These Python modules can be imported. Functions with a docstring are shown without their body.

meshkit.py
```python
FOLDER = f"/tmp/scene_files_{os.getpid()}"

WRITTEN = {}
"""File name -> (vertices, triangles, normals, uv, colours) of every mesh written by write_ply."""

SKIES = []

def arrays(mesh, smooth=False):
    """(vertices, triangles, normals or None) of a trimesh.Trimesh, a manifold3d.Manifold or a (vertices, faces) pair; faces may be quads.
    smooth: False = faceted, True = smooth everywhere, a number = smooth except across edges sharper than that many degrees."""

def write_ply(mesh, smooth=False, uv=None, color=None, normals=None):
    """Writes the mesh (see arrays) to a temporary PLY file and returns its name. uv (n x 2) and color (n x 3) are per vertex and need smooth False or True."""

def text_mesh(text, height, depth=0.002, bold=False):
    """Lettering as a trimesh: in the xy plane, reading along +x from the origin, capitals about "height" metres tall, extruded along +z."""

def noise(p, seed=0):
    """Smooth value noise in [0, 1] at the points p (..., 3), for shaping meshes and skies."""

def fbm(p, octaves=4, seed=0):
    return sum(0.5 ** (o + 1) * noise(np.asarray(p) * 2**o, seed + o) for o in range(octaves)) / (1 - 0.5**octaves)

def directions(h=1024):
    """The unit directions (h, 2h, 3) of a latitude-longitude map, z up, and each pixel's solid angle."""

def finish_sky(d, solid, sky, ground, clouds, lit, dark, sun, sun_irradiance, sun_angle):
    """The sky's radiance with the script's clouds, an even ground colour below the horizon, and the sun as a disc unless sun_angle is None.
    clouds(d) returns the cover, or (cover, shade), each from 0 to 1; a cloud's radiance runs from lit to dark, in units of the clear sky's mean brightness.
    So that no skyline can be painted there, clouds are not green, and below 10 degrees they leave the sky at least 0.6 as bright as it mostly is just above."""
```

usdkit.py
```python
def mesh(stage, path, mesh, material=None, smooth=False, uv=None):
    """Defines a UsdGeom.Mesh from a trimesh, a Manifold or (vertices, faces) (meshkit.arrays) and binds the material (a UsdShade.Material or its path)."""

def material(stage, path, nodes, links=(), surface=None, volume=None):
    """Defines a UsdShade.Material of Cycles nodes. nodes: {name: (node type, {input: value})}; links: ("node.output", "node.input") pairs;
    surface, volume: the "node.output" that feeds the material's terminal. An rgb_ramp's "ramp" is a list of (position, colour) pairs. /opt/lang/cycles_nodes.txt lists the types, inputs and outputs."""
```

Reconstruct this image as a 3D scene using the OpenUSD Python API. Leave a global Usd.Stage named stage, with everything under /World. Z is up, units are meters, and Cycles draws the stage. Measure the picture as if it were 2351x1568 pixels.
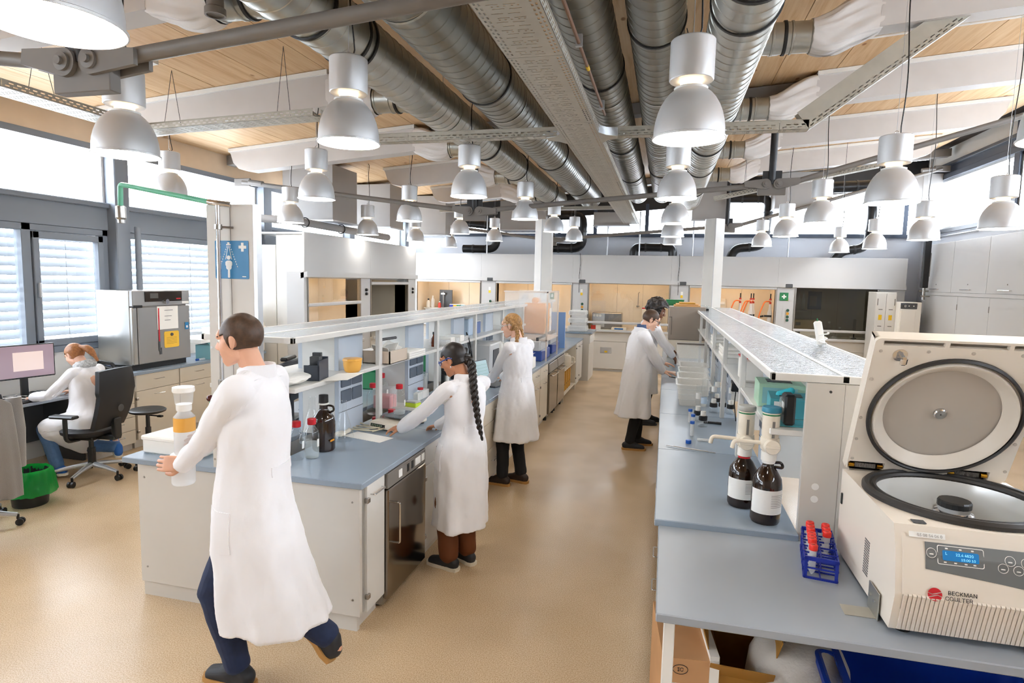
import math, random
import numpy as np, trimesh, manifold3d as m3, usdkit, meshkit
from meshkit import fbm, noise, text_mesh
from pxr import Usd, UsdGeom, UsdLux, UsdShade, Gf, Sdf
from shapely.geometry import Polygon, box as sbox, Point
from shapely.ops import unary_union
import shapely.affinity as aff
PI = math.pi
rng = random.Random(7)
stage = Usd.Stage.CreateInMemory()
UsdGeom.SetStageUpAxis(stage, 'Z'); UsdGeom.SetStageMetersPerUnit(stage, 1.0)
UsdGeom.Xform.Define(stage, '/World')

# ---------------------------------------------------------------- camera, daylight, exposure
CAM = (0.0, 0.0, 2.05); YAW, PITCH, ROLL = -.245302, -.100835, .0224456
cam = UsdGeom.Camera.Define(stage, '/World/camera')
_f = np.array([math.sin(YAW)*math.cos(PITCH), math.cos(YAW)*math.cos(PITCH), math.sin(PITCH)])
_r = np.array([math.cos(YAW), -math.sin(YAW), 0]); _u = np.cross(_r, _f)
_r2 = _r*math.cos(ROLL)+_u*math.sin(ROLL); _u2 = -_r*math.sin(ROLL)+_u*math.cos(ROLL)
cam.AddTransformOp().Set(Gf.Matrix4d(*_r2, 0, *_u2, 0, *(-_f), 0, *CAM, 1))
cam.CreateHorizontalApertureAttr(36.0); cam.CreateVerticalApertureAttr(24.01); cam.CreateFocalLengthAttr(21.293)
cam.CreateClippingRangeAttr(Gf.Vec2f(.05, 500)); cam.CreateFStopAttr(0.0)
cam.CreateExposureAttr(EXPOSURE := 1.0)
sky = UsdLux.DomeLight.Define(stage, '/World/overcast_sky')
sky.CreateIntensityAttr(SKY := 2.4); sky.CreateColorAttr(Gf.Vec3f(.86, .94, 1.04))
LAMP = 14.0          # radiance of a pendant's glowing diffuser
HOODLIGHT = 7.0     # radiance of the tube inside a fume hood

# ---------------------------------------------------------------- materials
def lin(c):
    if isinstance(c, str): c = [int(c[i:i+2], 16)/255 for i in (1, 3, 5)]
    return tuple(x/12.92 if x <= .04045 else ((x+.055)/1.055)**2.4 for x in c)
UsdGeom.Scope.Define(stage, '/World/Looks')
MATS = {}
def mat(name, col, rough=.5, metal=0., spec=.5, var=0., vscale=6., emit=None, bump=0., bscale=40., coat=0., sheen=0., trans=0., ior=1.5):
    """A plain surface: colour (sRGB hex) with a little procedural variation in tone and relief."""
    if name in MATS: return MATS[name]
    c = np.array(lin(col)); n = {'p': ('principled_bsdf', dict(roughness=rough, metallic=metal, specular_ior_level=spec, coat_weight=coat, sheen_weight=sheen, transmission_weight=trans, ior=ior, base_color=tuple(c)))}
    l = []
    if var or bump: n['t'] = ('texture_coordinate', {})
    if var:
        n['n'] = ('noise_texture', dict(scale=vscale, detail=4.)); n['r'] = ('rgb_ramp', {'ramp': [(.3, tuple(c*(1-var))), (.7, tuple(np.minimum(c*(1+var), 1)))]})
        l += [('t.object', 'n.vector'), ('n.fac', 'r.fac'), ('r.color', 'p.base_color')]
    if bump:
        n['m'] = ('noise_texture', dict(scale=bscale, detail=3.)); n['b'] = ('bump', dict(strength=bump, distance=.01))
        l += [('t.object', 'm.vector'), ('m.fac', 'b.height'), ('b.normal', 'p.normal')]
    if emit: n['p'][1].update(emission_color=lin(emit[0]), emission_strength=emit[1])
    MATS[name] = usdkit.material(stage, '/World/Looks/'+name, n, l, surface='p.BSDF'); return MATS[name]
def glow(name, col, s):
    if name not in MATS: MATS[name] = usdkit.material(stage, '/World/Looks/'+name, {'e': ('emission', dict(color=lin(col), strength=s))}, surface='e.emission')
    return MATS[name]
def pane_mat(name, tint=(1, 1, 1), ior=1.45, rough=0.):
    """Thin sheet of glass or clear plastic: see-through, mirror-like at grazing angles."""
    if name not in MATS:
        MATS[name] = usdkit.material(stage, '/World/Looks/'+name, {'t': ('transparent_bsdf', dict(color=tint)), 'g': ('glossy_bsdf', dict(color=(1, 1, 1), roughness=rough)), 'l': ('layer_weight', dict(blend=.5)), 'q': ('math', dict(math_type='power', value2=4.5)),
            'a': ('math', dict(math_type='multiply_add', value2=.85, value3=(ior-1)**2/(ior+1)**2)), 'x': ('mix_closure', {})},
            [('l.facing', 'q.value1'), ('q.value', 'a.value1'), ('a.value', 'x.fac'), ('t.BSDF', 'x.closure1'), ('g.BSDF', 'x.closure2')], surface='x.closure')
    return MATS[name]
def milky(name, col, alpha):
    """Translucent plastic: part see-through, part white."""
    if name not in MATS:
        MATS[name] = usdkit.material(stage, '/World/Looks/'+name, {'t': ('transparent_bsdf', dict(color=(1, 1, 1))), 'p': ('principled_bsdf', dict(base_color=lin(col), roughness=.25)), 'x': ('mix_closure', dict(fac=alpha))},
            [('t.BSDF', 'x.closure1'), ('p.BSDF', 'x.closure2')], surface='x.closure')
    return MATS[name]

# ---------------------------------------------------------------- naming and prims
USED = {}
def numbered(parent, name):
    k = (parent, name); n = USED.get(k, 0); USED[k] = n+1
    return f'{parent}/{name}' + (f'_{n:03d}' if n else '')
def ppath(parent): return '/World' if parent is None else (parent if isinstance(parent, str) else str(parent.GetPath()))
def tag(o, label=None, cat=None, group=None, kind=None):
    o = o if isinstance(o, Usd.Prim) else o.GetPrim()
    for k, v in (('label', label), ('category', cat), ('group', group), ('kind', kind)):
        if v: o.SetCustomDataByKey(k, v)
    return o
def thing(name, label, cat, loc=(0, 0, 0), rz=0., group=None, kind=None):
    x = UsdGeom.Xform.Define(stage, numbered('/World', name)); x.AddTranslateOp().Set(Gf.Vec3d(*map(float, loc)))
    if rz: x.AddRotateZOp().Set(math.degrees(rz))
    return tag(x, label, cat, group, kind)
def obj(name, mesh, m, parent=None, smooth=35, label=None, kind=None):
    if isinstance(mesh, MB): mesh = mesh.mesh()
    o = usdkit.mesh(stage, numbered(ppath(parent), name), mesh, MATS[m] if isinstance(m, str) else m, smooth=smooth).GetPrim()
    return tag(o, label, None, None, kind)
def copy_of(root, label, loc, rz=0., group=None):
    was = root.GetCustomData(); nm = root.GetName()
    r = thing(nm[:-4] if nm[-4:-3] == '_' and nm[-3:].isdigit() else nm, label, was['category'], loc, rz, group or was.get('group'))
    r.GetReferences().AddInternalReference(root.GetPath()); r.SetInstanceable(True); return r

# ---------------------------------------------------------------- shapes
def rotm(a, b):
    """rotation taking +z to the direction a->b"""
    d = np.asarray(b, float)-np.asarray(a, float); L = np.linalg.norm(d); d = d/L
    ref = np.array([0, 0, 1.]) if abs(d[2]) < .95 else np.array([1., 0, 0]); x = np.cross(ref, d); x /= np.linalg.norm(x); y = np.cross(d, x)
    M = np.eye(4); M[:3, 0], M[:3, 1], M[:3, 2], M[:3, 3] = x, y, d, a; return M, L
_BF = None
def bbox(x0, x1, y0, y1, z0, z1, b=0.):
    """box with chamfered edges"""
    global _BF
    if b <= 0: 
        m = trimesh.creation.box((x1-x0, y1-y0, z1-z0)); m.apply_translation(((x0+x1)/2, (y0+y1)/2, (z0+z1)/2)); return m
    h = np.array([x1-x0, y1-y0, z1-z0])/2; b = min(b, h.min()*.98)
    sg = np.array([(i, j, k) for i in (-1, 1) for j in (-1, 1) for k in (-1, 1)], float)
    v = np.vstack([np.stack([s*(h-b*(np.arange(3) != a)) for s in sg]) for a in range(3)])
    if _BF is None:
        w = np.vstack([np.stack([s*(1-.2*(np.arange(3) != a)) for s in sg]) for a in range(3)]); hull = trimesh.convex.convex_hull(w)
        from scipy.spatial import cKDTree
        idx = cKDTree(w).query(hull.vertices)[1]; _BF = idx[hull.faces]
    return trimesh.Trimesh(v+np.array([x0+x1, y0+y1, z0+z1])/2, _BF.copy(), process=False)
def tubemesh(pts, r, n=10, closed=False, caps=True):
    p = np.asarray(pts, float); k = len(p); r = np.broadcast_to(np.asarray(r, float), (k,))
    if closed: t = np.roll(p, -1, 0)-np.roll(p, 1, 0)
    else: t = np.gradient(p, axis=0)
    t /= np.linalg.norm(t, axis=1, keepdims=True)+1e-12
    a = np.cross(t[0], [0, 0, 1.]); a = np.cross(t[0], [1., 0, 0]) if np.linalg.norm(a) < .1 else a; A = []
    for i in range(k):
        a = a-t[i]*(a@t[i]); a /= np.linalg.norm(a)+1e-12; A.append(a.copy())
    A = np.array(A); B = np.cross(t, A); g = np.arange(n)*2*PI/n
    v = p[:, None]+r[:, None, None]*(np.cos(g)[None, :, None]*A[:, None]+np.sin(g)[None, :, None]*B[:, None])
    kk = k if closed else k-1
    i, j = np.meshgrid(np.arange(kk), np.arange(n), indexing='ij'); i2 = (i+1) % k; j2 = (j+1) % n
    q = np.stack([i*n+j, i*n+j2, i2*n+j2, i2*n+j], -1).reshape(-1, 4)
    f = np.vstack([q[:, [0, 1, 2]], q[:, [0, 2, 3]]]); v = v.reshape(-1, 3)
    if not closed and caps:
        c = len(v); v = np.vstack([v, p[0], p[-1]]); J = np.arange(n)
        f = np.vstack([f, np.stack([np.full(n, c), (J+1) % n, J], 1), np.stack([np.full(n, c+1), (k-1)*n+J, (k-1)*n+(J+1) % n], 1)])
    return trimesh.Trimesh(v, f, process=False)
def lathe(prof, n=32, axis='z', at=(0, 0, 0), cap=True, sx=1., sy=1.):
    """revolve (r, z) pairs"""
    pr = np.asarray(prof, float); k = len(pr); g = np.arange(n)*2*PI/n
    v = np.stack([pr[:, 0, None]*np.cos(g)*sx, pr[:, 0, None]*np.sin(g)*sy, np.repeat(pr[:, 1, None], n, 1)], -1).reshape(-1, 3)
    i, j = np.meshgrid(np.arange(k-1), np.arange(n), indexing='ij'); j2 = (j+1) % n
    q = np.stack([i*n+j, i*n+j2, (i+1)*n+j2, (i+1)*n+j], -1).reshape(-1, 4); f = np.vstack([q[:, [0, 1, 2]], q[:, [0, 2, 3]]])
    if cap:
        c = len(v); J = np.arange(n); v = np.vstack([v, [0, 0, pr[0, 1]], [0, 0, pr[-1, 1]]])
        f = np.vstack([f, np.stack([np.full(n, c), (J+1) % n, J], 1), np.stack([np.full(n, c+1), (k-1)*n+J, (k-1)*n+(J+1) % n], 1)])
    if axis == 'y': v = v[:, [0, 2, 1]]*[1, 1, -1]
    if axis == 'x': v = v[:, [2, 1, 0]]*[1, 1, -1]
    return trimesh.Trimesh(v+np.asarray(at, float), f, process=False)
def arc(c, r, a0, a1, n=8, plane='xz'):
    o = []
    for a in np.linspace(a0, a1, n):
        u, w = r*math.cos(a), r*math.sin(a); o.append({'xz': (c[0]+u, c[1], c[2]+w), 'yz': (c[0], c[1]+u, c[2]+w), 'xy': (c[0]+u, c[1]+w, c[2])}[plane])
    return o
def fillet(pts, r, n=6):
    """round the corners of a polyline"""
    p = [np.asarray(x, float) for x in pts]; o = [p[0]]
    for a, b, c in zip(p, p[1:], p[2:]):
        u, w = (a-b), (c-b); lu, lw = np.linalg.norm(u), np.linalg.norm(w); d = min(r, lu*.49, lw*.49); s, e = b+u/lu*d, b+w/lw*d
        for t in np.linspace(0, 1, n): o.append((1-t)**2*s+2*t*(1-t)*b+t*t*e)
    o.append(p[-1]); return np.array(o)
def ext(poly, h):
    return trimesh.util.concatenate([trimesh.creation.extrude_polygon(g, h, engine='earcut') for g in getattr(poly, 'geoms', [poly])])
def rrect(w, h, r, n=4, cx=0, cy=0):
    return sbox(cx-w/2+r, cy-h/2+r, cx+w/2-r, cy+h/2-r).buffer(r, quad_segs=n)
def T(m, loc=(0, 0, 0), rx=0, ry=0, rz=0, s=1.):
    m = m.copy(); tf = trimesh.transformations
    M = tf.translation_matrix(loc) @ tf.euler_matrix(rx, ry, rz, 'sxyz'); 
    if s != 1.: M = M @ np.diag([s, s, s, 1])
    m.apply_transform(M); return m
class MB:
    """collects shapes that become one mesh"""
    def __init__(s, *ms): s.m = list(ms)
    def add(s, m): s.m.append(m); return s
    def box(s, *a): s.m.append(bbox(*a)); return s
    def cyl(s, a, b, r, n=16, r2=None):
        M, L = rotm(a, b); m = lathe([(r, 0), (r if r2 is None else r2, L)], n); m.apply_transform(M); s.m.append(m); return s
    def tube(s, pts, r, n=8, closed=False): s.m.append(tubemesh(pts, r, n, closed)); return s
    def lathe(s, prof, n=32, **k): s.m.append(lathe(prof, n, **k)); return s
    def mesh(s): return trimesh.util.concatenate(s.m) if len(s.m) > 1 else s.m[0]

# ---------------------------------------------------------------- the looks used all over
mat('white_lacquer', '#d9d8d4', .35, var=.015); mat('cabinet_grey', '#cfcbc4', .42, var=.02, vscale=2.); mat('cabinet_beige', '#ddd4c4', .42, var=.02)
mat('hood_grey', '#c4c5c6', .38, var=.015, vscale=1.5); mat('frame_grey', '#7f8792', .4); mat('dark_grey', '#4c4f53', .45); mat('black_plastic', '#17181a', .4)
mat('counter_blue', '#8d9cab', .28, var=.03, vscale=3.); mat('table_grey', '#9aa2ab', .3, var=.02, vscale=3.); mat('chrome', '#d8d9dc', .12, 1.); mat('steel', '#a9a6a2', .3, 1., var=.06, vscale=3.)
mat('alu', '#c9ccd0', .36, .75, var=.02); mat('alu_white', '#e9e9e6', .3); mat('iron_grey', '#77726d', .5, var=.04); mat('black_steel', '#26272a', .45); mat('rubber', '#1b1b1d', .6)
mat('service_blue', '#b9c3cf', .4, var=.01); mat('socket_grey', '#55606e', .4); mat('paper', '#f2f0ea', .7); mat('red_cap', '#c8202c', .35); mat('blue_cap', '#1e5fc0', .35)
mat('white_plastic', '#f0eee8', .35); mat('cream_plastic', '#e6ddcd', .38); mat('amber_glass', '#1c0c05', .06, spec=.8); mat('galv', '#b4b4ad', .33, .82, var=.12, vscale=5.)
mat('galv_tray', '#b9b6ab', .42, .45, var=.06, vscale=9.); mat('gasket', '#191919', .5); mat('label_white', '#efefec', .6); mat('ink', '#222222', .6); mat('yellow_label', '#e8c022', .5)
mat('teal_box', '#4ea6b2', .55); mat('orange_plastic', '#f0a020', .45); mat('green_plastic', '#1f7a4a', .45); mat('blue_plastic', '#1b2f9c', .35); mat('brass', '#b98a2e', .3, 1.)
pane_mat('window_glass'); pane_mat('clear_glass', (.97, .98, .98), 1.5); pane_mat('grey_glass', (.62, .62, .58), 1.5); milky('milk_plastic', '#eef0f0', .55); milky('clear_plastic', '#f2f6f8', .25)
# ================================================================ the setting
XL, XR, YB, YN = -6.6, 5.3, 14.95, -4.0        # inner faces of the walls
def roof(x): return 4.36+.08*x                  # the roof rises from the window side
# speckled sheet floor
_fl = {'t': ('geometry', {}), 'n': ('noise_texture', dict(scale=160., detail=2.)), 'r': ('rgb_ramp', {'ramp': [(.36, lin('#b99c76')), (.5, lin('#cdb391')), (.64, lin('#dac5a5'))]}),
       'n2': ('noise_texture', dict(scale=1.3, detail=3.)), 'r2': ('rgb_ramp', {'ramp': [(.3, (.93, .93, .93)), (.7, (1., 1., 1.))]}), 'm': ('mix', dict(mix_type='multiply', fac=1.)),
       'rr': ('rgb_ramp', {'ramp': [(.3, (.22,)*3), (.7, (.34,)*3)]}), 'p': ('principled_bsdf', dict(roughness=.28, specular_ior_level=.45))}
MATS['floor'] = usdkit.material(stage, '/World/Looks/floor', _fl, [('t.position', 'n.vector'), ('n.fac', 'r.fac'), ('t.position', 'n2.vector'), ('n2.fac', 'r2.fac'), ('r.color', 'm.color1'), ('r2.color', 'm.color2'), ('m.color', 'p.base_color'), ('n2.fac', 'rr.fac'), ('rr.color', 'p.roughness')], surface='p.BSDF')
o = obj('floor', bbox(XL-.3, XR+.3, YN-.3, YB+.3, -.2, 0), 'floor', kind='structure'); tag(o, 'sand coloured speckled sheet floor of the laboratory', 'floor')
# spruce boards: grain along the boards, knots, tone changing from board to board
_wd = {'t': ('geometry', {}), 'oi': ('object_info', {}), 'rp': ('rgb_ramp', {'ramp': [(0., (.86,)*3), (1., (1.,)*3)]}), 'mp': ('mapping', dict(scale=(9., .55, 9.))), 'n': ('noise_texture', dict(scale=2.2, detail=6., roughness=.6, distortion=.4)),
       'r': ('rgb_ramp', {'ramp': [(.3, lin('#d0a677')), (.5, lin('#e0bc90')), (.7, lin('#e8c9a0'))]}), 'mk': ('mapping', dict(scale=(1., .6, 1.))), 'v': ('voronoi_texture', dict(scale=3.1)), 'rk': ('rgb_ramp', {'ramp': [(0., lin('#8a5a34')), (.05, lin('#a8743f')), (.085, (1., 1., 1.))]}),
       'm': ('mix', dict(mix_type='multiply', fac=.75)), 'm2': ('mix', dict(mix_type='multiply', fac=1.)), 'p': ('principled_bsdf', dict(roughness=.55, specular_ior_level=.3))}
MATS['spruce'] = usdkit.material(stage, '/World/Looks/spruce', _wd, [('t.position', 'mp.vector'), ('mp.vector', 'n.vector'), ('n.fac', 'r.fac'), ('t.position', 'mk.vector'), ('mk.vector', 'v.vector'), ('v.distance', 'rk.fac'), ('r.color', 'm.color1'), ('rk.color', 'm.color2'), ('m.color', 'm2.color1'), ('oi.random', 'rp.fac'), ('rp.color', 'm2.color2'), ('m2.color', 'p.base_color')], surface='p.BSDF')
cl = thing('ceiling', 'sloping ceiling of wide spruce boards', 'ceiling', kind='structure')
def slopebox(x0, x1, y0, y1, dz0, dz1):
    b = bbox(x0, x1, y0, y1, dz0, dz1); b.vertices[:, 2] += 4.36+.08*b.vertices[:, 0]; return b
xs = [-4.65+.64*k for k in range(-3, 16)]
for a, b in zip(xs, xs[1:]):
    a, b = max(a, XL), min(b, XR)
    if b > a: obj('ceiling_board', slopebox(a+.003, b-.004, YN, YB, 0, .05), 'spruce', cl, smooth=False)
mat('dark_gap', '#2b2018', .8); obj('ceiling_backing', slopebox(XL-.3, XR+.3, YN-.3, YB+.3, .05, .25), 'dark_gap', cl, smooth=False)
mat('wall_white', '#dcdad6', .6, var=.01); mat('wall_wood_white', '#e3cdb2', .6, var=.03)

# ---- left wall: parapet, windows with grey frames, clerestory
wl = thing('wall_left', 'left window wall with grey posts and rails', 'wall', kind='structure')
obj('parapet', bbox(XL-.25, XL, YN, YB, 0, 1.13), 'wall_white', wl)
obj('head_panel', bbox(XL-.2, XL+.02, YN, YB, 3.53, 4.1), 'wall_wood_white', wl)
obj('transom', MB().box(XL-.12, XL+.03, YN, YB, 2.54, 2.80).box(XL-.12, XL+.07, YN, YB, 2.80, 2.86, .008), 'frame_grey', wl)
obj('top_rail', bbox(XL-.1, XL+.03, YN, YB, 3.46, 3.53), 'frame_grey', wl)
POST = [-2.4, .4, 3.2, 6.0, 8.8, 11.6, 14.4]
for y in POST:
    obj('post', MB().box(XL-.1, XL+.16, y, y+.2, 0, 3.5, .01), 'frame_grey', wl)
    obj('rain_pipe', MB().cyl((XL+.22, y+.24, .9), (XL+.22, y+.24, 2.6), .035), 'frame_grey', wl) if y == 6.0 else None
win = 0
for i, (a, b) in enumerate(zip(POST, POST[1:])):
    win += 1
    w = thing(f'window_{win}', 'tall grey framed window behind an outside blind' if b < 6.1 else 'window with outside blind between the grey posts', 'window', (XL, a+.2, 1.13), kind='structure')
    L = b-a-.2; fw = .075
    fr = MB().box(-.09, .02, 0, fw, 0, 1.41, .006).box(-.09, .02, L-fw, L, 0, 1.41, .006).box(-.09, .02, 0, L, 0, fw, .006).box(-.09, .02, 0, L, 1.41-fw, 1.41, .006)
    fr.box(-.09, .02, L*.625-.05, L*.625+.05, 0, 1.41, .006)
    obj('window_frame', fr, 'frame_grey', w)
    sa = MB(); y0, y1 = L*.625+.055, L-fw-.004        # opening sash
    sa.box(-.05, .04, y0, y0+.07, .08, 1.33, .006).box(-.05, .04, y1-.07, y1, .08, 1.33, .006).box(-.05, .04, y0, y1, .08, .155, .006).box(-.05, .04, y0, y1, 1.255, 1.33, .006)
    obj('sash', sa, 'frame_grey', w); obj('sash_handle', MB().box(.04, .075, y0+.02, y0+.05, .62, .78, .008), 'alu', w)
    obj('pane', bbox(-.05, -.042, fw, L*.625-.05, fw, 1.41-fw), 'window_glass', w); obj('pane', bbox(-.02, -.012, y0+.06, y1-.06, .15, 1.26), 'window_glass', w)
    c = thing(f'window_{win+10}', 'clear strip window under the roof edge', 'window', (XL, a+.2, 2.86), kind='structure')
    obj('pane', bbox(-.05, -.042, 0, L, 0, .61), 'window_glass', c)
    obj('window_frame', MB().box(-.07, 0, 0, .03, 0, .61).box(-.07, 0, L-.03, L, 0, .61), 'alu_white', c)
    if a < 9:
        bl = thing('venetian_blind', 'lowered outside venetian blind behind the ' + ({3.2: 'computer monitor', 6.0: 'steel oven', .4: 'window nearest the camera', -2.4: 'window beside the near end wall', 8.8: 'window by the left fume hoods'}[a]), 'blind', (XL-.2, a+.2, 1.1))
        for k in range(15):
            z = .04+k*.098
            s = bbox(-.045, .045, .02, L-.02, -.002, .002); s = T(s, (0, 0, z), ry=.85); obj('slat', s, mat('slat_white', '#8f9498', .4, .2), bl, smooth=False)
        for y in (.4, L/2, L-.4): obj('ladder_cord', tubemesh([(.045, y, 0), (.045, y, 1.46)], .0018, 5), 'dark_grey', bl)

# ---- back wall: white below, dark steel framing and glass above
wb = thing('wall_back', 'white end wall behind the fume hoods with strip windows above', 'wall', kind='structure')
obj('wall_panel', bbox(XL, XR, YB, YB+.25, 0, 3.14), mat('wall_cool', '#ced2da', .55), wb)
obj('head_beam', slopebox(XL, XR, YB-.02, YB+.22, -.55, 0), 'black_steel', wb)
fr = MB().box(XL, XR, YB-.05, YB+.1, 3.14, 3.22)
for x in (-4.4, -2.6, -1.72, -.5, .02, 2.6, 4.95): fr.box(x-.04, x+.04, YB-.03, YB+.1, 3.2, roof(x)-.4)
obj('steel_frame', fr, mat('blue_steel', '#3c4656', .4), wb)
bw = thing('window_21', 'wide glazed strip above the end wall', 'window', (0, YB, 0), kind='structure')
g = bbox(XL, XR, .03, .038, 3.2, 4.0); g.vertices[g.vertices[:, 2] > 3.5, 2] = 0; g.vertices[:, 2] = np.where(g.vertices[:, 2] == 0, 3.95+.08*g.vertices[:, 0], g.vertices[:, 2])
obj('pane', g, 'window_glass', bw)

# ---- right wall: cupboards below, slanting band of windows above
wr = thing('wall_right', 'right wall with a band of high windows', 'wall', kind='structure')
obj('wall_panel', bbox(XR, XR+.25, YN, YB, 0, 3.18), 'wall_cool', wr)
obj('head_panel', bbox(XR, XR+.2, YN, YB, 4.5, 5.0), 'wall_white', wr)
obj('steel_beam', MB().box(XR-.06, XR+.1, YN, YB, 4.22, 4.32, .006).box(XR-.02, XR+.1, YN, YB, 4.32, 4.46).box(XR-.08, XR+.1, YN, YB, 4.46, 4.52, .006), mat('blue_steel', '#3c4656', .4), wr)
obj('sill_rail', bbox(XR-.05, XR+.1, YN, YB, 3.17, 3.24), 'frame_grey', wr)
obj('cable_conduit', MB().cyl((XR-.06, YN, 3.1), (XR-.06, YB, 3.1), .016), 'alu', wr)
for k, y in enumerate((11.3, 7.9, 4.5, 1.1, -2.3)):
    obj('post', bbox(XR-.05, XR+.1, y, y+.16, 3.2, 4.9, .006), 'blue_steel', wr)
RW = [(11.46, YB), (8.06, 11.3), (4.66, 7.9), (1.26, 4.5), (-2.14, 1.1)]
for k, (a, b) in enumerate(RW):
    w = thing(f'window_{30+k}', 'high side window between dark posts', 'window', (XR, a, 3.24), kind='structure')
    obj('pane', bbox(.04, .048, .04, b-a-.04, 0, .98), 'window_glass', w)
    obj('window_frame', MB().box(-.01, .07, 0, .045, 0, .98).box(-.01, .07, b-a-.045, b-a, 0, .98).box(-.01, .07, 0, b-a, .935, .98).box(-.01, .07, 0, b-a, 0, .04), 'alu', w)

# ---- the plain wall behind the camera
wn = thing('wall_front', 'plain wall at the near end of the laboratory', 'wall', kind='structure')
obj('wall_panel', bbox(XL, XR, YN-.2, YN, 0, 4.9), mat('wall_tan', '#b9b0a4', .6), wn)
# ================================================================ under the roof: ducts, trays, tie rods, lamps
def spiral_duct(x, z, r, y0, y1, pitch=.135, n=48):
    pr = []; y = y0
    while y < y1:
        pr += [(r, y), (r, y+pitch-.014), (r+.004, y+pitch-.009), (r+.004, y+pitch-.005)]; y += pitch
    pr.append((r, y1)); pr = np.array(pr); g = np.arange(n)*2*PI/n+PI/2; k = len(pr)
    sh = (np.arange(n)/n*pitch)[None]*((pr[:, 1] > y0) & (pr[:, 1] < y1-.14))[:, None]
    v = np.stack([x+pr[:, 0, None]*np.cos(g), np.minimum(pr[:, 1, None]+sh, y1), z+pr[:, 0, None]*np.sin(g)], -1).reshape(-1, 3)
    i, j = np.meshgrid(np.arange(k-1), np.arange(n), indexing='ij'); j2 = (j+1) % n
    q = np.stack([i*n+j, (i+1)*n+j, (i+1)*n+j2, i*n+j2], -1).reshape(-1, 4)
    m = trimesh.Trimesh(v, np.vstack([q[:, [0, 1, 2]], q[:, [0, 2, 3]]]), process=False)
    cap = lathe([(0.001, 0), (r, 0)], n, 'y', (x, y1, z), cap=False)
    return trimesh.util.concatenate([m, cap])
def ring(x, y, z, r, w=.03, t=.012): return lathe([(r+.001, 0), (r+t, .003), (r+t, w-.003), (r+.001, w)], 44, 'y', (x, y, z), cap=False)
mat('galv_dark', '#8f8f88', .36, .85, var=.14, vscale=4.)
# name, x, z, radius, near end, far end, material, collar positions
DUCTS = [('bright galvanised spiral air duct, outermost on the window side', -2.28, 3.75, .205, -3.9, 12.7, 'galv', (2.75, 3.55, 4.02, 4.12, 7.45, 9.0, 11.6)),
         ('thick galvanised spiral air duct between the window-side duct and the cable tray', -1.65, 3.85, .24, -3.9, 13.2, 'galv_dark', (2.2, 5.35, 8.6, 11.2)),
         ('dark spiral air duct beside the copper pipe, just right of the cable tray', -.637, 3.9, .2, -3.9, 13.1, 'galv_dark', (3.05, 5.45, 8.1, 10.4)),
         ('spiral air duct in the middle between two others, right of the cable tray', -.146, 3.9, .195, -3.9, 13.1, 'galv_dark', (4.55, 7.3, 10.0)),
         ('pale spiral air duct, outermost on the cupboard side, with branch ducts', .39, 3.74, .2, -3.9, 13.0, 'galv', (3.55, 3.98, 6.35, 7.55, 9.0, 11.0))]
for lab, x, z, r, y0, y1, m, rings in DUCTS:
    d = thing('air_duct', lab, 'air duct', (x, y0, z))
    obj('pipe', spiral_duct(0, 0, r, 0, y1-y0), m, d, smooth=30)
    for q in rings: obj('collar', ring(0, q-y0, 0, r), 'gasket', d)
    for q in np.arange(1.2, 13, 2.4):
        obj('hanger', MB(lathe([(r+.002, 0), (r+.006, 0), (r+.006, .025), (r+.002, .025)], 40, 'y', (0, q-y0, 0), cap=False)).cyl((0, q-y0-.012, r), (0, q-y0-.012, roof(x)-z), .004, 6), 'galv', d)

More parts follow.
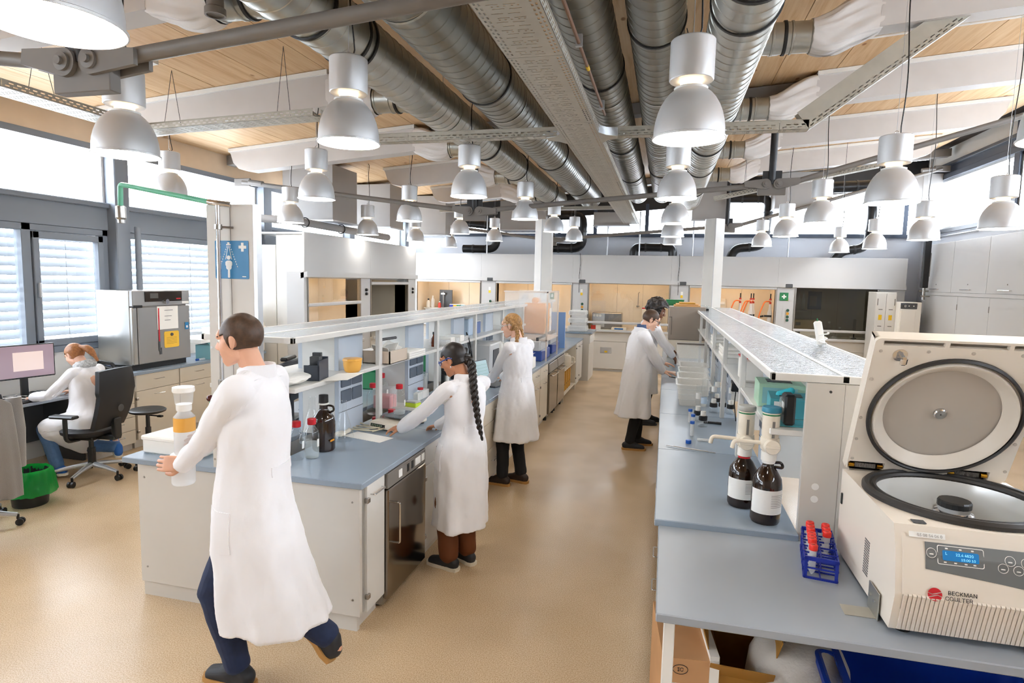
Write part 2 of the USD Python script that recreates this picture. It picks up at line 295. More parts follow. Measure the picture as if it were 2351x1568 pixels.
# ---- flat branch ducts under the roof, with round stub and fabric sleeve
mat('flat_duct', '#cfcbc8', .5, var=.02); mat('sleeve', '#e2dedb', .85)
def sleeve(x0, x1, y, za, ra, zb, hb, wb, seed):
    """wrinkled fabric between a round stub (at x0) and the flat duct (at x1)"""
    n, k = 64, 26; g = np.arange(n)*2*PI/n; V = []
    for i in range(k):
        t = i/(k-1); s = t*t*(3-2*t); x = x0+(x1-x0)*t
        cy, cz = np.cos(g), np.sin(g); p = 1+3*s   # circle to rounded rectangle
        q = (np.abs(cy)**(2*p)+np.abs(cz)**(2*p))**(-1/(2*p))
        yy = (ra*(1-s)+wb/2*s)*cy*q; zz = za*(1-s)+zb*s+(ra*(1-s)+hb/2*s)*cz*q
        w = math.sin(PI*t)**.6; f = fbm(np.stack([np.full(n, x*5+seed), cy*3.5, cz*3.5], -1), 3, seed)-.5; f2 = noise(np.stack([np.full(n, t*1.5+seed*3), cy*9, cz*9], -1), seed)-.5
        sag = -.05*w*(np.maximum(-cz, 0))
        V.append(np.stack([x+.02*f, y+yy*(1+.35*w*f+.16*w*f2), zz+(cz*(.09*f+.05*f2))*w+sag], -1))
    v = np.concatenate(V); i, j = np.meshgrid(np.arange(k-1), np.arange(n), indexing='ij'); j2 = (j+1) % n
    q = np.stack([i*n+j, i*n+j2, (i+1)*n+j2, (i+1)*n+j], -1).reshape(-1, 4)
    return trimesh.Trimesh(v, np.vstack([q[:, [0, 1, 2]], q[:, [0, 2, 3]]]), process=False)
def flat_duct(xa, xb, y, h, w, round_end):
    """flat channel hugging the sloping boards; its free end is rounded off below"""
    sg = 1 if xb > xa else -1; L = abs(xb-xa); pts = [(0, 0), (L, 0)]
    if round_end: pts += [(L-.03, -.05), (L-.07, -h*.55), (L-.16, -h*.85), (L-.34, -h)]
    else: pts += [(L, -h)]
    pts += [(0, -h)]
    m = ext(Polygon(pts), w); v = m.vertices.copy(); m.vertices = np.stack([xa+sg*v[:, 0], v[:, 2]-w/2+y, v[:, 1]+roof(0)-.03+.08*(xa+sg*v[:, 0])], 1)
    if sg > 0: m.invert()
    fl = slopebox(min(xa, xb), max(xa, xb), y-w/2-.02, y+w/2+.02, -.05, -.005); m.fix_normals()
    return m, fl
def branch(x_duct, z_duct, r_duct, x_stub, x_flat, x_end, y, lab, seed, h=.32):
    b = thing('branch_duct', lab, 'air duct', (0, 0, 0)); sg = 1 if x_end > x_duct else -1; zs = roof(x_stub)-.33; rs = .125
    p = fillet([(x_duct+sg*.02, y, z_duct+r_duct*.5), (x_duct+sg*.02, y, zs), (x_stub, y, zs)], .28, 8)
    st = MB().tube(p, rs, 28)
    for k in range(3): st.m.append(lathe([(rs, 0), (rs+.008, .004), (rs+.008, .018), (rs, .022)], 28, 'x', (x_stub-sg*(.06+.15*k), y, zs), cap=False))
    obj('stub_pipe', st, 'galv', b)
    obj('gasket', lathe([(rs, 0), (rs+.012, .004), (rs+.012, .026), (rs, .03)], 28, 'x', (x_stub-sg*.27, y, zs), cap=False), 'gasket', b)
    m, fl = flat_duct(x_flat, x_end, y, h, .2, True); obj('flat_channel', m, 'flat_duct', b, smooth=50); obj('mounting_rail', fl, 'alu_white', b)
    obj('fabric_sleeve', sleeve(x_stub-sg*.05, x_flat+sg*.03, y, zs, rs+.012, roof(x_flat)-.03-h/2, h, .2, seed), 'sleeve', b, smooth=60)
nth = {5.7: 'nearest the camera but one', 7.85: 'above the second row of lamps', 10.1: 'third from the camera', 12.3: 'farthest from the camera', 3.5: 'nearest the camera'}
for i, y in enumerate((3.5, 5.7, 7.85, 10.1, 12.3)):
    branch(-2.28, 3.75, .205, -2.92, -3.35, -6.25 if y < 9 else -4.9, y, f'flat white branch duct, window side, {nth[y]}', 3+i)
    branch(.39, 3.74, .2, 1.12, 1.56, 5.0 if i < 2 else 4.1 if i == 2 else 4.5, y, f'flat grey branch duct, cupboard side, {nth[y]}', 13+i, .33)
# small round damper cap under the near branch
dc = thing('damper_cap', 'small grey round cap hanging beside the near end of the bright duct', 'cap', (-2.75, 3.32, 3.62))
obj('cap', MB().lathe([(.05, .16), (.05, .05), (.062, .04), (.062, 0), (.05, 0), (.05, .012), (.003, .012)], 28), 'iron_grey', dc)

# ---- perforated cable trays
def perforated(w, L, kind):
    """flat sheet w wide, L long, with punched slots"""
    holes = []; r = rng
    if kind == 'wide':
        for x in (.022, .045, w-.045, w-.022):
            off = .012 if x in (.045, w-.045) else 0
            y = .02+off
            while y < L-.03: holes.append(sbox(x-.0055, y, x+.0055, y+.024)); y += .05
        y = .05; k = 0
        while y < L-.04:
            a = .075 if k % 2 else .095
            holes += [sbox(a, y, a+.06, y+.007), sbox(a+.085, y+.004, a+.145, y+.011)]
            if k % 3 == 0: holes += [sbox(w/2+d-.005, y+.02, w/2+d+.005, y+.03) for d in (-.07, -.04, -.008, .03, .06)]
            y += .05; k += 1
    elif kind == 'side':
        for z, off in ((.018, 0), (.04, .03)):
            y = .02+off
            while y < L-.05: holes.append(sbox(z-.005, y, z+.005, y+.035)); y += .06
    else:
        y = .03; k = 0
        while y < L-.05:
            for x in np.arange(.02, w-.015, .034): holes.append(sbox(x-.0045, y+(.02 if k % 2 else 0), x+.0045, y+.026+(.02 if k % 2 else 0)) if kind == 'fine' else sbox(x, y, x+.016, y+.012))
            y += .055; k += 1
    p = sbox(0, 0, w, L)
    return p.difference(unary_union(holes)) if holes else p
def sheet(p, t=.002): return ext(p, t)
def tray_mesh(w, hside, L, kind):
    """tray running along +y, its sheet at z = 0, sides rising; origin at the middle of its near end"""
    bot = MB(); sid = {-1: MB(), 1: MB()}; y = 0
    while y < L-.01:
        l = min(1.5, L-y); s = sheet(perforated(w, l-.004, kind)); s.apply_translation((-w/2, y, 0)); bot.add(s)
        sd = sheet(perforated(hside, l-.004, 'side'))
        for sg in (-1, 1):
            v = sd.vertices; m = trimesh.Trimesh(np.stack([sg*(w/2)-sg*v[:, 2], v[:, 1]+y, v[:, 0]], 1), sd.faces, process=False); sid[sg].add(m)
        y += l
    for sg in (-1, 1): sid[sg].box(sg*w/2-.006, sg*w/2+.006, 0, L, hside-.004, hside, )
    return bot, sid[-1], sid[1]
def tray(lab, a, b, w, hside, kind, hang=()):
    a, b = np.array(a, float), np.array(b, float); d = b-a; L = np.linalg.norm(d); d /= L
    x = np.cross(d, [0, 0, 1.]); x /= np.linalg.norm(x); up = np.cross(x, d)
    M = np.eye(4); M[:3, 0], M[:3, 1], M[:3, 2] = x, d, up
    t = thing('cable_tray', lab, 'cable tray', a)
    for nme, mb in zip(('perforated_bottom', 'side_rail', 'side_rail'), tray_mesh(w, hside, L, kind)):
        m = mb.mesh().copy(); m.apply_transform(M); obj(nme, m, 'galv_tray', t, smooth=False)
    for s in hang:
        p = d*s; z = roof(a[0]+p[0])-a[2]
        for sg in (-1, 1): obj('wire_hanger', tubemesh([p+x*sg*w/2+up*hside, p+[0, 0, z]], .0025, 5), 'dark_grey', t)
    return t
TZ = 3.35
tray('broad perforated cable tray running down the middle between the round ducts', (-.80, -3.9, TZ), (-.80, 13.9, TZ), .34, .06, 'wide')
tray('narrow cable tray crossing from the middle tray towards the windows', (-.97, 5.62, TZ+.01), (-3.05, 5.62, TZ+.01), .11, .08, 'fine')
tray('narrow level cable tray crossing from the middle tray towards the cupboards', (-.63, 5.7, TZ+.01), (1.1, 5.7, TZ+.01), .11, .08, 'fine')
tray('cable tray climbing steeply to the roof on the cupboard side', (1.1, 5.7, TZ+.01), (2.3, 5.7, 4.25), .11, .17, 'fine')
tray('cable tray lying under the roof at the top of the climbing tray', (2.3, 5.7, 4.25), (5.2, 5.7, 4.48), .16, .06, 'fine')
tray('cable tray hanging crosswise near the windows on wire hangers', (-3.05, 4.95, 3.44), (-4.9, 4.95, 3.38), .2, .06, 'fine', (.35, 1.55))
tray('cable tray running along the windows above the desk', (-5.0, -3.9, 3.4), (-5.0, 4.85, 3.4), .28, .06, 'fine', (6.6, 7.9))
tray('short cable tray joining the hanging tray and the crossing tray', (-3.05, 4.9, 3.44), (-3.05, 5.62, 3.37), .1, .06, 'fine')
tray('distant cable tray under the roof before the end wall, window side', (-.9, 12.35, 3.5), (-4.6, 12.0, 3.42), .12, .06, 'fine', (.6, 3.0))
tray('distant cable tray under the roof before the end wall, cupboard side', (.75, 11.2, 3.5), (3.1, 10.6, 3.9), .14, .06, 'fine', (.5, 2.0))
for sg in (-1, 1):      # curved corner plates where the trays cross
    f = thing('tray_fillet', 'curved galvanised corner plate where the trays cross, ' + ('window side' if sg < 0 else 'cupboard side'), 'corner plate', (-.80+sg*.17, 5.66, TZ))
    for s2, nm in ((-1, 'near'), (1, 'far')):
        pts = [(0, s2*.05)]+[(sg*(.15-.15*math.cos(a)), s2*(.05+.15-.15*math.sin(a))) for a in np.linspace(0, PI/2, 9)]
        pts = [(0, s2*.2)]+[(sg*.15*(1-math.cos(a)), s2*(.2-.15*math.sin(a))) for a in np.linspace(0, PI/2, 9)]
        P = [np.array(q) for q in pts[1:]]; w = MB()
        strip = [(p[0], p[1]) for p in P]
        ln = Polygon(strip+[(q[0], q[1]-s2*.003) for q in strip[::-1]]).buffer(.0012); m = ext(ln, .075); obj('curved_rail', m, 'alu', f)
    m = ext(Polygon([(0, .2), (0, -.2), (sg*.06, -.1), (sg*.15, -.05), (sg*.15, .05), (sg*.06, .1)]), .003); obj('corner_sheet', m, 'galv_tray', f)
cp = thing('copper_pipe', 'thin brown pipe running along the middle cable tray', 'pipe', (-.57, 0, 3.47))
obj('pipe', MB().tube([(0, -3.9, 0), (0, 5.35, 0)], .011, 10), mat('copper_brown', '#7d5a41', .4, .3), cp); obj('yellow_tag', MB().cyl((0, 4.15, 0), (0, 4.22, 0), .0125, 12), 'yellow_label', cp)
for y in (2.0, 3.75, 5.1): obj('pipe_clip', MB().box(-.02, .02, y, y+.025, -.02, .05), 'alu', cp)

# ---- tie rods and node castings of the roof trusses
def tie_truss(y, lab, xn=(-2.6, 1.2), near=False):
    t = thing('roof_truss', lab, 'roof truss', (0, y, 0)); Z = lambda x: 3.19+.08*x; r = .033
    def nodeplate(x, sg):
        z = Z(x); M = MB()
        M.box(x-.16, x+.16, -.03, .03, z-.13, z+.02, .004)
        obj('gusset_plate', M, 'iron_grey', t)
        for dx in (-.075, .075):
            c = MB(); n = 26; s = 1 if dx > 0 else -1
            pl = unary_union([Point(x+dx, z).buffer(.062, quad_segs=10), Polygon([(x+dx-s*.0, z-.062), (x+dx+s*.24, z-.034+.0), (x+dx+s*.24, z+.034), (x+dx, z+.062)])])
            if s == (1 if x > -.7 else -1): pl = aff.rotate(pl, 9 if s > 0 else -9, origin=(x+dx, z))
            m = ext(pl, .022); 
            for yy in (-.052, .03):
                q = trimesh.Trimesh(np.stack([m.vertices[:, 0], m.vertices[:, 2]+yy, m.vertices[:, 1]], 1), m.faces[:, ::-1], process=False); c.add(q)
            c.lathe([(.04, 0), (.04, .012), (.018, .014), (.018, .028), (.003, .028)], 20, axis='y', at=(0, 0, 0)); c.m[-1].vertices *= [1, -1, 1]; c.m[-1].invert(); c.m[-1].apply_translation((x+dx, -.052, z))
            obj('cast_fork', c, 'iron_grey', t)
    for sg, x in zip((-1, 1), xn):
        nodeplate(x, sg); z = Z(x)
        obj('strut', MB().cyl((x, 0, z+.0), (x, 0, roof(x)-.04), .042, 20).box(x-.11, x+.11, -.006, .006, z, z+.16), 'black_steel', t)
        e = -6.3 if sg < 0 else 5.1; ze = roof(e)-.42 if sg < 0 else roof(e)-.38
        obj('tie_rod', MB().cyl((x+sg*.27, 0, z+.03), (e, 0, ze), r, 16), 'iron_grey', t)
        obj('wall_fork', MB().cyl((e+sg*-.35, 0, ze-.03), (e-sg*.12, 0, ze), r*1.25, 16).box(e-.14, e+.14, -.02, .02, ze-.06, ze+.06, .01), 'iron_grey', t)
    obj('tie_rod', MB().cyl((xn[0]+.27, 0, Z(xn[0]+.27)), (xn[1]-.27, 0, Z(xn[1]-.27)), r, 16), 'iron_grey', t)
    if not near: obj('top_chord', slopebox(-6.5, 5.2, -.09, .09, -.16, -.02), 'iron_grey', t, smooth=False)
tie_truss(2.3, 'tie rods and cast node of the roof truss nearest the camera', near=True)
tie_truss(8.1, 'tie rods, struts and cast nodes of the middle roof truss')
tie_truss(13.7, 'tie rods and cast nodes of the farthest roof truss before the end wall')

# ---- bell pendants
mat('bell_alu', '#d6d8db', .36, .35, var=.01); mat('bell_inner', '#f4f2ec', .35)
glow('lamp_glow', '#fff8ee', LAMP); glow('neck_glow', '#ffd9a0', 2.5)
ROWS = {'above the aisle': [(.09, 1.5, 2.79), (.08, 3.37, 2.80), (.06, 5.97, 2.84), (.08, 8.29, 2.83), (.07, 10.3, 2.81), (.09, 12.67, 2.83)],
        'above the left bench, aisle edge': [(-1.72, 1.42, 2.74), (-1.90, 3.41, 2.85), (-1.95, 5.88, 2.87), (-1.91, 8.19, 2.88), (-1.95, 10.63, 2.91), (-1.91, 12.79, 2.90)],
        'above the left bench, rear edge': [(-3.21, 3.08, 2.75), (-3.51, 5.64, 2.83), (-3.61, 8.19, 2.86), (-3.78, 10.89, 2.89), (-3.71, 13.01, 2.90)],
        'along the windows': [(-5.6, 5.95, 2.93), (-5.26, 7.77, 2.80), (-5.0, 9.6, 2.77), (-5.1, 11.9, 2.81), (-4.9, 13.4, 2.78)],
        'above the right bench': [(1.55, 2.95, 2.66), (1.62, 5.21, 2.69), (1.73, 7.91, 2.80), (1.75, 10.17, 2.81), (1.74, 12.52, 2.80)],
        'along the cupboards': [(3.08, 6.84, 2.64), (3.23, 9.06, 2.69), (3.38, 11.5, 2.71), (3.29, 13.3, 2.74)]}
BELL_OUT = [(.1875, 0), (.1875, .008), (.180, .012), (.179, .05), (.174, .09), (.164, .13), (.149, .168), (.130, .20), (.108, .227), (.088, .243), (.080, .250)]
ORD = ['nearest the camera', 'second', 'third', 'fourth', 'fifth', 'sixth']
lamp_first = None
for row, ps in ROWS.items():
    for k, (x, y, z) in enumerate(ps):
        l = thing('pendant_lamp', f'bell pendant lamp, {ORD[k]} in the row {row}', 'lamp', (x, y, z), group='bell pendant lamps')
        inn = [(r-.004, zz) for r, zz in BELL_OUT]
        obj('bell_shade', MB(lathe(BELL_OUT+[(.076, .250)]+inn[::-1][1:]+[BELL_OUT[0]], 44, cap=False)), 'bell_alu', l, smooth=50)
        obj('diffuser', lathe([(.003, .03), (.172, .03), (.172, .034), (.003, .034)], 44, cap=False), 'lamp_glow', l)
        obj('neck', lathe([(.055, .245), (.055, .29)], 24), 'neck_glow', l)
        obj('neck_ring', lathe([(.084, .243), (.086, .256), (.070, .262), (.060, .258)], 36, cap=False), 'alu_white', l)
        obj('canister', lathe([(.070, .292), (.108, .292), (.1125, .298), (.1125, .488), (.106, .495), (.02, .497), (.003, .497)], 44), 'bell_alu', l, smooth=40)
        H = roof(x)-z
        obj('hook', MB().tube(arc((0, 0, .52), .012, -PI/2, PI*1.1, 9), .003, 6).cyl((0, 0, .495), (0, 0, .51), .004, 6), 'chrome', l)
        obj('steel_cable', tubemesh([(0, 0, .53), (0, 0, H)], .0022, 5), 'alu', l)
        w = [(.028, 0, .497)]+[(.028+.012*math.sin(t*7+k+x*3), .01*math.cos(t*5+k), .5+(H-.5)*t) for t in np.linspace(.05, .95, 16)]+[(.02, 0, H)]
        obj('power_cord', tubemesh(w, .0045, 6), 'black_plastic', l)
# surface conduits along the boards that feed the lamps
for i, (x0, x1, y, lab) in enumerate([(-4.6, -2.5, 4.75, 'thin white conduit with a junction box under the boards near the windows'), (-3.6, -2.6, 6.7, 'thin white conduit under the boards behind the hanging cable tray'), (1.0, 4.9, 6.85, 'thin white conduit under the boards on the cupboard side')]):
    c = thing('conduit', lab, 'conduit', (0, y, 0)); obj('pipe', MB().cyl((x0, 0, roof(x0)-.02), (x1, 0, roof(x1)-.02), .012, 10), 'alu_white', c)
    obj('junction_box', slopebox(x0-.1, x0, -.05, .05, -.05, 0), 'alu_white', c)
# ================================================================ the two lab benches
def handle(y0, y1, x, z, sx=1, r=.004, out=.028):
    return tubemesh(fillet([(x, y0, z), (x+sx*out, y0, z), (x+sx*out, y1, z), (x, y1, z)], .012, 4), r, 8)
def vhandle(x, y, z0, z1, sx=1, r=.005, out=.03):
    return tubemesh(fillet([(x, y, z0), (x+sx*out, y, z0), (x+sx*out, y, z1), (x, y, z1)], .012, 4), r, 8)
def cab_unit(name, lab, cat, x, sx, y0, y1, rows, z0=.1, z1=.862, depth=.5, m='cabinet_grey', group=None, kind='drawers', hinge=True):
    """base unit whose fronts look towards sx; rows: heights of the fronts from the top ('d' drawers, 'D' doors)"""
    t = thing(name, lab, cat, (x, (y0+y1)/2, 0), group=group); w = y1-y0
    a, b = sorted((-sx*depth, -sx*.02))
    obj('carcass', bbox(a, b, -w/2+.001, w/2-.001, z0, z1), m, t); a2, b2 = sorted((-sx*depth, -sx*.06)); obj('plinth', bbox(a2, b2, -w/2+.001, w/2-.001, 0, z0), 'cabinet_grey', t)
    z = z1
    for kindr, hgt in rows:
        a, b = sorted((-sx*.02, 0)); zz0, zz1 = z-hgt+.003, z-.002
        if kindr == 'd':
            d = obj('drawer', bbox(a, b, -w/2+.002, w/2-.002, zz0, zz1, .002), m, t); obj('handle', handle(-.07, .07, 0, (zz0+zz1)/2+.02, sx), 'chrome', d)
        else:
            n = 2 if w > .7 else 1
            for k in range(n):
                c0, c1 = -w/2+.002+k*w/n, -w/2+(k+1)*w/n-.002
                d = obj('door', bbox(a, b, c0, c1, zz0, zz1, .002), m, t); obj('handle', handle((c0+c1)/2-.07, (c0+c1)/2+.07, 0, zz1-.06, sx), 'chrome', d)
                if hinge:
                    for hz in (zz0+.08, zz1-.1): obj('hinge', bbox(-.012, .012, c0-.012, c0+.02, hz, hz+.03, .003), 'steel', d)
        z -= hgt
    return t
def slabs(lab, x0, x1, ys, m='counter_blue', z=.9, t=.036):
    s = thing('worktop', lab, 'worktop', (x0, ys[0], 0))
    for a, b in zip(ys, ys[1:]): obj('slab', bbox(0, x1-x0, a-ys[0]+.001, b-ys[0]-.001, z-t, z, .004), m, s)
    return s
def gantry(lab, xc, y0, y1, z, post0, n, cnt=.9, glass='shelf_glass'):
    g = thing('bench_gantry', lab, 'shelf', (xc, y0, 0)); L = y1-y0; hw = .318
    ys = [0]+[post0-y0+.03+1.22*k for k in range(n) if post0-y0+1.22*k < L-.3]+[L]
    fr = MB().box(-hw, -hw+.022, 0, L, z-.036, z, .003).box(hw-.022, hw, 0, L, z-.036, z, .003).box(-.012, .012, 0, L, z-.03, z+.001)
    obj('shelf_frame', fr, 'white_lacquer', g); obj('front_rail', bbox(-hw, hw, 0, .022, z-.036, z, .003), 'white_lacquer', g)
    for a, b in zip(ys, ys[1:]):
        for sg in (-1, 1):
            xa, xb = sorted((sg*.013, sg*(hw-.022))); obj('glass_panel', bbox(xa, xb, a+.004, b-.004, z-.016, z-.003), glass, g)
    zm = 1.375
    for a, b in zip(ys, ys[1:]):
        obj('mid_shelf', bbox(-.30, .30, max(a, .035)+.003, b-.003, zm-.028, zm, .003), 'white_lacquer', g)
    for k in range(n):
        y = post0-y0+1.22*k
        if y > L-.1: break
        for sg in (-1, 1):
            xa, xb = sorted((sg*.13, sg*.165))
            obj('post', bbox(*sorted((sg*.27, sg*.305)), y, y+.05, cnt, z-.036, .003), 'white_lacquer', g)
            sp = obj('service_panel', bbox(xa, xb, y-.36, y-.003, cnt, z-.036, .002), 'service_blue', g)
            so = MB()
            for c in (0, 1):
                for r in (0, 1): so = obj('socket', bbox(*sorted((sg*.163, sg*.175)), y-.335+c*.16, y-.335+c*.16+.145, 1.13+r*.115, 1.13+r*.115+.095, .006), 'socket_grey', sp)
            obj('panel_joint', bbox(*sorted((sg*.163, sg*.167)), y-.36, y-.003, 1.065, 1.069), 'dark_grey', sp)
        obj('service_duct', bbox(-.13, .13, y-.36, y, cnt, z-.04), 'white_lacquer', g)
    return g, ys
# patterned glass of the top shelves
_sg = {'t': ('texture_coordinate', {}), 'mp': ('mapping', dict(scale=(1., 1.3, 1.))), 'n': ('noise_texture', dict(scale=34., detail=2., roughness=.45, distortion=.8)), 'b': ('bump', dict(strength=.9, distance=.01)), 'p': ('principled_bsdf', dict(base_color=(.55, .61, .68), roughness=.08, specular_ior_level=.9)), 'x': ('mix_closure', dict(fac=.72)), 'c': ('transparent_bsdf', dict(color=(.9, .95, .95)))}
MATS['shelf_glass'] = usdkit.material(stage, '/World/Looks/shelf_glass', _sg, [('t.object', 'mp.vector'), ('mp.vector', 'n.vector'), ('n.fac', 'b.height'), ('b.normal', 'p.normal'), ('c.BSDF', 'x.closure1'), ('p.BSDF', 'x.closure2')], surface='x.closure')
pane_mat('shelf_glass_plain')
# ---- left bench
LC = -2.41
slabs('blue-grey worktop of the left bench, aisle side', -2.28, -1.59, [2.98, 4.25, 5.5, 6.75, 8.0, 9.25, 10.5, 11.75, 12.4])
slabs('blue-grey worktop of the left bench, side of the windows', -3.24, -2.54, [2.98, 4.25, 5.5, 6.75, 8.0, 9.25, 10.5, 11.75, 12.4])
gantry('long white shelf unit with patterned glass top over the left bench', LC, 3.1, 11.85, 1.685, 4.23, 7)
ep = thing('end_panel', 'grey end panels closing the near end of the left bench', 'panel', (LC, 2.98, 0))
for a, b in ((-3.14, -2.566), (-2.256, -1.615)): obj('panel', bbox(a-LC, b-LC, .02, .05, .1, .862, .002), 'cabinet_grey', ep); obj('plinth', bbox(a-LC+(.0 if a < -3 else 0), b-LC-(.03 if a > -3 else 0), .04, .07, 0, .1), 'cabinet_grey', ep)
obj('middle_panel', bbox(-.15, .15, .015, .04, 0, .862, .002), 'cabinet_grey', ep)
for x in (-.68, .75): 
    for z in (.2, .78): obj('screw', MB().cyl((x, .021, z), (x, .017, z), .006, 10), 'steel', ep)
cab_unit('narrow_cabinet', 'narrow white cabinet with a door ajar at the corner of the left bench', 'cabinet', -1.60, 1, 3.06, 3.285, [('D', .762)], m='white_lacquer')
# under-bench steel refrigerator
fg = thing('refrigerator', 'under-bench steel refrigerator beside the narrow white cabinet', 'refrigerator', (-1.59, 3.59, 0))
obj('body', bbox(-.52, -.025, -.3, .3, .02, .862), 'steel', fg); dr = obj('door', bbox(-.025, .012, -.298, .298, .06, .76, .006), mat('steel_dark', '#8d857b', .16, 1., var=.06, vscale=2.), fg)
obj('handle', vhandle(.012, -.22, .40, .66, 1, .007, .04), 'chrome', dr)
cpn = obj('control_panel', bbox(-.025, .008, -.298, .298, .765, .86, .004), 'iron_grey', fg)
for y, w, m in ((-.12, .05, 'label_white'), (.0, .03, 'black_plastic'), (.07, .03, 'black_plastic'), (.16, .09, 'label_white'), (.25, .05, 'label_white')): obj('panel_item', bbox(.008, .011, y-w/2, y+w/2, .79, .84), m, cpn)
for y in (-.26, .26): obj('foot', MB().cyl((-.08, y, 0), (-.08, y, .02), .02), 'rubber', fg)
LW = 'base unit of the left bench'
cab_unit('drawer_unit', 'white drawer base unit behind the woman with the long braid', 'drawer unit', -1.60, 1, 3.92, 4.5, [('d', .15), ('D', .612)], m='white_lacquer')
cab_unit('base_cabinet', 'white base cabinet with a small fridge-like door left of the woman in glasses', 'cabinet', -1.60, 1, 4.52, 5.1, [('d', .15), ('D', .612)], m='white_lacquer')
cab_unit('drawer_unit', 'beige drawer base unit in front of the laptop at the left bench', 'drawer unit', -1.60, 1, 5.12, 6.3, [('d', .2), ('d', .27), ('d', .292)], m='cabinet_beige')
cab_unit('base_cabinet', 'beige two-door base cabinet behind the woman in glasses', 'cabinet', -1.60, 1, 6.32, 7.5, [('d', .16), ('D', .602)], m='cabinet_beige')
cab_unit('base_cabinet', 'beige one-door base cabinet before the steel dishwashers', 'cabinet', -1.60, 1, 7.52, 8.02, [('d', .18), ('D', .582)], m='cabinet_beige')
cab_unit('base_cabinet', 'beige one-door base cabinet touching the first steel dishwasher', 'cabinet', -1.60, 1, 8.04, 8.58, [('d', .18), ('D', .582)], m='cabinet_beige')
for k, (a, b) in enumerate(((8.6, 9.28), (9.3, 9.98))):
    w = thing('dishwasher', ('near' if k == 0 else 'far') + ' one of two steel dishwashers built into the left bench', 'dishwasher', (-1.585, (a+b)/2, 0))
    obj('body', bbox(-.5, -.03, -.33, .33, .06, .86), 'steel', w); d = obj('door', bbox(-.03, .01, -.328, .328, .1, .7, .006), 'steel_dark', w)
    c = obj('control_panel', T(bbox(-.02, .02, -.328, .328, .0, .13, .006), (-.005, 0, .715), ry=-.12), 'steel', w); obj('handle', handle(-.2, .2, .01, .66, 1, .008, .04), 'chrome', d)
    for y in (-.28, .28): obj('foot', MB().cyl((-.06, y, 0), (-.06, y, .06), .025), 'black_plastic', w)
os_ = thing('open_shelf_unit', 'open beige shelf unit with folders at the far end of the left bench', 'shelf unit', (-1.60, 10.85, 0))
obj('carcass', MB().box(-.5, 0, -.8, -.77, 0, .862).box(-.5, 0, .55, .58, 0, .862).box(-.5, -.48, -.77, .55, 0, .862), 'cabinet_beige', os_)
obj('shelf', bbox(-.48, 0, -.77, .55, .1, .125), 'cabinet_beige', os_); obj('shelf', bbox(-.48, 0, -.77, .55, .52, .545), 'cabinet_beige', os_)
for k in range(4): 
    f = thing('folder', f'mustard folder on the low shelf of the open unit, {["nearest the camera", "second", "third", "farthest"][k]}', 'folder', (-1.64, 10.42+.2*k, .125), group='mustard folders on the low shelf'); obj('spine', bbox(-.22, 0, -.07, .07, 0, .34, .004), mat('mustard', '#c08a26', .6), f); obj('finger_hole', MB().cyl((-.001, 0, .12), (.002, 0, .12), .014), 'black_plastic', f)
pj = thing('cream_jug', 'cream round container on the upper shelf of the open unit', 'container', (-1.68, 10.6, .545)); obj('body', MB().lathe([(.003, 0), (.1, 0), (.115, .02), (.12, .16), (.1, .2), (.06, .215), (.06, .24), (.003, .245)], 28), 'cream_plastic', pj); obj('handle', MB().tube(fillet([(.1, 0, .06), (.17, 0, .06), (.17, 0, .17), (.1, 0, .17)], .03, 5), .012), 'cream_plastic', pj)
cab_unit('base_cabinet', 'grey cabinet with a raised worktop at the far end of the left bench', 'cabinet', -1.60, 1, 11.5, 12.35, [('D', .762)], m='cabinet_grey')
for k, y in enumerate(np.arange(3.1, 12.0, 1.22)):
    cab_unit('base_cabinet', f'grey base cabinet facing the windows, number {k+1} behind the shower column', 'cabinet', -3.15, -1, y, y+1.2, [('D', .762)], group='base cabinets facing the windows')
# raised bench after the left bench
rb = thing('side_table', 'higher blue-topped side table beyond the left bench', 'table', (-1.78, 12.85, 0)); obj('tabletop', bbox(-.45, .35, -.4, .5, .98, 1.015, .004), 'counter_blue', rb); obj('body', bbox(-.42, .3, -.38, .48, .0, .98), 'cabinet_grey', rb); obj('drawer_front', bbox(.3, .315, -.36, .46, .78, .95, .003), 'white_lacquer', rb)
# ---- right bench
RC = .813
slabs('blue-grey worktop of the right bench, aisle side', 0., .655, [2.96, 4.28, 5.48, 6.75, 8.0, 9.25, 10.5, 11.4])
slabs('blue-grey worktop of the right bench, side of the cupboards', .97, 1.63, [2.96, 4.28, 5.48, 6.75, 8.0, 9.25, 10.5, 11.4])
g2, _ = gantry('long white shelf unit with patterned glass top over the right bench', RC, 3.0, 11.35, 1.65, 4.23, 6)
for a, b in ((-.16, 0), (.001, .16)): obj('end_panel', bbox(a, b, .005, .03, .862-.0, 1.612, .002), 'cabinet_grey', g2)
obj('screw', MB().cyl((.10-.16+.0, .0, 1.575), (.10-.16, .006, 1.575), .006, 10), 'black_plastic', g2)
for z in (1.065, 1.125): obj('round_sticker', MB().cyl((-.095, .0035, z), (-.095, .006, z), .016, 20), 'label_white', g2)
e2 = thing('end_panel', 'pale end panels of the right bench behind the grey table', 'panel', (RC, 3.0, 0))
for a, b in ((-.78, -.40), (-.40, 0.), (0., .4), (.4, .8)): obj('panel', bbox(a+.001, b-.002, 0, .03, 0, .862, .001), mat('panel_bluish', '#c3cbd8', .45), e2)
for k in range(7):
    y = 3.04+1.195*k
    cab_unit('drawer_unit', ('nearest' if k == 0 else f'{["", "second", "third", "fourth", "fifth", "sixth", "seventh"][k]}') + ' drawer unit under the right bench, counted from the grey table', 'drawer unit', .03, -1, y, y+1.19, [('d', .15), ('d', .2), ('d', .2), ('d', .212)], m='cabinet_grey')
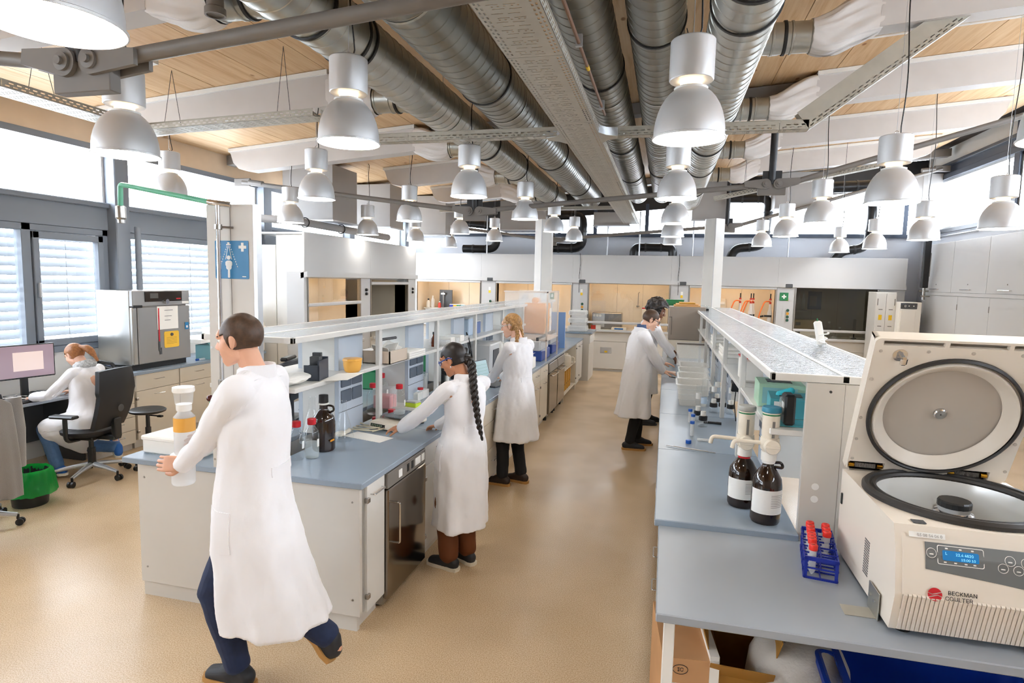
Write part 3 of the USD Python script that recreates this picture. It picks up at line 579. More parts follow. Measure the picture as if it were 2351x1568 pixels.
# ---- service columns
def column(lab, x, y, ztop, z0, flat=False):
    c = thing('service_column', lab, 'column', (x, y, 0))
    if flat:
        obj('casing', bbox(-.16, .16, 0, .035, z0, ztop, .004), 'white_lacquer' if 0 else 'cabinet_grey', c); obj('edge_profile', bbox(.152, .174, -.004, .04, z0, ztop), 'alu', c); obj('joint', bbox(-.001, .001, -.0015, .001, z0, ztop), 'iron_grey', c)
    else:
        m = ext(Polygon([(0, 0), (.165, .14), (.165, .34), (-.165, .34), (-.165, .14)]), ztop-z0); m.apply_translation((0, 0, z0)); obj('casing', m, 'white_lacquer', c, smooth=False)
        obj('corner_strip', bbox(-.006, .006, -.005, .006, z0, ztop), 'alu', c)
    return c
column('tall white service column at the far end of the left bench', -2.41, 11.86, 3.26, 0)
column('tall white service column at the far end of the right bench', .81, 11.4, 3.22, 0)
sc = column('grey service column with the emergency shower at the near end of the left bench', -2.41, 2.985, 2.44, .864, True)
for z in (.95, 1.62): obj('screw', MB().cyl((-.145, -.001, z), (-.145, .004, z), .007, 10), 'steel', sc)
# emergency shower
mat('mint', '#6fc3a3', .35); mat('green_enamel', '#1e8a55', .3)
sh = thing('emergency_shower', 'emergency shower with mint green arm mounted on the near column', 'shower', (-2.445, 2.93, 0))
obj('riser_pipe', MB().cyl((0, 0, 1.0), (0, 0, 2.43), .012, 14), 'chrome', sh)
for z in (1.43, 2.31): obj('pipe_clamp', MB().cyl((0, 0, z-.014), (0, 0, z+.014), .021, 16).cyl((0, 0, z), (.06, .05, z), .006, 8), 'steel', sh)
obj('elbow', MB().tube(fillet([(.06, .03, 2.435), (0, 0, 2.44), (-.06, 0, 2.448)], .03, 6), .016, 12), 'chrome', sh)
obj('arm', MB().tube(fillet([(-.04, 0, 2.445), (-.60, -.02, 2.545), (-.64, -.02, 2.55), (-.645, -.02, 2.42)], .07, 9), .0145, 14), 'mint', sh)
obj('shower_head', MB().lathe([(.016, .07), (.027, .065), (.028, .0), (.02, -.01), (.02, -.03), (.012, -.032)], 24, at=(-.645, -.02, 2.36)), 'steel', sh)
obj('valve', MB().cyl((-.05, -.005, 1.20), (-.02, -.005, 1.20), .018, 16).lathe([(.003, -.022), (.02, -.015), (.022, 0), (.02, .015), (.003, .022)], 20, at=(-.065, -.005, 1.2)), 'green_enamel', sh)
obj('lever', MB().cyl((-.065, -.005, 1.21), (-.065, -.02, 1.32), .0085, 12), 'green_enamel', sh)
obj('knob', MB(trimesh.creation.icosphere(2, .02)).m[0].apply_translation((-.065, -.022, 1.335)), mat('maroon', '#4a1418', .2), sh)
sg_ = thing('shower_sign', 'blue emergency shower sign with a white cross', 'sign', (-2.4025, 2.984, 2.13))
pl = ext(rrect(.222, .215, .006), .002); FR = lambda m, dz=0.: trimesh.Trimesh(np.stack([m.vertices[:, 0], -m.vertices[:, 2]-dz, m.vertices[:, 1]], 1), m.faces, process=False)
obj('plate', FR(pl), mat('sign_blue', '#1b7ab0', .4), sg_)
pic = unary_union([rrect(.05, .017, .001, cx=.072, cy=.072), rrect(.017, .05, .001, cx=.072, cy=.072)]); obj('white_cross', FR(ext(pic, .001), .002), 'label_white', sg_)
man = unary_union([Point(-.02, .012).buffer(.012), rrect(.036, .052, .012, cx=-.02, cy=-.03), rrect(.014, .075, .005, cx=-.02, cy=-.065), rrect(.045, .03, .01, cx=-.02, cy=-.022)]); obj('figure', FR(ext(man, .001), .002), 'label_white', sg_)
obj('shower_symbol', FR(ext(unary_union([rrect(.03, .008, .002, cx=-.02, cy=.085), rrect(.014, .012, .002, cx=-.02, cy=.093)]), .001), .002), 'label_white', sg_)
dots = MB()
for s in (-1, -.33, .33, 1):
    for k in range(9): 
        t = k/8; d = ext(rrect(.004, .008, .001), .001); d.apply_transform(trimesh.transformations.rotation_matrix(-s*-.35, [0, 0, 1])); d.apply_translation((-.02+s*(.012+.045*t), .072-.11*t*(1 if abs(s) == 1 else .6), 0)); dots.add(FR(d, .002))
obj('water_drops', dots, 'label_white', sg_, kind='stuff'); obj('print_mark', FR(ext(rrect(.026, .006, .001, cx=.08, cy=-.094), .001), .002), 'label_white', sg_)
# ---- grey steel-framed table in the foreground
tb = thing('table', 'grey-topped steel table in the foreground carrying the centrifuge', 'table', (1.02, 2.56, 0))
obj('tabletop', bbox(-1.0, 1.6, -.42, .415, .836, .87, .004), 'table_grey', tb)
fr = []
for x in (-.97, 1.5):
    for y in (-.39, .37): obj('leg', bbox(x, x+.04, y, y+.04, 0, .836, .003), 'frame_grey' if 0 else 'alu_white', tb)
obj('frame', MB().box(-.97, 1.54, .37, .395, .79, .836).box(-.965, -.94, -.38, .4, .79, .836), 'alu_white', tb)
# ================================================================ fume hoods, exhaust, cupboards
mat('hood_liner', '#e9dcc8', .5, var=.02); mat('hood_worktop', '#d8d2c6', .3); mat('knob_green', '#25503e', .4); mat('knob_amber', '#d79a2b', .4)
glow('hood_tube', '#ffdcb0', HOODLIGHT)
def fume_hood(lab, loc, rz, W, pl, pr, top=2.665, sash=1.12, lit=True, glass='clear_glass', stickers=True, depth=.86):
    """front at y = 0 looking to -y; the opening runs from x = 0 to W; pl, pr: widths of the pillars beside it"""
    h = thing('fume_hood', lab, 'fume hood', loc, rz)
    z0, z1 = .96, 2.03
    obj('fascia', bbox(-pl, W+pr, -.005, .03, z1+.075, top, .004), 'hood_grey', h)
    lip = ext(Polygon([(0, 0), (.11, -.02), (.11, .06), (0, .085)]), W+pl+pr); v = lip.vertices; lip.vertices = np.stack([-pl+v[:, 2], -.05+v[:, 0], z1-.0+v[:, 1]], 1); lip.fix_normals()
    obj('lower_lip', lip, 'hood_grey', h)
    obj('roof_panel', bbox(-pl, W+pr, .03, depth, top-.03, top), 'hood_grey', h)
    for nm, a, b in (('left', -pl, 0), ('right', W, W+pr)):
        if b-a < .02: continue
        p = obj('pillar', bbox(a, b, 0, .3, 0, z1+.08, .006), 'hood_grey', h)
        if b-a > .2 and nm == 'left':
            for k, z in enumerate((1.33, 1.40, 1.47, 1.54)): obj('valve_knob', MB().lathe([(.026, .02), (.03, .0), (.003, .0)], 20, axis='y', at=(b-.12, -.02, z)), 'knob_amber' if k == 2 else 'knob_green', p)
            obj('display_box', bbox(b-.2, b-.06, -.06, 0, z1-.01, z1+.07, .008), 'dark_grey', p)
            if stickers: obj('sticker', bbox(b-.17, b-.12, -.003, 0, 1.80, 1.88), 'label_white', p); obj('sticker', bbox(b-.17, b-.12, -.003, 0, 1.74, 1.80), 'yellow_label', p)
            obj('socket', bbox(b-.28, b-.05, -.012, 0, .8, .88, .005), 'dark_grey', p)
    ln = MB().box(0, W, depth-.02, depth, z0, z1+.2).box(-.015, .0, .05, depth, z0, z1+.2).box(W, W+.015, .05, depth, z0, z1+.2).box(0, W, .05, depth, z1+.18, z1+.2)
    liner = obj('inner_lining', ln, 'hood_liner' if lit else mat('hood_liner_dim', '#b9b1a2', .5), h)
    for x in (W*.33, W*.66): obj('lining_joint', bbox(x-.002, x+.002, depth-.023, depth-.019, z0, z1+.2), 'iron_grey', liner)
    if lit: obj('light_tube', MB().cyl((.15, .16, z1+.14), (W-.15, .16, z1+.14), .022, 14), 'hood_tube', h)
    obj('worktop', bbox(0, W, -.06, depth, z0-.05, z0, .008), 'hood_worktop', h)
    obj('front_edge_rail', bbox(0, W, -.08, -.05, z0-.045, z0+.012, .01), 'hood_grey', h)
    sh = obj('sash_bar', bbox(.01, W-.01, -.03, .03, sash-.02, sash+.035, .012), 'hood_grey', h)
    obj('sash_glass', bbox(.015, W-.015, -.003, .003, sash+.035, min(z1+.06, sash+.95)), glass, sh)
    for x in (0, W-.03): obj('sash_guide', bbox(x, x+.03, -.01, .05, z0, z1+.05), 'steel', h)
    obj('apron', MB().box(0, W, -.015, .02, .70, .91, .003), 'cabinet_grey', h)
    n = 2; cw = W/n
    obj('cabinet_body', bbox(0, W, .02, .7, .05, .70), 'cabinet_grey', h); obj('plinth', bbox(-.0, W, .04, .7, 0, .05), 'hood_grey', h)
    for k in range(n):
        d = obj('cabinet_door', bbox(k*cw+.004, (k+1)*cw-.004, -.01, .02, .065, .695, .003), 'cabinet_grey', h)
        obj('pull_recess', bbox(k*cw+cw*.36, k*cw+cw*.64, -.013, -.008, .42, .56, .004), 'alu', d); obj('hazard_label', bbox(k*cw+cw*.47, k*cw+cw*.54, -.015, -.012, .44, .48), 'yellow_label', d)
        obj('sticker', bbox(k*cw+.03, k*cw+.07, -.012, -.009, .50, .60), 'yellow_label', d)
    return h
NB = 'back row of fume hoods'
fume_hood('fume hood at the window-side end of the back row with a bottle shelf', (-5.985, 14, 0), 0, 1.685, 0, 0, sash=1.99)
fume_hood('fume hood of the back row behind the left service column, holding lab stands', (-3.94, 14, 0), 0, 1.85, .36, 0, sash=1.99)
fume_hood('fume hood facing the aisle, half-closed sash, steel bath and blue scale inside', (-1.73, 14, 0), 0, 1.84, .36, 0, sash=1.12)
fume_hood('fume hood of the back row behind the right service column, with orange hoses', (.5, 14, 0), 0, 1.82, .39, 0, sash=1.99)
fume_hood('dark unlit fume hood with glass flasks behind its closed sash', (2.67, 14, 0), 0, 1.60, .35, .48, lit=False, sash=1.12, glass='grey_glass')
fume_hood('nearer of the two fume hoods on the window side, sash half raised', (-5.2, 8.07, 0), PI/2, 1.65, .07, .36, top=2.69, sash=1.6)
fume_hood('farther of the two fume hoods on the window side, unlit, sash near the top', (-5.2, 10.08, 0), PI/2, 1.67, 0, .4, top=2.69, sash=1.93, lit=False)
sw = thing('partition_panel', 'tall white partition panels beside the near window-side fume hood', 'panel', (-5.9, 8.03, 0))
for a, b in ((-.7, -.25), (-.24, .2), (.21, .68)): obj('panel', bbox(a, b-.002, 0, .03, 0, 2.5 if a < .2 else 2.69, .002), 'white_lacquer', sw)
for k, y in enumerate((9.9, 11.95)):     # control pillars on the window side
    c = thing('valve_strip', f'{"near" if k == 0 else "far"} strip of gas valves on the window-side hood pillar', 'valve strip', (-5.19, y, 0))
    for z in (1.17, 1.24, 1.33, 1.75, 1.82): obj('valve_knob', MB().lathe([(.003, .03), (.024, .03), (.028, 0)], 16, axis='x', at=(.0, 0, z)), 'black_plastic', c)
# black exhaust pipes above the hoods
mat('black_pipe', '#141518', .28)
def pipe(lab, pts, r=.095, rad=.22, joints=()):
    p = thing('exhaust_pipe', lab, 'pipe', pts[0]); q = fillet(np.array(pts)-np.array(pts[0]), rad, 8); obj('pipe', tubemesh(q, r, 20), 'black_pipe', p)
    q = np.array(pts)-np.array(pts[0])
    for k in range(len(q)-1):
        d = q[k+1]-q[k]; L = np.linalg.norm(d)
        if L > .35: 
            for t in ((.5,) if L < .8 else (.3, .7)): obj('pipe_collar', MB().cyl(q[k]+d*(t-.02/L), q[k]+d*(t+.02/L), r+.008, 20), 'black_steel', p)
pipe('black exhaust pipe elbow over the second hood of the back row', [(-4.9, 14.4, 2.8), (-4.05, 14.4, 2.8), (-4.05, 14.4, 3.35), (-5.0, 14.4, 3.45)])
pipe('black exhaust pipe bent like a hook beside the left service column', [(-2.75, 14.35, 2.66), (-2.75, 14.35, 2.84), (-1.95, 14.35, 2.84), (-1.95, 14.35, 3.6), (-2.8, 14.35, 3.6)], .11)
pipe('short black exhaust pipe elbow in front of the strip window over the aisle', [(-.75, 14.4, 2.60), (-.75, 14.4, 2.87), (.12, 14.4, 2.87), (.12, 14.4, 2.6)])
pipe('black exhaust pipe with an elbow right of the right service column', [(1.35, 14.4, 2.6), (1.45, 14.4, 2.86), (2.05, 14.4, 2.92), (2.12, 14.4, 3.95), (1.3, 14.4, 3.95)])
pipe('black exhaust pipe rising over the dark unlit hood', [(3.45, 14.4, 2.6), (3.6, 14.4, 2.82), (4.1, 14.4, 2.9), (4.15, 14.4, 3.6), (4.15, 14.6, 4.2)])
pipe('horizontal black exhaust pipe under the roof near the cupboards', [(2.95, 14.2, 4.12), (4.1, 14.2, 4.16)], .12)
vp = thing('vertical_pipe', 'thick black vertical pipe beside the wall cupboards', 'pipe', (4.86, 13.4, 0)); obj('pipe', MB().box(-.055, .055, -.05, .05, 2.08, 3.1, .01), 'black_pipe', vp); obj('fittings', MB().cyl((-.08, 0, 2.02), (.08, 0, 2.02), .02).cyl((0, 0, 1.85), (0, 0, 2.08), .03).cyl((-.06, -.02, 1.92), (.1, -.02, 1.92), .014), 'steel', vp); obj('bracket', MB().box(.055, .075, -.02, .02, 2.3, 2.75), 'steel', vp)
# grey sheet-metal boxes hanging over the hoods
mat('box_grey', '#a4a19e', .5, var=.02)
def duct_box(lab, x0, x1, y0, y1, z0, z1):
    b = thing('duct_box', lab, 'duct box', ((x0+x1)/2, y0, z0)); w = (x1-x0)/2
    obj('casing', bbox(-w, w, 0, y1-y0, 0, z1-z0, .004), 'box_grey', b); obj('bottom_flange', bbox(-w-.015, w+.015, -.015, y1-y0+.015, -.012, .012), 'alu', b)
duct_box('large grey duct box over the near window-side hood', -6.2, -5.28, 8.95, 9.75, 2.95, 3.84)
duct_box('grey duct box over the far window-side hood', -6.15, -5.25, 11.0, 11.6, 3.02, 3.85)
duct_box('grey duct box in the corner of the window side and the back row', -5.75, -4.85, 13.0, 13.6, 3.02, 3.9)
duct_box('grey duct box left of the left service column', -3.85, -2.75, 13.95, 14.6, 3.22, 3.9)
duct_box('shallow grey duct box at the end of the broad cable tray', -1.65, -.85, 13.95, 14.7, 3.33, 3.62)
duct_box('grey duct box left of the right truss strut', .48, 1.25, 13.8, 14.6, 3.42, 4.3)
duct_box('grey duct box above the dark unlit hood', 2.13, 3.2, 13.8, 14.6, 3.66, 4.4)
duct_box('pale duct box in the corner by the cupboards', 4.9, 5.25, 14.0, 14.6, 3.2, 4.35)
gp = thing('grey_pipe', 'horizontal grey pipe with black hoops over the window-side hoods', 'pipe', (-5.5, 8.2, 2.83)); obj('pipe', MB().cyl((-.9, 0, .1), (-.1, .15, .06), .06, 18).cyl((-.1, .15, .06), (.3, 2.6, -.02), .06, 18), 'box_grey', gp)
for t in (.1, .45): obj('hoop', MB().tube(arc((-.1+.4*t, .15+2.45*t, .06-.08*t), .075, 0, 2*PI, 20, 'xz')[:-1], .008, 6, True), 'black_plastic', gp)
for k, (x, y) in enumerate([(-4.2, 14.1), (-2.9, 14.3), (-1.35, 14.3), (-.62, 14.2), (.55, 14.3), (2.55, 14.4)]):
    r = thing('hanger_rod', f'thin steel rod above the fume hoods, {["first", "second", "third", "fourth", "fifth", "sixth"][k]} from the window side', 'rod', (x, y, 2.66), group='steel rods above the hoods'); obj('rod', MB().cyl((0, 0, 0), (0, 0, 1.0), .016, 8), 'alu', r); obj('foot_plate', bbox(-.05, .05, -.05, .05, 0, .008), 'alu', r)
for k, x in enumerate((-1.93, .27)):
    c = thing('cable', f'black cable hanging down the hood pillar {"beside the aisle hood" if k == 0 else "near the right service column"}', 'cable', (x, 13.985, 2.7)); obj('cord', tubemesh([(0, 0, 0), (.01, 0, -.25), (-.01, 0, -.5), (0, -.04, -.66), (.0, -.01, -.9)], .006, 6), 'black_plastic', c)
# ---- right: tall cupboards along the wall, narrow locker, white unit
cb = thing('wall_cupboard', 'tall pale cupboards along the right wall', 'cupboard', (5.0, 10.1, 0))
obj('carcass', bbox(.02, .29, 0, 3.75, 0, 2.93), 'hood_grey', cb); obj('divider_rail', bbox(-.012, .03, 0, 3.75, 1.945, 2.0), 'hood_grey', cb)
for z0, z1, ys, hz in ((0.06, 1.94, (0, 1.1, 2.2, 3.75), None), (2.005, 2.92, (0, 1.25, 2.5, 3.75), 2.06)):
    for a, b in zip(ys, ys[1:]):
        d = obj('door', bbox(0, .02, a+.004, b-.004, z0, z1, .002), 'hood_grey', cb)
        if hz: obj('handle', handle(b-.75, b-.4, 0, hz, -1, .007), 'chrome', d); obj('lock', MB().cyl((-.004, b-.62, hz+.09), (.001, b-.62, hz+.09), .012, 12), 'steel', d)
        else: obj('hinge', bbox(-.006, 0, b-.01, b+.01, 1.7, 1.8), 'steel', d)
ls = thing('partition_panel', 'bluish white tall panel nearer than the wall cupboards', 'panel', (5.02, 8.4, 0)); obj('panel', bbox(0, .26, 0, 1.66, 0, 2.95, .003), 'panel_bluish', ls); obj('edge_profile', MB().box(-.01, .01, 1.64, 1.67, 0, 2.95), 'alu', ls)
lk = thing('locker', 'narrow two-door white locker with yellow stickers right of the dark hood', 'locker', (4.23, 13.4, 0))
obj('body', bbox(-.18, .18, .02, .5, 0, 1.98, .004), 'white_lacquer', lk)
for s in (-1, 1):
    d = obj('door', bbox(*sorted((s*.002, s*.178)), 0, .02, .05, 1.95, .003), 'white_lacquer', lk)
    obj('yellow_sticker', bbox(s*.09-.03, s*.09+.03, -.003, 0, 1.43, 1.53), 'yellow_label', d); obj('slot', bbox(s*.09-.035, s*.09+.035, -.003, 0, 1.30, 1.315), 'iron_grey', d); obj('slot', bbox(s*.09-.035, s*.09+.035, -.003, 0, 1.63, 1.645), 'iron_grey', d); obj('door_pull', bbox(s*.15-.005, s*.15+.005, -.012, 0, 1.72, 1.85), 'iron_grey', d)
wu = thing('water_unit', 'white appliance with a dark control strip beside the locker', 'appliance', (4.58, 13.2, 0))
obj('body', bbox(-.17, .2, .0, .4, 0, 1.80, .01), 'white_plastic', wu); obj('front_panel', bbox(-.15, .1, -.012, 0, .2, 1.66, .004), 'paper', wu); st = obj('control_strip', bbox(-.16, .12, -.016, 0, 1.67, 1.78, .004), 'dark_grey', wu); obj('dial', MB().lathe([(.003, -.02), (.025, -.02), (.028, 0)], 16, axis='y', at=(-.09, -.016, 1.725)), 'steel', st); st.GetPrim() if 0 else None
for x in (-.02, .06): obj('button', bbox(x-.01, x+.01, -.021, -.014, 1.715, 1.735), 'label_white', st)
# ---- things standing in the hoods
def bottle_simple(lab, loc, r, h, m, cap, group=None, capr=.4):
    b = thing('bottle', lab, 'bottle', loc, group=group); obj('body', lathe([(.003, 0), (r*.9, 0), (r, .1*r), (r, h*.6), (r*.8, h*.72), (r*capr, h*.8), (r*capr, h*.88)], 20), m, b, smooth=50); obj('cap', lathe([(.003, h*.86), (r*capr*1.15, h*.86), (r*capr*1.15, h), (.003, h)], 18), cap, b); return b
hs = thing('hood_shelf', 'white shelf with bottles in the window-side end hood of the back row', 'shelf', (-5.6, 14.55, .96)); obj('board', bbox(-.32, .75, -.2, .28, .33, .355), 'white_lacquer', hs); 
for x in (-.3, .7): obj('leg', MB().box(x, x+.03, -.15, .25, 0, .33), 'white_lacquer', hs)
db = thing('dark_board', 'dark square board standing on the hood shelf', 'board', (-5.42, 14.6, 1.318)); obj('board', bbox(-.17, .17, 0, .03, 0, .45, .004), 'dark_grey', db); obj('clamp_rod', MB().cyl((-.05, -.05, .0), (-.05, -.05, .4), .012).box(-.11, .0, -.06, -.02, .33, .37), 'steel', db)
for k, (x, r, h, m, cp) in enumerate([(-5.82, .05, .22, 'white_plastic', 'black_plastic'), (-5.70, .045, .3, 'milk_plastic', 'white_plastic'), (-5.52, .04, .16, mat('red_plastic', '#c83a2a', .4), 'white_plastic')]): bottle_simple(['white bottle at the left end of the hood shelf', 'pale tall bottle before the dark board', 'small red bottle below the clamp on the hood shelf'][k], (x, 14.42, 1.318), r, h, m, cp)
for k, (x, c, nme) in enumerate([(-5.2, 'blue_plastic', 'blue'), (-5.02, 'green_plastic', 'green'), (-4.9, 'teal_box', 'teal'), (-5.11, 'orange_plastic', 'orange')]):
    b = thing('small_box', f'small {nme} box on the shelf of the end hood', 'box', (x, 14.45, 1.318)); obj('box', bbox(-.05, .05, -.04, .04, 0, .09, .004), c, b); obj('lid', bbox(-.052, .052, -.042, .042, .085, .1, .003), 'label_white', b)
sb = thing('steel_bath', 'grey steel water bath with dials in the aisle hood', 'water bath', (-1.3, 14.35, .96)); obj('body', bbox(-.34, .34, -.1, .3, 0, .38, .01), 'steel', sb); obj('front_panel', bbox(-.33, -.05, -.11, -.1, .05, .36), 'hood_grey', sb)
for x in (-.29, -.22, -.15): obj('dial', MB().lathe([(.003, -.015), (.025, -.015), (.027, 0)], 14, axis='y', at=(x, -.11, .31)), 'white_plastic', sb)
bs = thing('blue_scale', 'small scale with a blue display in the aisle hood', 'scale', (-1.0, 14.05, .96)); obj('body', bbox(-.17, .17, 0, .18, 0, .06, .01), 'cream_plastic', bs); obj('display', bbox(-.1, .1, -.006, 0, .015, .05), mat('screen_blue', '#3c6ea8', .3), bs)
rbx = thing('red_box', 'small red and white box by the pillar in the aisle hood', 'box', (-1.55, 14.08, .96)); obj('box', bbox(-.09, .02, 0, .1, 0, .09), 'red_plastic', rbx); obj('white_part', bbox(.02, .13, 0, .1, 0, .1), 'white_plastic', rbx)
ldl = thing('ladle', 'steel ladle hanging on the rear lining of the aisle hood', 'ladle', (-.62, 14.81, 1.5)); obj('handle', MB().tube([(0, 0, .3), (0, 0, 0)], .008).tube(arc((.03, 0, .3), .03, PI/2, PI, 6), .008), 'steel', ldl); obj('bowl', MB().lathe([(.003, -.03), (.03, -.02), (.04, .01), (.038, .012)], 18, at=(0, -.02, 0)), 'steel', ldl)
pb = thing('paper_notice', 'white notice with a red header in the aisle hood', 'notice', (-.3, 14.78, 1.2)); obj('sheet', bbox(-.22, .22, 0, .004, -.02, .28), 'paper', pb); obj('header', bbox(-.22, .22, -.002, 0, .24, .27), 'red_cap', pb)
def round_flask(lab, loc, r, m='clear_glass'):
    f = thing('flask', lab, 'flask', loc); pts = [(.003, 0)]+[(r*math.cos(a), r+r*math.sin(a)) for a in np.linspace(-PI/2+.3, PI/2-.35, 12)]+[(.022, 2*r+.1), (.026, 2*r+.105)]
    obj('glass', lathe(pts, 24, cap=False), m, f, smooth=60); obj('stopper', lathe([(.003, 2*r+.09), (.02, 2*r+.09), (.026, 2*r+.13), (.003, 2*r+.135)], 16), 'milk_plastic', f)
round_flask('big round glass flask in the dark hood', (3.45, 14.3, .965), .11); round_flask('slim glass vessel left of the big flask in the dark hood', (3.2, 14.35, .965), .05); round_flask('amber tinted small flask in the dark hood', (3.67, 14.32, .965), .055)
ft = thing('funnel_stand', 'dark footed glass funnel in the dark hood', 'funnel', (3.95, 14.32, .965)); obj('foot', lathe([(.003, 0), (.05, 0), (.05, .015), (.012, .03), (.012, .1)], 18), 'black_plastic', ft); obj('glass', lathe([(.012, .1), (.03, .14), (.03, .42), (.026, .42)], 18, cap=False), 'clear_glass', ft)
for k, (z, h) in enumerate(((.96, .17), (1.135, .2))): b = thing('crate_box', f'beige instrument box in the dark hood, {"lower" if k == 0 else "upper"} of two', 'box', (2.97, 14.4, z)); obj('body', bbox(-.27, .27, -.16, .2, 0, h, .01), 'cream_plastic' if k == 0 else mat('tan_box', '#c9b28e', .5), b); obj('badge', bbox(-.2, -.1, -.165, -.16, h*.4, h*.75), 'iron_grey', b)
for k in range(3): bottle_simple(f'clear bottle on the wire rack in the dark hood, {["first", "second", "third", "fourth", "fifth", "sixth"][k]} from left', (2.76+.09*k, 14.45, 1.55), .035, .35, 'clear_plastic', 'clear_plastic', 'washing bottles in the dark hood')
hb = thing('bottle_rack', 'wire rack holding the clear bottles in the dark hood', 'rack', (2.85, 14.45, 1.53)); obj('shelf', bbox(-.16, .16, -.06, .06, 0, .012), 'steel', hb); obj('bracket', MB().box(-.16, -.14, .06, .4, 0, .012).box(.14, .16, .06, .4, 0, .012), 'steel', hb)
pk = thing('window_plate', 'dark blue plate behind the glass of the dark hood', 'plate', (3.25, 14.83, 1.75)); obj('plate', bbox(-.14, .14, 0, .005, -.2, .2), mat('plate_blue', '#3d4f5e', .3), pk); obj('light_patch', bbox(-.1, .04, -.003, 0, -.12, .1), 'iron_grey', pk)
for k, x in enumerate((2.75, 3.1, 3.5, 3.85, 4.1)): b = thing('glass_dish', f'low glass dish in the dark hood, {["first", "second", "third", "fourth", "fifth", "sixth"][k]} from its left', 'dish', (x, 14.08, .965), group='dishes in the dark hood'); obj('dish', lathe([(.003, 0), (.06, 0), (.07, .06), (.066, .06), (.056, .005), (.003, .005)], 20, cap=False), 'clear_glass', b)
# glassware and orange hoses in the hood behind the right service column
for k, (x, y) in enumerate([(1.62, 14.3), (1.83, 14.2), (1.9, 14.35), (2.22, 14.15)]):
    b = thing('gas_washing_tower', ['glass tower with red bands and an orange hose, leftmost of four', 'glass tower with an orange hose, second from left', 'glass tower with an orange hose, third from left', 'glass tower with an orange hose nearest the green sign'][k], 'glassware', (x, y, .96))
    obj('glass_tube', lathe([(.003, 0), (.045, 0), (.05, .02), (.05, .5), (.03, .58), (.02, .72), (.02, .8)], 20), 'milk_plastic', b, smooth=50); obj('red_band', lathe([(.022, .70), (.024, .71), (.024, .735), (.022, .74)], 16), 'red_plastic', b); obj('red_band', lathe([(.022, .78), (.024, .785), (.024, .81), (.022, .815)], 16), 'red_plastic', b); obj('tip', lathe([(.012, .815), (.012, .92), (.003, .92)], 12), 'black_plastic', b)
    obj('orange_hose', tubemesh(fillet([(0, -.02, .75), (-.12, -.05, .76), (-.22, -.1, .5), (-.26, -.12, .2)], .12, 8), .014, 10), mat('hose_orange', '#ea7228', .4), b); obj('clamp', MB().box(-.12, .03, -.07, -.05, .42, .46).cyl((-.13, -.06, .44), (-.2, -.06, .42), .02), 'black_plastic', b)
gs = thing('exit_sign', 'small green first-aid sign on the hood pillar', 'sign', (2.46, 13.99, 1.83)); obj('plate', bbox(-.085, .085, -.004, 0, -.085, .085), 'green_plastic', gs); obj('pictogram', FR(ext(unary_union([rrect(.03, .09, .004), rrect(.09, .03, .004)]), .001), .004), 'label_white', gs)
tl = thing('wall_telephone', 'cream wall device beside the right service column', 'telephone', (1.28, 14.79, 1.62)); obj('body', bbox(-.09, .09, -.05, .03, -.15, .12, .02), 'cream_plastic', tl); obj('handset', bbox(-.06, .06, -.08, -.05, -.02, .05, .012), 'white_plastic', tl)
# ================================================================ window side: counter, oven, desk, chairs, bin
slabs('long blue-grey worktop along the windows carrying the steel oven', -6.58, -5.83, [5.5, 6.27, 6.92, 7.95])
cab_unit('base_cabinet', 'cream base unit with drawer and door below the steel oven', 'cabinet', -5.86, 1, 5.63, 6.27, [('d', .19), ('D', .57)], m='cabinet_beige')
cab_unit('base_cabinet', 'cream base unit with drawer and door beside the shower column', 'cabinet', -5.86, 1, 6.28, 6.92, [('d', .19), ('D', .57)], m='cabinet_beige')
cab_unit('base_cabinet', 'cream base unit behind the shower column', 'cabinet', -5.86, 1, 6.93, 7.93, [('d', .19), ('D', .57)], m='cabinet_beige')
cab_unit('drawer_pedestal', 'low cream pedestal with four drawers behind the desk chair', 'drawer pedestal', -5.86, 1, 5.13, 5.6, [('d', .155), ('d', .155), ('d', .155), ('d', .155)], z1=.70, m='cabinet_beige')
# oven
ov = thing('oven', 'stainless laboratory oven with a dark display and notes on its door', 'oven', (-5.93, 6.10, .9))
obj('body', bbox(-.50, -.03, -.43, .43, .06, .93, .006), mat('brushed_steel', '#c6c4c0', .27, 1., var=.05, vscale=2.), ov)
obj('base', bbox(-.47, -.04, -.41, .41, .0, .06), 'black_plastic', ov)
d = obj('door', bbox(-.03, .02, -.36, .43, .07, .74, .008), mat('oven_door', '#aaa9a7', .34, .8), ov)
obj('door_grip', bbox(-.03, .012, -.43, -.365, .07, .74, .008), 'brushed_steel', d)
hp = obj('head_panel', bbox(-.03, .02, -.43, .43, .75, .93, .006), 'oven_door', ov)
cd = obj('display', bbox(.02, .028, -.26, .30, .80, .92, .003), mat('display_dark', '#2a2624', .12), hp)
obj('turn_knob', MB().lathe([(.003, .03), (.028, .03), (.032, 0)], 24, axis='x', at=(.028, .04, .80)), 'chrome', hp)
obj('screen', bbox(.028, .030, -.19, -.07, .84, .90), mat('screen_grey', '#5b5a58', .2), hp)
def SIDE(m, x, y, z, flip=1):
    """flat shape (xy) laid on a face looking to +x, reading along +y"""
    return trimesh.Trimesh(np.stack([m.vertices[:, 2]+x, m.vertices[:, 0]*flip+y, m.vertices[:, 1]+z], 1), m.faces, process=False)
obj('maker_mark', SIDE(ext(rrect(.07, .014, .003), .001), .029, .24, .83), 'red_cap', hp)
obj('plate', SIDE(ext(rrect(.11, .03, .004), .002), .021, .36, .78), 'label_white', hp); obj('latch', bbox(.0, .03, -.42, -.30, .735, .765, .005), 'black_plastic', ov)
nt = thing('note', 'white sheet taped to the oven door', 'note', (-5.908, 6.17, 1.50)); obj('sheet', bbox(0, .002, -.16, .16, -.14, .14), 'paper', nt)
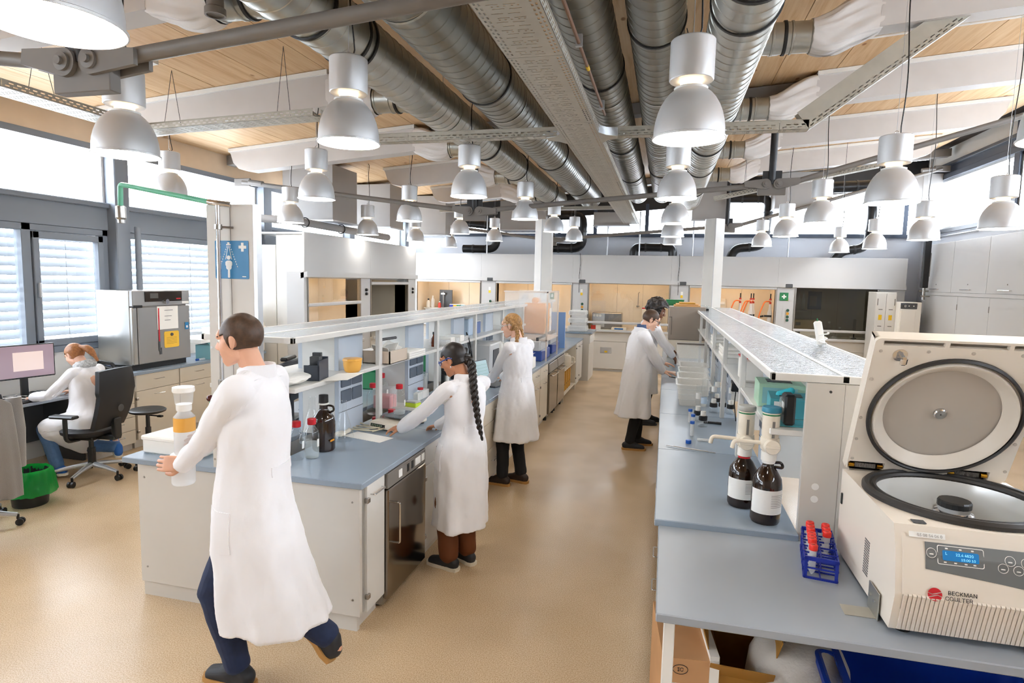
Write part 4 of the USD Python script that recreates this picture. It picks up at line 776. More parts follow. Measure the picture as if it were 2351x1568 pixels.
for k, z in enumerate((.09, .02, -.03)): obj('text_line', bbox(.002, .0026, -.05, .08-.02*k, z-.004, z+.004), mat('ink_grey', '#9a9a9a', .6), nt)
yn = thing('yellow_note', 'yellow card with a magnet on the oven door', 'note', (-5.908, 6.22, 1.23)); obj('card', SIDE(ext(rrect(.23, .2, .02), .002), 0, 0, 0), mat('card_yellow', '#f3c23c', .6), yn); obj('magnet', MB().lathe([(.003, .012), (.018, .012), (.02, 0)], 18, axis='x', at=(.002, 0, .06)), 'dark_grey', yn)
for k in range(5): obj('text_line', bbox(.002, .0026, -.08, .08, .02-.018*k, .024-.018*k), mat('ink_brown', '#b08a3a', .6), yn)
ly = thing('lanyard', 'red lanyard with a key hanging on the oven door', 'lanyard', (-5.905, 6.03, 1.30)); obj('strap', bbox(-.002, .002, -.008, .008, -.08, .32), 'red_cap', ly); obj('key', MB().box(-.004, .004, -.012, .012, -.2, -.08, .004).box(-.003, .003, .0, .03, -.24, -.16), 'dark_grey', ly)
bt = thing('blue_tag', 'small blue tag at the right edge of the oven door', 'tag', (-5.908, 6.47, 1.38)); obj('plate', SIDE(ext(rrect(.06, .09, .006), .003), 0, 0, 0), 'sign_blue', bt); obj('mark', SIDE(ext(rrect(.03, .03, .003), .001), .003, 0, -.01), 'label_white', bt)
# small shelf and boxes right of the oven
ws = thing('small_shelf', 'thick white shelf board right of the oven', 'shelf', (-6.1, 6.98, 1.13)); obj('board', bbox(-.3, .22, -.30, .34, 0, .05, .003), 'alu_white', ws); obj('support', bbox(-.3, -.1, -.28, -.25, -.23, 0), 'alu_white', ws); obj('support', bbox(-.3, -.1, .27, .3, -.23, 0), 'alu_white', ws)
tbx = thing('teal_carton', 'pale teal carton under the white shelf board', 'carton', (-6.0, 7.0, .9)); obj('carton', bbox(-.12, .12, -.16, .16, 0, .19, .004), mat('teal_pale', '#8fc3c8', .55), tbx); obj('flap', T(bbox(-.12, .0, -.16, .16, 0, .004), (0.12, 0, .19), ry=.5), 'teal_pale', tbx)
cc = thing('blue_cap_tube', 'tube with a blue cap lying on the worktop beside the oven', 'tube', (-5.95, 6.72, .912)); obj('cap', MB().cyl((0, -.06, 0), (0, -.02, 0), .014), 'blue_cap', cc); obj('tube', MB().cyl((0, -.02, 0), (0, .09, 0), .012), 'milk_plastic', cc)
for k, (y, h, m, lab) in enumerate([(6.85, .1, 'clear_plastic', 'clear box of tips on the white shelf board'), (7.1, .12, 'milk_plastic', 'pale box on the white shelf board')]): b = thing('tip_box', lab, 'box', (-6.05, y, 1.18)); obj('box', bbox(-.1, .12, -.1, .1, 0, h, .008), m, b); obj('lid', bbox(-.105, .125, -.105, .105, h, h+.012, .004), 'clear_plastic', b)
# beige instrument beyond the shower column
bi = thing('analyser', 'cream analyser with blue keys and a small screen beyond the shower column', 'analyser', (-5.98, 7.74, .9)); obj('body', MB().box(-.2, .14, -.2, .2, 0, .45, .02).box(-.2, .06, -.2, .14, .45, .72, .02), 'cream_plastic', bi); obj('screen', bbox(.14, .146, -.14, .05, .26, .40), mat('screen_dark_blue', '#22385e', .15), bi)
obj('window', bbox(.06, .066, -.15, -.02, .55, .67), 'dark_grey', bi)
for z in (.5, .6): obj('key_field', bbox(.06, .07, .04, .12, z-.04, z+.04, .004), 'sign_blue', bi)
obj('grip', MB().tube(fillet([(.14, .12, .2), (.2, .12, .2), (.2, .12, .38), (.14, .12, .38)], .04, 5), .016), 'cream_plastic', bi)
# desk
dk = thing('desk', 'desk along the windows with a pale top', 'desk', (-6.28, 4.05, 0)); obj('tabletop', bbox(-.3, .3, -1.2, 1.07, .715, .745, .004), 'table_grey', dk)
obj('side_panel', bbox(-.28, .27, -.42, .16, 0, .715, .003), 'white_lacquer', dk); obj('rear_panel', bbox(-.29, -.27, -1.2, 1.07, .2, .715), 'dark_grey', dk); obj('leg_panel', bbox(-.28, .25, 1.03, 1.06, 0, .715), 'dark_grey', dk)
mo = thing('monitor', 'computer monitor with a mauve desktop in front of the blinds', 'monitor', (-6.28, 4.70, .745), -.2)
obj('housing', bbox(-.02, .012, -.28, .28, .2, .545, .006), 'black_plastic', mo); obj('screen', bbox(.012, .014, -.268, .268, .215, .535), mat('screen_mauve', '#a48f9a', .2, emit=('#a48f9a', .12)), mo); obj('window', bbox(.014, .0152, -.1, .17, .28, .47), mat('screen_pale', '#e2cfc8', .2, emit=('#e2cfc8', .2)), mo)
obj('stand', MB().box(-.03, -.0, -.03, .03, .02, .25).box(-.1, .1, -.12, .12, 0, .015, .004), 'black_plastic', mo)
kb = thing('keyboard', 'black keyboard on the desk before the woman', 'keyboard', (-6.08, 4.52, .745), .1); obj('case', bbox(-.08, .08, -.22, .22, 0, .018, .005), 'black_plastic', kb); obj('keys', MB(*[bbox(-.07+.026*i, -.07+.026*i+.022, -.21+.0285*j, -.21+.0285*j+.025, .018, .024) for i in range(5) for j in range(14)]), 'dark_grey', kb, kind='stuff')
cbl = thing('desk_cables', 'tangle of grey and black cables on the desk under the monitor', 'cables', (-6.25, 4.75, .75))
for k in range(6): r2 = random.Random(k); p = [(r2.uniform(-.15, .2), -.25+.1*j+r2.uniform(-.05, .05), .012+.02*abs(math.sin(j*1.7+k))) for j in range(6)]; obj('cable', tubemesh(fillet(p, .05, 4), .006, 6), 'black_plastic' if k % 2 else 'alu_white', cbl)
ph = thing('telephone', 'black desk telephone on the worktop in front of the oven', 'telephone', (-6.22, 5.62, .9), .5); obj('base', T(bbox(-.11, .11, -.11, .11, 0, .03, .008), (0, 0, .02), ry=.25), 'black_plastic', ph); obj('handset', MB().tube(fillet([(.08, -.09, .05), (.06, -.09, .09), (-.1, -.09, .125), (-.11, -.09, .07)], .03, 5), .02), 'black_plastic', ph); obj('screen', T(bbox(-.05, .02, -.03, .09, .031, .034), (0, 0, .02), ry=.25), 'screen_dark_blue', ph); obj('keys', MB(*[T(bbox(.035+.018*i, .047+.018*i, -.02+.03*j, 0+.03*j, .03, .036), (0, 0, .02), ry=.25) for i in range(3) for j in range(3)]), 'alu', ph, kind='stuff')
for k in range(9): p = thing('paper_stack', 'white papers stacked on the low drawer pedestal' if k else 'stack of white papers on the low drawer pedestal', 'papers', (-6.08, 5.36, .701)) if k == 0 else p; r2 = random.Random(k+5); obj('sheet', T(bbox(-.15, .15, -.11, .11, 0, .012), (r2.uniform(-.02, .02), r2.uniform(-.02, .02), .013*k), rz=r2.uniform(-.12, .12)), 'paper', p)
pe = thing('pens', 'blue and red pens lying on the desk edge', 'pens', (-6.1, 4.2, .752))
for k, c in enumerate(('blue_cap', 'red_cap', 'blue_plastic')): obj('pen', MB().cyl((.02*k, -.06, 0), (-.04+.03*k, .07, 0), .006, 8), c, pe)
ds = thing('desk_papers', 'large white sheet on the near end of the desk', 'papers', (-6.15, 4.0, .746)); obj('sheet', bbox(-.1, .14, -.28, .2, 0, .004), 'paper', ds); obj('sheet', T(bbox(-.1, .12, -.2, .15, 0, .003), (.01, .05, .004), rz=.2), 'paper', ds)
# office chairs
mat('chair_black', '#1d1e22', .55, bump=.1, bscale=300.)
def office_chair(lab, loc, rz, arms=True):
    """faces +y in its own frame"""
    c = thing('office_chair', lab, 'chair', loc, rz)
    s = lathe([(.003, 0), (.2, .0), (.235, .025), (.24, .055), (.2, .085), (.003, .09)], 36, sx=1., sy=.98, at=(0, .02, .44)); obj('seat', s, 'chair_black', c, smooth=60)
    n, k = 13, 15; V = []
    for j in range(k):
        t = j/(k-1); z = .52+.58*t; w = .215*(1-.12*(2*t-1)**2)+(.015 if t > .6 else 0); yb = -.23-.10*t-.05*math.sin(PI*t)
        V.append([(w*u, yb+.045*u*u, z+.015*(1-u*u)) for u in np.linspace(-1, 1, n)])
    V = np.array(V); fr = V+[0, .022, 0]; bk = V-[0, .022, 0]; v = np.concatenate([fr.reshape(-1, 3), bk.reshape(-1, 3)]); F = []; N = n*k
    for j in range(k-1):
        for i in range(n-1): a, b, c2, d2 = j*n+i, j*n+i+1, (j+1)*n+i+1, (j+1)*n+i; F += [(a, b, c2), (a, c2, d2), (N+a, N+c2, N+b), (N+a, N+d2, N+c2)]
    ed = [i for i in range(n)]+[j*n+n-1 for j in range(1, k)]+[(k-1)*n+i for i in range(n-2, -1, -1)]+[j*n for j in range(k-2, 0, -1)]
    for a, b in zip(ed, ed[1:]+ed[:1]): F += [(a, N+a, N+b), (a, N+b, b)]
    m = trimesh.Trimesh(v, F, process=False); m.fix_normals(); obj('backrest', m, 'chair_black', c, smooth=50)
    obj('back_badge', MB().lathe([(.003, .004), (.035, .004), (.036, 0)], 24, axis='y', at=(0, -.345, .72)), 'dark_grey', c)
    obj('back_bracket', MB().box(-.05, .05, -.3, -.05, .40, .45, .01).box(-.045, .045, -.31, -.26, .42, .62, .01), 'black_plastic', c)
    obj('column', MB().cyl((0, 0, .13), (0, 0, .3), .035, 20).cyl((0, 0, .3), (0, 0, .42), .022, 20).box(-.12, .12, -.12, .14, .40, .44, .01), 'black_plastic', c)
    if arms:
        for sx in (-1, 1): obj('armrest', MB().box(sx*.29-.045, sx*.29+.045, -.12, .14, .655, .685, .012).tube(fillet([(sx*.14, .0, .42), (sx*.29, 0, .43), (sx*.29, 0, .66)], .06, 5), .02), 'black_plastic', c)
    for k in range(5):
        a = PI/2+.5+k*2*PI/5; u = np.array([math.cos(a), math.sin(a), 0])
        l = obj('base_leg', MB().tube([u*.03+[0, 0, .13], u*.16+[0, 0, .115], u*.31+[0, 0, .085]], [.028, .022, .016], 10), 'alu', c)
        q = np.array([-u[1], u[0], 0]); cs = MB().cyl(u*.31+[0, 0, .05], u*.31+[0, 0, .09], .011, 8)
        for sg in (-1, 1): cs.cyl(u*.325+q*sg*.008+[0, 0, .028], u*.325+q*sg*.026+[0, 0, .028], .028, 16)
        obj('caster', cs, 'black_plastic', l)
    return c
office_chair('black office chair with the woman at the desk sitting on it', (-5.47, 4.70, 0), PI/2+.12)
oc = office_chair('office chair with a grey coat over its back, cut off at the picture edge', (-5.22, 3.42, 0), PI/2-.5)
ct = thing('coat', 'grey knitted coat hung over the second office chair', 'coat', (-5.22, 3.42, 0))
def loft(rings, cap=True):
    """rings: list of (n, 3) arrays -> closed tube"""
    V = np.array(rings); k, n = V.shape[:2]; v = V.reshape(-1, 3); i, j = np.meshgrid(np.arange(k-1), np.arange(n), indexing='ij'); j2 = (j+1) % n
    q = np.stack([i*n+j, i*n+j2, (i+1)*n+j2, (i+1)*n+j], -1).reshape(-1, 4); f = np.vstack([q[:, [0, 1, 2]], q[:, [0, 2, 3]]])
    if cap:
        c = len(v); J = np.arange(n); v = np.vstack([v, V[0].mean(0), V[-1].mean(0)]); f = np.vstack([f, np.stack([np.full(n, c), (J+1) % n, J], 1), np.stack([np.full(n, c+1), (k-1)*n+J, (k-1)*n+(J+1) % n], 1)])
    return trimesh.Trimesh(v, f, process=False)
R = []; g = np.arange(72)*2*PI/72
for t in np.linspace(0, 1, 24):
    z = .30+.80*t; w = .30-.05*t**2; dd = .085-.035*t
    if t > .9: s = 1-((t-.9)/.1)**2*.55; w *= s; dd *= s
    fold = 1+.28*(1-t)*np.cos(9*g+2*t)+.1*np.cos(17*g)*(1-t); a = -.5
    x, y = w*np.cos(g), (dd*fold)*np.sin(g)-.33
    R.append(np.stack([x*math.cos(PI/2+a)-y*math.sin(PI/2+a), x*math.sin(PI/2+a)+y*math.cos(PI/2+a), np.full(72, z)], 1))
obj('coat_body', loft(R), mat('coat_grey', '#8f8b88', .95, bump=.4, bscale=220., sheen=.4), ct, smooth=70)
for sg in (-1, 1): obj('sleeve', T(tubemesh([(.0, sg*.0, 1.05), (.02, 0, .8), (.01, 0, .5)], [.05, .055, .05], 14), (.28+.03*sg, -.12+sg*.28, 0)), 'coat_grey', ct)
st = thing('stool', 'round black swivel stool by the cream cabinets', 'stool', (-5.30, 5.22, 0)); obj('seat', MB().lathe([(.003, 0), (.15, .0), (.175, .012), (.178, .028), (.16, .04), (.003, .034)], 36, at=(0, 0, .56)), 'black_plastic', st, smooth=50); obj('post', MB().cyl((0, 0, .12), (0, 0, .4), .028).cyl((0, 0, .4), (0, 0, .565), .02), 'black_steel', st); obj('lever', MB().cyl((0, 0, .53), (.14, .02, .525), .007).box(.11, .17, .0, .04, .515, .535, .006), 'black_plastic', st)
for k in range(5):
    a = k*2*PI/5; l = obj('base_leg', MB().tube([(0, 0, .13), (.25*math.cos(a), .25*math.sin(a), .06)], [.025, .016], 8), 'black_steel', st); obj('caster', MB().cyl((.26*math.cos(a)-.01, .26*math.sin(a), .028), (.26*math.cos(a)+.02, .26*math.sin(a), .028), .028, 14), 'black_plastic', l)
# waste bin with a green bag
wb_ = thing('waste_bin', 'black waste bin with a green plastic bag folded over the rim', 'bin', (-5.32, 3.97, 0)); obj('bucket', lathe([(.003, 0), (.125, 0), (.13, .01), (.155, .30), (.15, .30), (.125, .02), (.003, .02)], 36, cap=False), 'black_plastic', wb_, smooth=40)
R = []
for t in np.linspace(0, 1, 22):
    if t < .55: s = t/.55; r, z = .158+.04*(1-s), .11+.22*s
    else: s = (t-.55)/.45; r, z = .157-.012*s, .33-.2*s
    f = fbm(np.stack([3.2*np.cos(g), 3.2*np.sin(g), np.full(72, z*9)], 1), 3, 5)-.5; f2 = noise(np.stack([9*np.cos(g), 9*np.sin(g), np.full(72, z*3)], 1), 8)-.5
    rr = r+.05*f+.03*f2 if t < .5 else r+.008*f-.006
    R.append(np.stack([rr*np.cos(g), rr*np.sin(g), z+(.05*f if t < .3 else .012*f)], 1))
_gb = {'p': ('principled_bsdf', dict(base_color=lin('#22b04e'), roughness=.25)), 'l': ('translucent_bsdf', dict(color=lin('#2fc45c'))), 'x': ('mix_closure', dict(fac=.35)), 't': ('transparent_bsdf', dict(color=lin('#7fe09a'))), 'y': ('mix_closure', dict(fac=.3))}
MATS['bag_green'] = usdkit.material(stage, '/World/Looks/bag_green', _gb, [('p.BSDF', 'x.closure1'), ('l.BSDF', 'x.closure2'), ('x.closure', 'y.closure1'), ('t.BSDF', 'y.closure2')], surface='y.closure')
obj('bag', loft(R, False), 'bag_green', wb_, smooth=60)
# ================================================================ foreground right: centrifuge, rack, bottles, under the table
mat('cf_body', '#e3dacd', .38); mat('cf_grey', '#bdb3a7', .4); mat('cf_bowl', '#dfe0de', .25, .25); mat('cf_panel', '#6c7071', .35); mat('lcd', '#0a6fb0', .15, emit=('#0d7fc0', .12)); mat('rubber_dark', '#2a2827', .45)
cf = thing('centrifuge', 'cream benchtop centrifuge with its lid open on the grey table', 'centrifuge', (1.105, 2.565, .87))
X0, X1 = -.31, .31; PR = [(.325, .022), (.325, .385), (-.30, .383), (-.335, .30), (-.362, .165), (-.362, .15), (-.33, .022)]     # (y, z) outline of the side
def prof(x0, x1, pts, inv=False):
    m = ext(Polygon(pts), x1-x0); v = m.vertices; m.vertices = np.stack([x0+v[:, 2], v[:, 0], v[:, 1]], 1); return m
outer = m3.Manifold.extrude(m3.CrossSection([[(y, z) for y, z in PR][::-1]]), X1-X0)
outer = outer.transform(np.array([[0, 0, 1, X0], [1, 0, 0, 0], [0, 1, 0, 0]], float))
if outer.volume() < 0.01: outer = m3.Manifold.extrude(m3.CrossSection([[(y, z) for y, z in PR]]), X1-X0).transform(np.array([[0, 0, 1, X0], [1, 0, 0, 0], [0, 1, 0, 0]], float))
BC = (.005, .03)    # centre of the bowl
hole = m3.Manifold.cylinder(.5, .262, .262, 72).translate((BC[0], BC[1], .17))
bd = outer-hole; _m = bd.to_mesh(); obj('body', trimesh.Trimesh(_m.vert_properties[:, :3], _m.tri_verts), 'cf_body', cf, smooth=25)
obj('bowl', lathe([(.262, .385), (.25, .33), (.245, .2), (.23, .175), (.003, .172)], 72, at=(BC[0], BC[1], 0), cap=False), 'cf_bowl', cf, smooth=50)
obj('rim_seal', lathe([(.262, .384), (.258, .392), (.262, .402), (.272, .405), (.277, .398), (.284, .398), (.289, .407), (.302, .408), (.311, .398), (.311, .384)], 80, at=(BC[0], BC[1], 0), cap=False), 'rubber_dark', cf, smooth=40)
hb_ = obj('rotor_hub', MB().lathe([(.055, .172), (.05, .28), (.058, .29), (.066, .30), (.068, .325), (.064, .335), (.052, .34), (.052, .356)], 40, at=(BC[0], BC[1], 0)), 'chrome', cf, smooth=40)
obj('hub_collar', MB().lathe([(.085, .172), (.080, .29), (.072, .295), (.07, .18)], 40, at=(BC[0], BC[1], 0), cap=False), 'rubber_dark', hb_); obj('hub_knob', MB().lathe([(.05, .354), (.056, .357), (.056, .376), (.052, .382), (.003, .382)], 18, at=(BC[0], BC[1], 0)), 'black_plastic', hb_, smooth=False)
# lid, hinged at the back and leaning forward
A_ = math.atan2(.26, .61); HY, HZ = .315, .385
def LID(m):
    """lid frame: x across, y up the lid, z out of its inner face"""
    v = m.vertices; u = np.array([0, -math.sin(A_), math.cos(A_)]); n = np.array([0, -math.cos(A_), -math.sin(A_)])
    return trimesh.Trimesh(np.stack([v[:, 0], HY+v[:, 1]*u[1]+v[:, 2]*n[1], HZ+v[:, 1]*u[2]+v[:, 2]*n[2]], 1), m.faces, process=False)
LC_ = (.005, .305)
plate = rrect(.60, .655, .02, cx=0, cy=.3275).difference(Point(*LC_).buffer(.258, quad_segs=24))
for x0, x1 in ((-.296, -.155), (.085, .235)): plate = plate.difference(sbox(x0, .004, x1, .05))
slots = [(-.27, -.06), (-.045, .15), (.165, .27)]
for a, b in slots: plate = plate.difference(sbox(a, .625, b, .645))
lp = ext(plate, .02); lp.apply_translation((0, 0, -.02))
ld = obj('lid', LID(trimesh.util.concatenate([lp, T(bbox(-.30, .30, 0, .655, -.07, -.05, .01))])), 'cf_body', cf, smooth=30)
obj('lid_edge', LID(MB().box(-.30, -.285, 0, .655, -.06, -.018).box(.285, .30, 0, .655, -.06, -.018).box(-.3, .3, .645, .655, -.06, -.018).mesh()), 'cf_body', ld)
obj('inner_dish', LID(lathe([(.258, 0), (.25, .012), (.243, .004), (.222, -.022), (.215, -.028), (.12, -.032), (.003, -.034)], 80, at=(*LC_, 0), cap=False)), 'cf_grey', ld, smooth=60)
obj('dish_rim', LID(lathe([(.258, .0), (.252, .016), (.240, .012), (.214, -.02), (.208, -.024)], 80, at=(*LC_, .0015), cap=False)), 'cf_body', ld, smooth=60)
obj('lid_seal', LID(lathe([(.264, .0), (.262, .012), (.268, .018), (.276, .012), (.276, 0)], 80, at=(*LC_, 0), cap=False)), 'rubber_dark', ld, smooth=50)
obj('centre_button', LID(lathe([(.024, -.034), (.024, -.024), (.02, -.02), (.003, -.021)], 30, at=(*LC_, 0), cap=False)), 'chrome', ld)
sc_ = [(-.275, .60), (-.11, .605), (.04, .605), (.20, .605), (-.284, .47), (-.29, .28), (.283, .20), (-.287, .17), (.285, .06), (-.285, .065), (.0, .012)]
for x, y in sc_: obj('screw', LID(lathe([(.007, 0), (.007, .002), (.003, .0025)], 14, at=(x, y, 0), cap=True)), 'cf_grey', ld)
lt = obj('latch', LID(MB().lathe([(.026, 0), (.026, .003), (.003, .004)], 24, at=(-.205, .585, 0)).cyl((-.2, .585, .003), (-.2, .585, .03), .008).box(-.21, -.185, .555, .59, .022, .036, .006).mesh()), 'chrome', ld)
for x0, x1 in ((-.296, -.155), (.085, .235)):
    h_ = obj('hinge_recess', LID(bbox(x0, x1, .004, .05, -.05, -.02)), 'black_plastic', ld)
    xs_ = np.linspace(x0+.03, x1-.03, 60); obj('spring', LID(tubemesh([(x, .024+.011*math.cos(i*2.1), -.011+.009*math.sin(i*2.1)) for i, x in enumerate(xs_)], .0016, 6)), 'iron_grey', h_)
    [obj('pin', LID(MB().cyl((xa, .024, -.01), (xa+.022, .024, -.01), .010).mesh()), 'brass', h_) for xa in (x0+.004, x1-.026)]; obj('hinge_foot', LID(bbox(x0+.01, x1-.01, -.004, .008, -.014, .0)), 'steel', h_)
# front: control panel, lettering, ribbed skirt, vents
def FRONT(m, lift=.001):
    """flat shape (x across, y = height above the table, z outwards) laid on the sloping upper front"""
    v = m.vertices; y = np.interp(v[:, 1], [.022, .15, .165, .30, .383], [-.33, -.362, -.362, -.335, -.30]); return trimesh.Trimesh(np.stack([v[:, 0], y-v[:, 2]-lift, v[:, 1]], 1), m.faces, process=False)
fp = [(-.285, .018), (-.27, .375)]
obj('front_shell', FRONT(trimesh.creation.box((.57, .001, .001)).subdivide()) if 0 else prof(X0+.02, X1-.005, [(-.302, .376), (-.338, .30), (-.3665, .165), (-.35, .165), (-.32, .30), (-.295, .376)]), 'cf_body', cf, smooth=40)
sk = MB()
for k in range(44):
    x = X0+.025+k*.0133; sk.add(prof(x, x+.0105, [(-.3615, .172), (-.372, .163), (-.366, .145), (-.335, .024), (-.31, .024), (-.31, .172)]))
skirt = obj('ribbed_skirt', prof(X0+.022, X1, [(-.355, .17), (-.366, .162), (-.361, .145), (-.33, .024), (-.31, .024), (-.31, .17)]), 'cf_grey', cf)
for k, m in enumerate(sk.m): obj('rib', m, 'cf_body', skirt, smooth=20)
pan = Polygon([(-.222, .338), (.305, .338), (.305, .21), (.15, .215), (.0, .233), (-.222, .255)]); mp = ext(pan, .002); mp = trimesh.Trimesh(*trimesh.remesh.subdivide_to_size(mp.vertices, mp.faces, .05)); cpan = obj('control_panel', FRONT(mp, .0035), 'cf_panel', cf, smooth=False)
def FL(poly, t=.001, lift=.006):
    mm = ext(poly, t); return FRONT(mm, lift)
obj('display_frame', FL(rrect(.135, .058, .006, cx=-.12, cy=.304).difference(rrect(.131, .054, .005, cx=-.12, cy=.304))), 'label_white', cpan); dsp = obj('display', FL(rrect(.105, .03, .004, cx=-.12, cy=.304)), 'lcd', cpan)
def FTXT(s, x, y, h, m, par, nme='lettering', lift=.0065, bold=False):
    t = text_mesh(s, h, .0006, bold); t.apply_translation((x, y, 0)); return obj(nme, FRONT(t, lift), m, par, smooth=False)
mat('lcd_text', '#7fd4ff', .3, emit=('#7fd4ff', .5))
FTXT('L', -.165, .307, .008, 'lcd_text', cpan, lift=.0075); FTXT('22.4 4820', -.135, .306, .0075, 'lcd_text', cpan, lift=.0075); FTXT('15:00 10', -.12, .293, .007, 'lcd_text', cpan, lift=.0075)
for x, y in ((-.205, .307), (.02, .308), (.065, .306), (.108, .303), (.0, .284), (.043, .282), (.086, .28), (.13, .278), (.2, .3), (.25, .298)):
    obj('button', FL(Point(x, y).buffer(.015).difference(Point(x, y).buffer(.0138))), 'label_white', cpan); obj('button_mark', FL(rrect(.012, .003, .001, cx=x, cy=y-.003)), 'label_white', cpan)
for x, y in ((-.16, .325), (-.12, .325), (-.085, .325), (-.165, .283), (-.135, .283), (-.105, .283), (-.08, .283)): obj('panel_mark', FL(rrect(.008, .004, .001, cx=x, cy=y)), 'label_white', cpan)
# emblem: red disc with white swirl bands, and the lettering beside it
sw1 = Polygon([(-.02, .006), (-.008, .0015), (.004, .006), (.019, .0105), (.019, .0075), (.004, .0015), (-.008, -.0015), (-.021, .0035)]); sw2 = aff.translate(aff.rotate(sw1, 180, origin=(0, 0)), 0, -.001)
disc = Point(0, 0).buffer(.021, quad_segs=14).difference(sw1).difference(sw2); obj('emblem', FL(aff.translate(disc, -.195, .178), .001, .008), 'red_cap', cf)
FTXT('BECKMAN', -.158, .182, .0125, 'ink', cf, lift=.008); FTXT('COULTER', -.166, .164, .0125, 'ink', cf, lift=.008)
lb = obj('inventory_label', FL(rrect(.108, .016, .001, cx=-.215, cy=.358), .0006, .0075), 'label_white', cf); FTXT('03 08 54 06 0', -.245, .354, .008, 'ink_grey', lb, lift=.0085)
vt = []
for i in range(14):
    for j in range(7): vt.append(bbox(X0-.001, X0+.002, -.04-.0085*j-.0025*i*0, -.036-.0085*j, .085+.010*i, .091+.010*i))
obj('vent_slots', MB(*vt), 'dark_grey', cf, kind='stuff')
ps = obj('power_switch', bbox(X0-.006, X0+.002, .285, .30, .235, .285, .003), 'black_plastic', cf); obj('emergency_pull', bbox(-.245, -.205, -.285, -.255, .384, .388, .001), 'dark_grey', cf)
for x in (-.25, .25):
    for y in (-.28, .28): obj('foot', MB().cyl((x, y, 0), (x, y, .024), .025, 16), 'rubber', cf)
cl_ = thing('angle_clamp', 'galvanised angle bracket at the foot of the centrifuge', 'bracket', (.76, 2.37, .87)); obj('upright_plate', bbox(.025, .0285, -.06, .05, 0, .10, .001), 'galv', cl_); obj('foot_plate', T(bbox(-.075, .028, -.045, .03, 0, .003, .001), (0, 0, 0)), 'galv_tray', cl_); 
for y in (-.03, .02): obj('bolt', MB().cyl((.028, y, .06), (.018, y, .06), .006, 10), 'chrome', cl_)
# ---- blue tube rack with red-capped tubes
rk = thing('tube_rack', 'blue wire-frame tube rack beside the centrifuge', 'rack', (.688, 2.745, .87), -.16)
LX, LY = .062, .165
g_ = MB()
for z in (.004, .045, .082):
    for y in np.linspace(-LY, LY, 6): g_.box(-LX, LX, y-.0025, y+.0025, z-.003, z+.003)
    for x in (-LX, 0, LX): g_.box(x-.0025, x+.0025, -LY, LY, z-.003, z+.003)
obj('grid', g_, 'blue_plastic', rk)
for sy in (-1, 1):
    y = sy*LY; obj('end_frame', MB().box(-LX, -LX+.012, y-.004, y+.004, 0, .088).box(LX-.012, LX, y-.004, y+.004, 0, .088).box(-LX, LX, y-.004, y+.004, .076, .092).box(-LX, LX, y-.004, y+.004, 0, .008), 'blue_plastic', rk)
for sx in (-1, 1):
    for y in np.linspace(-LY, LY, 6)[1:-1]: obj('side_post', bbox(sx*LX-.003, sx*LX+.003, y-.004, y+.004, 0, .088), 'blue_plastic', rk)
cr, srn = math.cos(-.16), math.sin(-.16); mat('red_screw', '#ef3326', .35)
for k, (cx, cy) in enumerate([(-.031, -.132), (-.031, -.066), (-.031, -.033), (-.031, .0), (-.031, .05), (-.031, .09), (-.031, .13), (.031, .04), (.031, .085), (.031, .13)]):
    t = thing('centrifuge_tube', ['red-capped tube in the blue rack, nearest the camera', 'red-capped tube in the blue rack, second in the long row', 'red-capped tube in the blue rack, third in the long row', 'red-capped tube in the blue rack, fourth in the long row', 'red-capped tube in the blue rack, fifth in the long row', 'red-capped tube in the blue rack, sixth in the long row', 'red-capped tube in the blue rack, last of the long row', 'red-capped tube in the blue rack, first of the short row', 'red-capped tube in the blue rack, middle of the short row', 'red-capped tube in the blue rack, last of the short row'][k],
        'tube', (.688+cx*cr-cy*srn, 2.745+cx*srn+cy*cr, .876), group='red-capped tubes in the blue rack')
    obj('tube', lathe([(.003, 0), (.012, .014), (.0135, .02), (.0135, .105)], 18), 'milk_plastic', t, smooth=40); obj('cap', lathe([(.0165, .103), (.0172, .106), (.0172, .122), (.015, .126), (.003, .126)], 24), 'red_screw', t); obj('cap_mark', bbox(-.006, .006, -.0015, .0015, .126, .1265), 'ink', t)
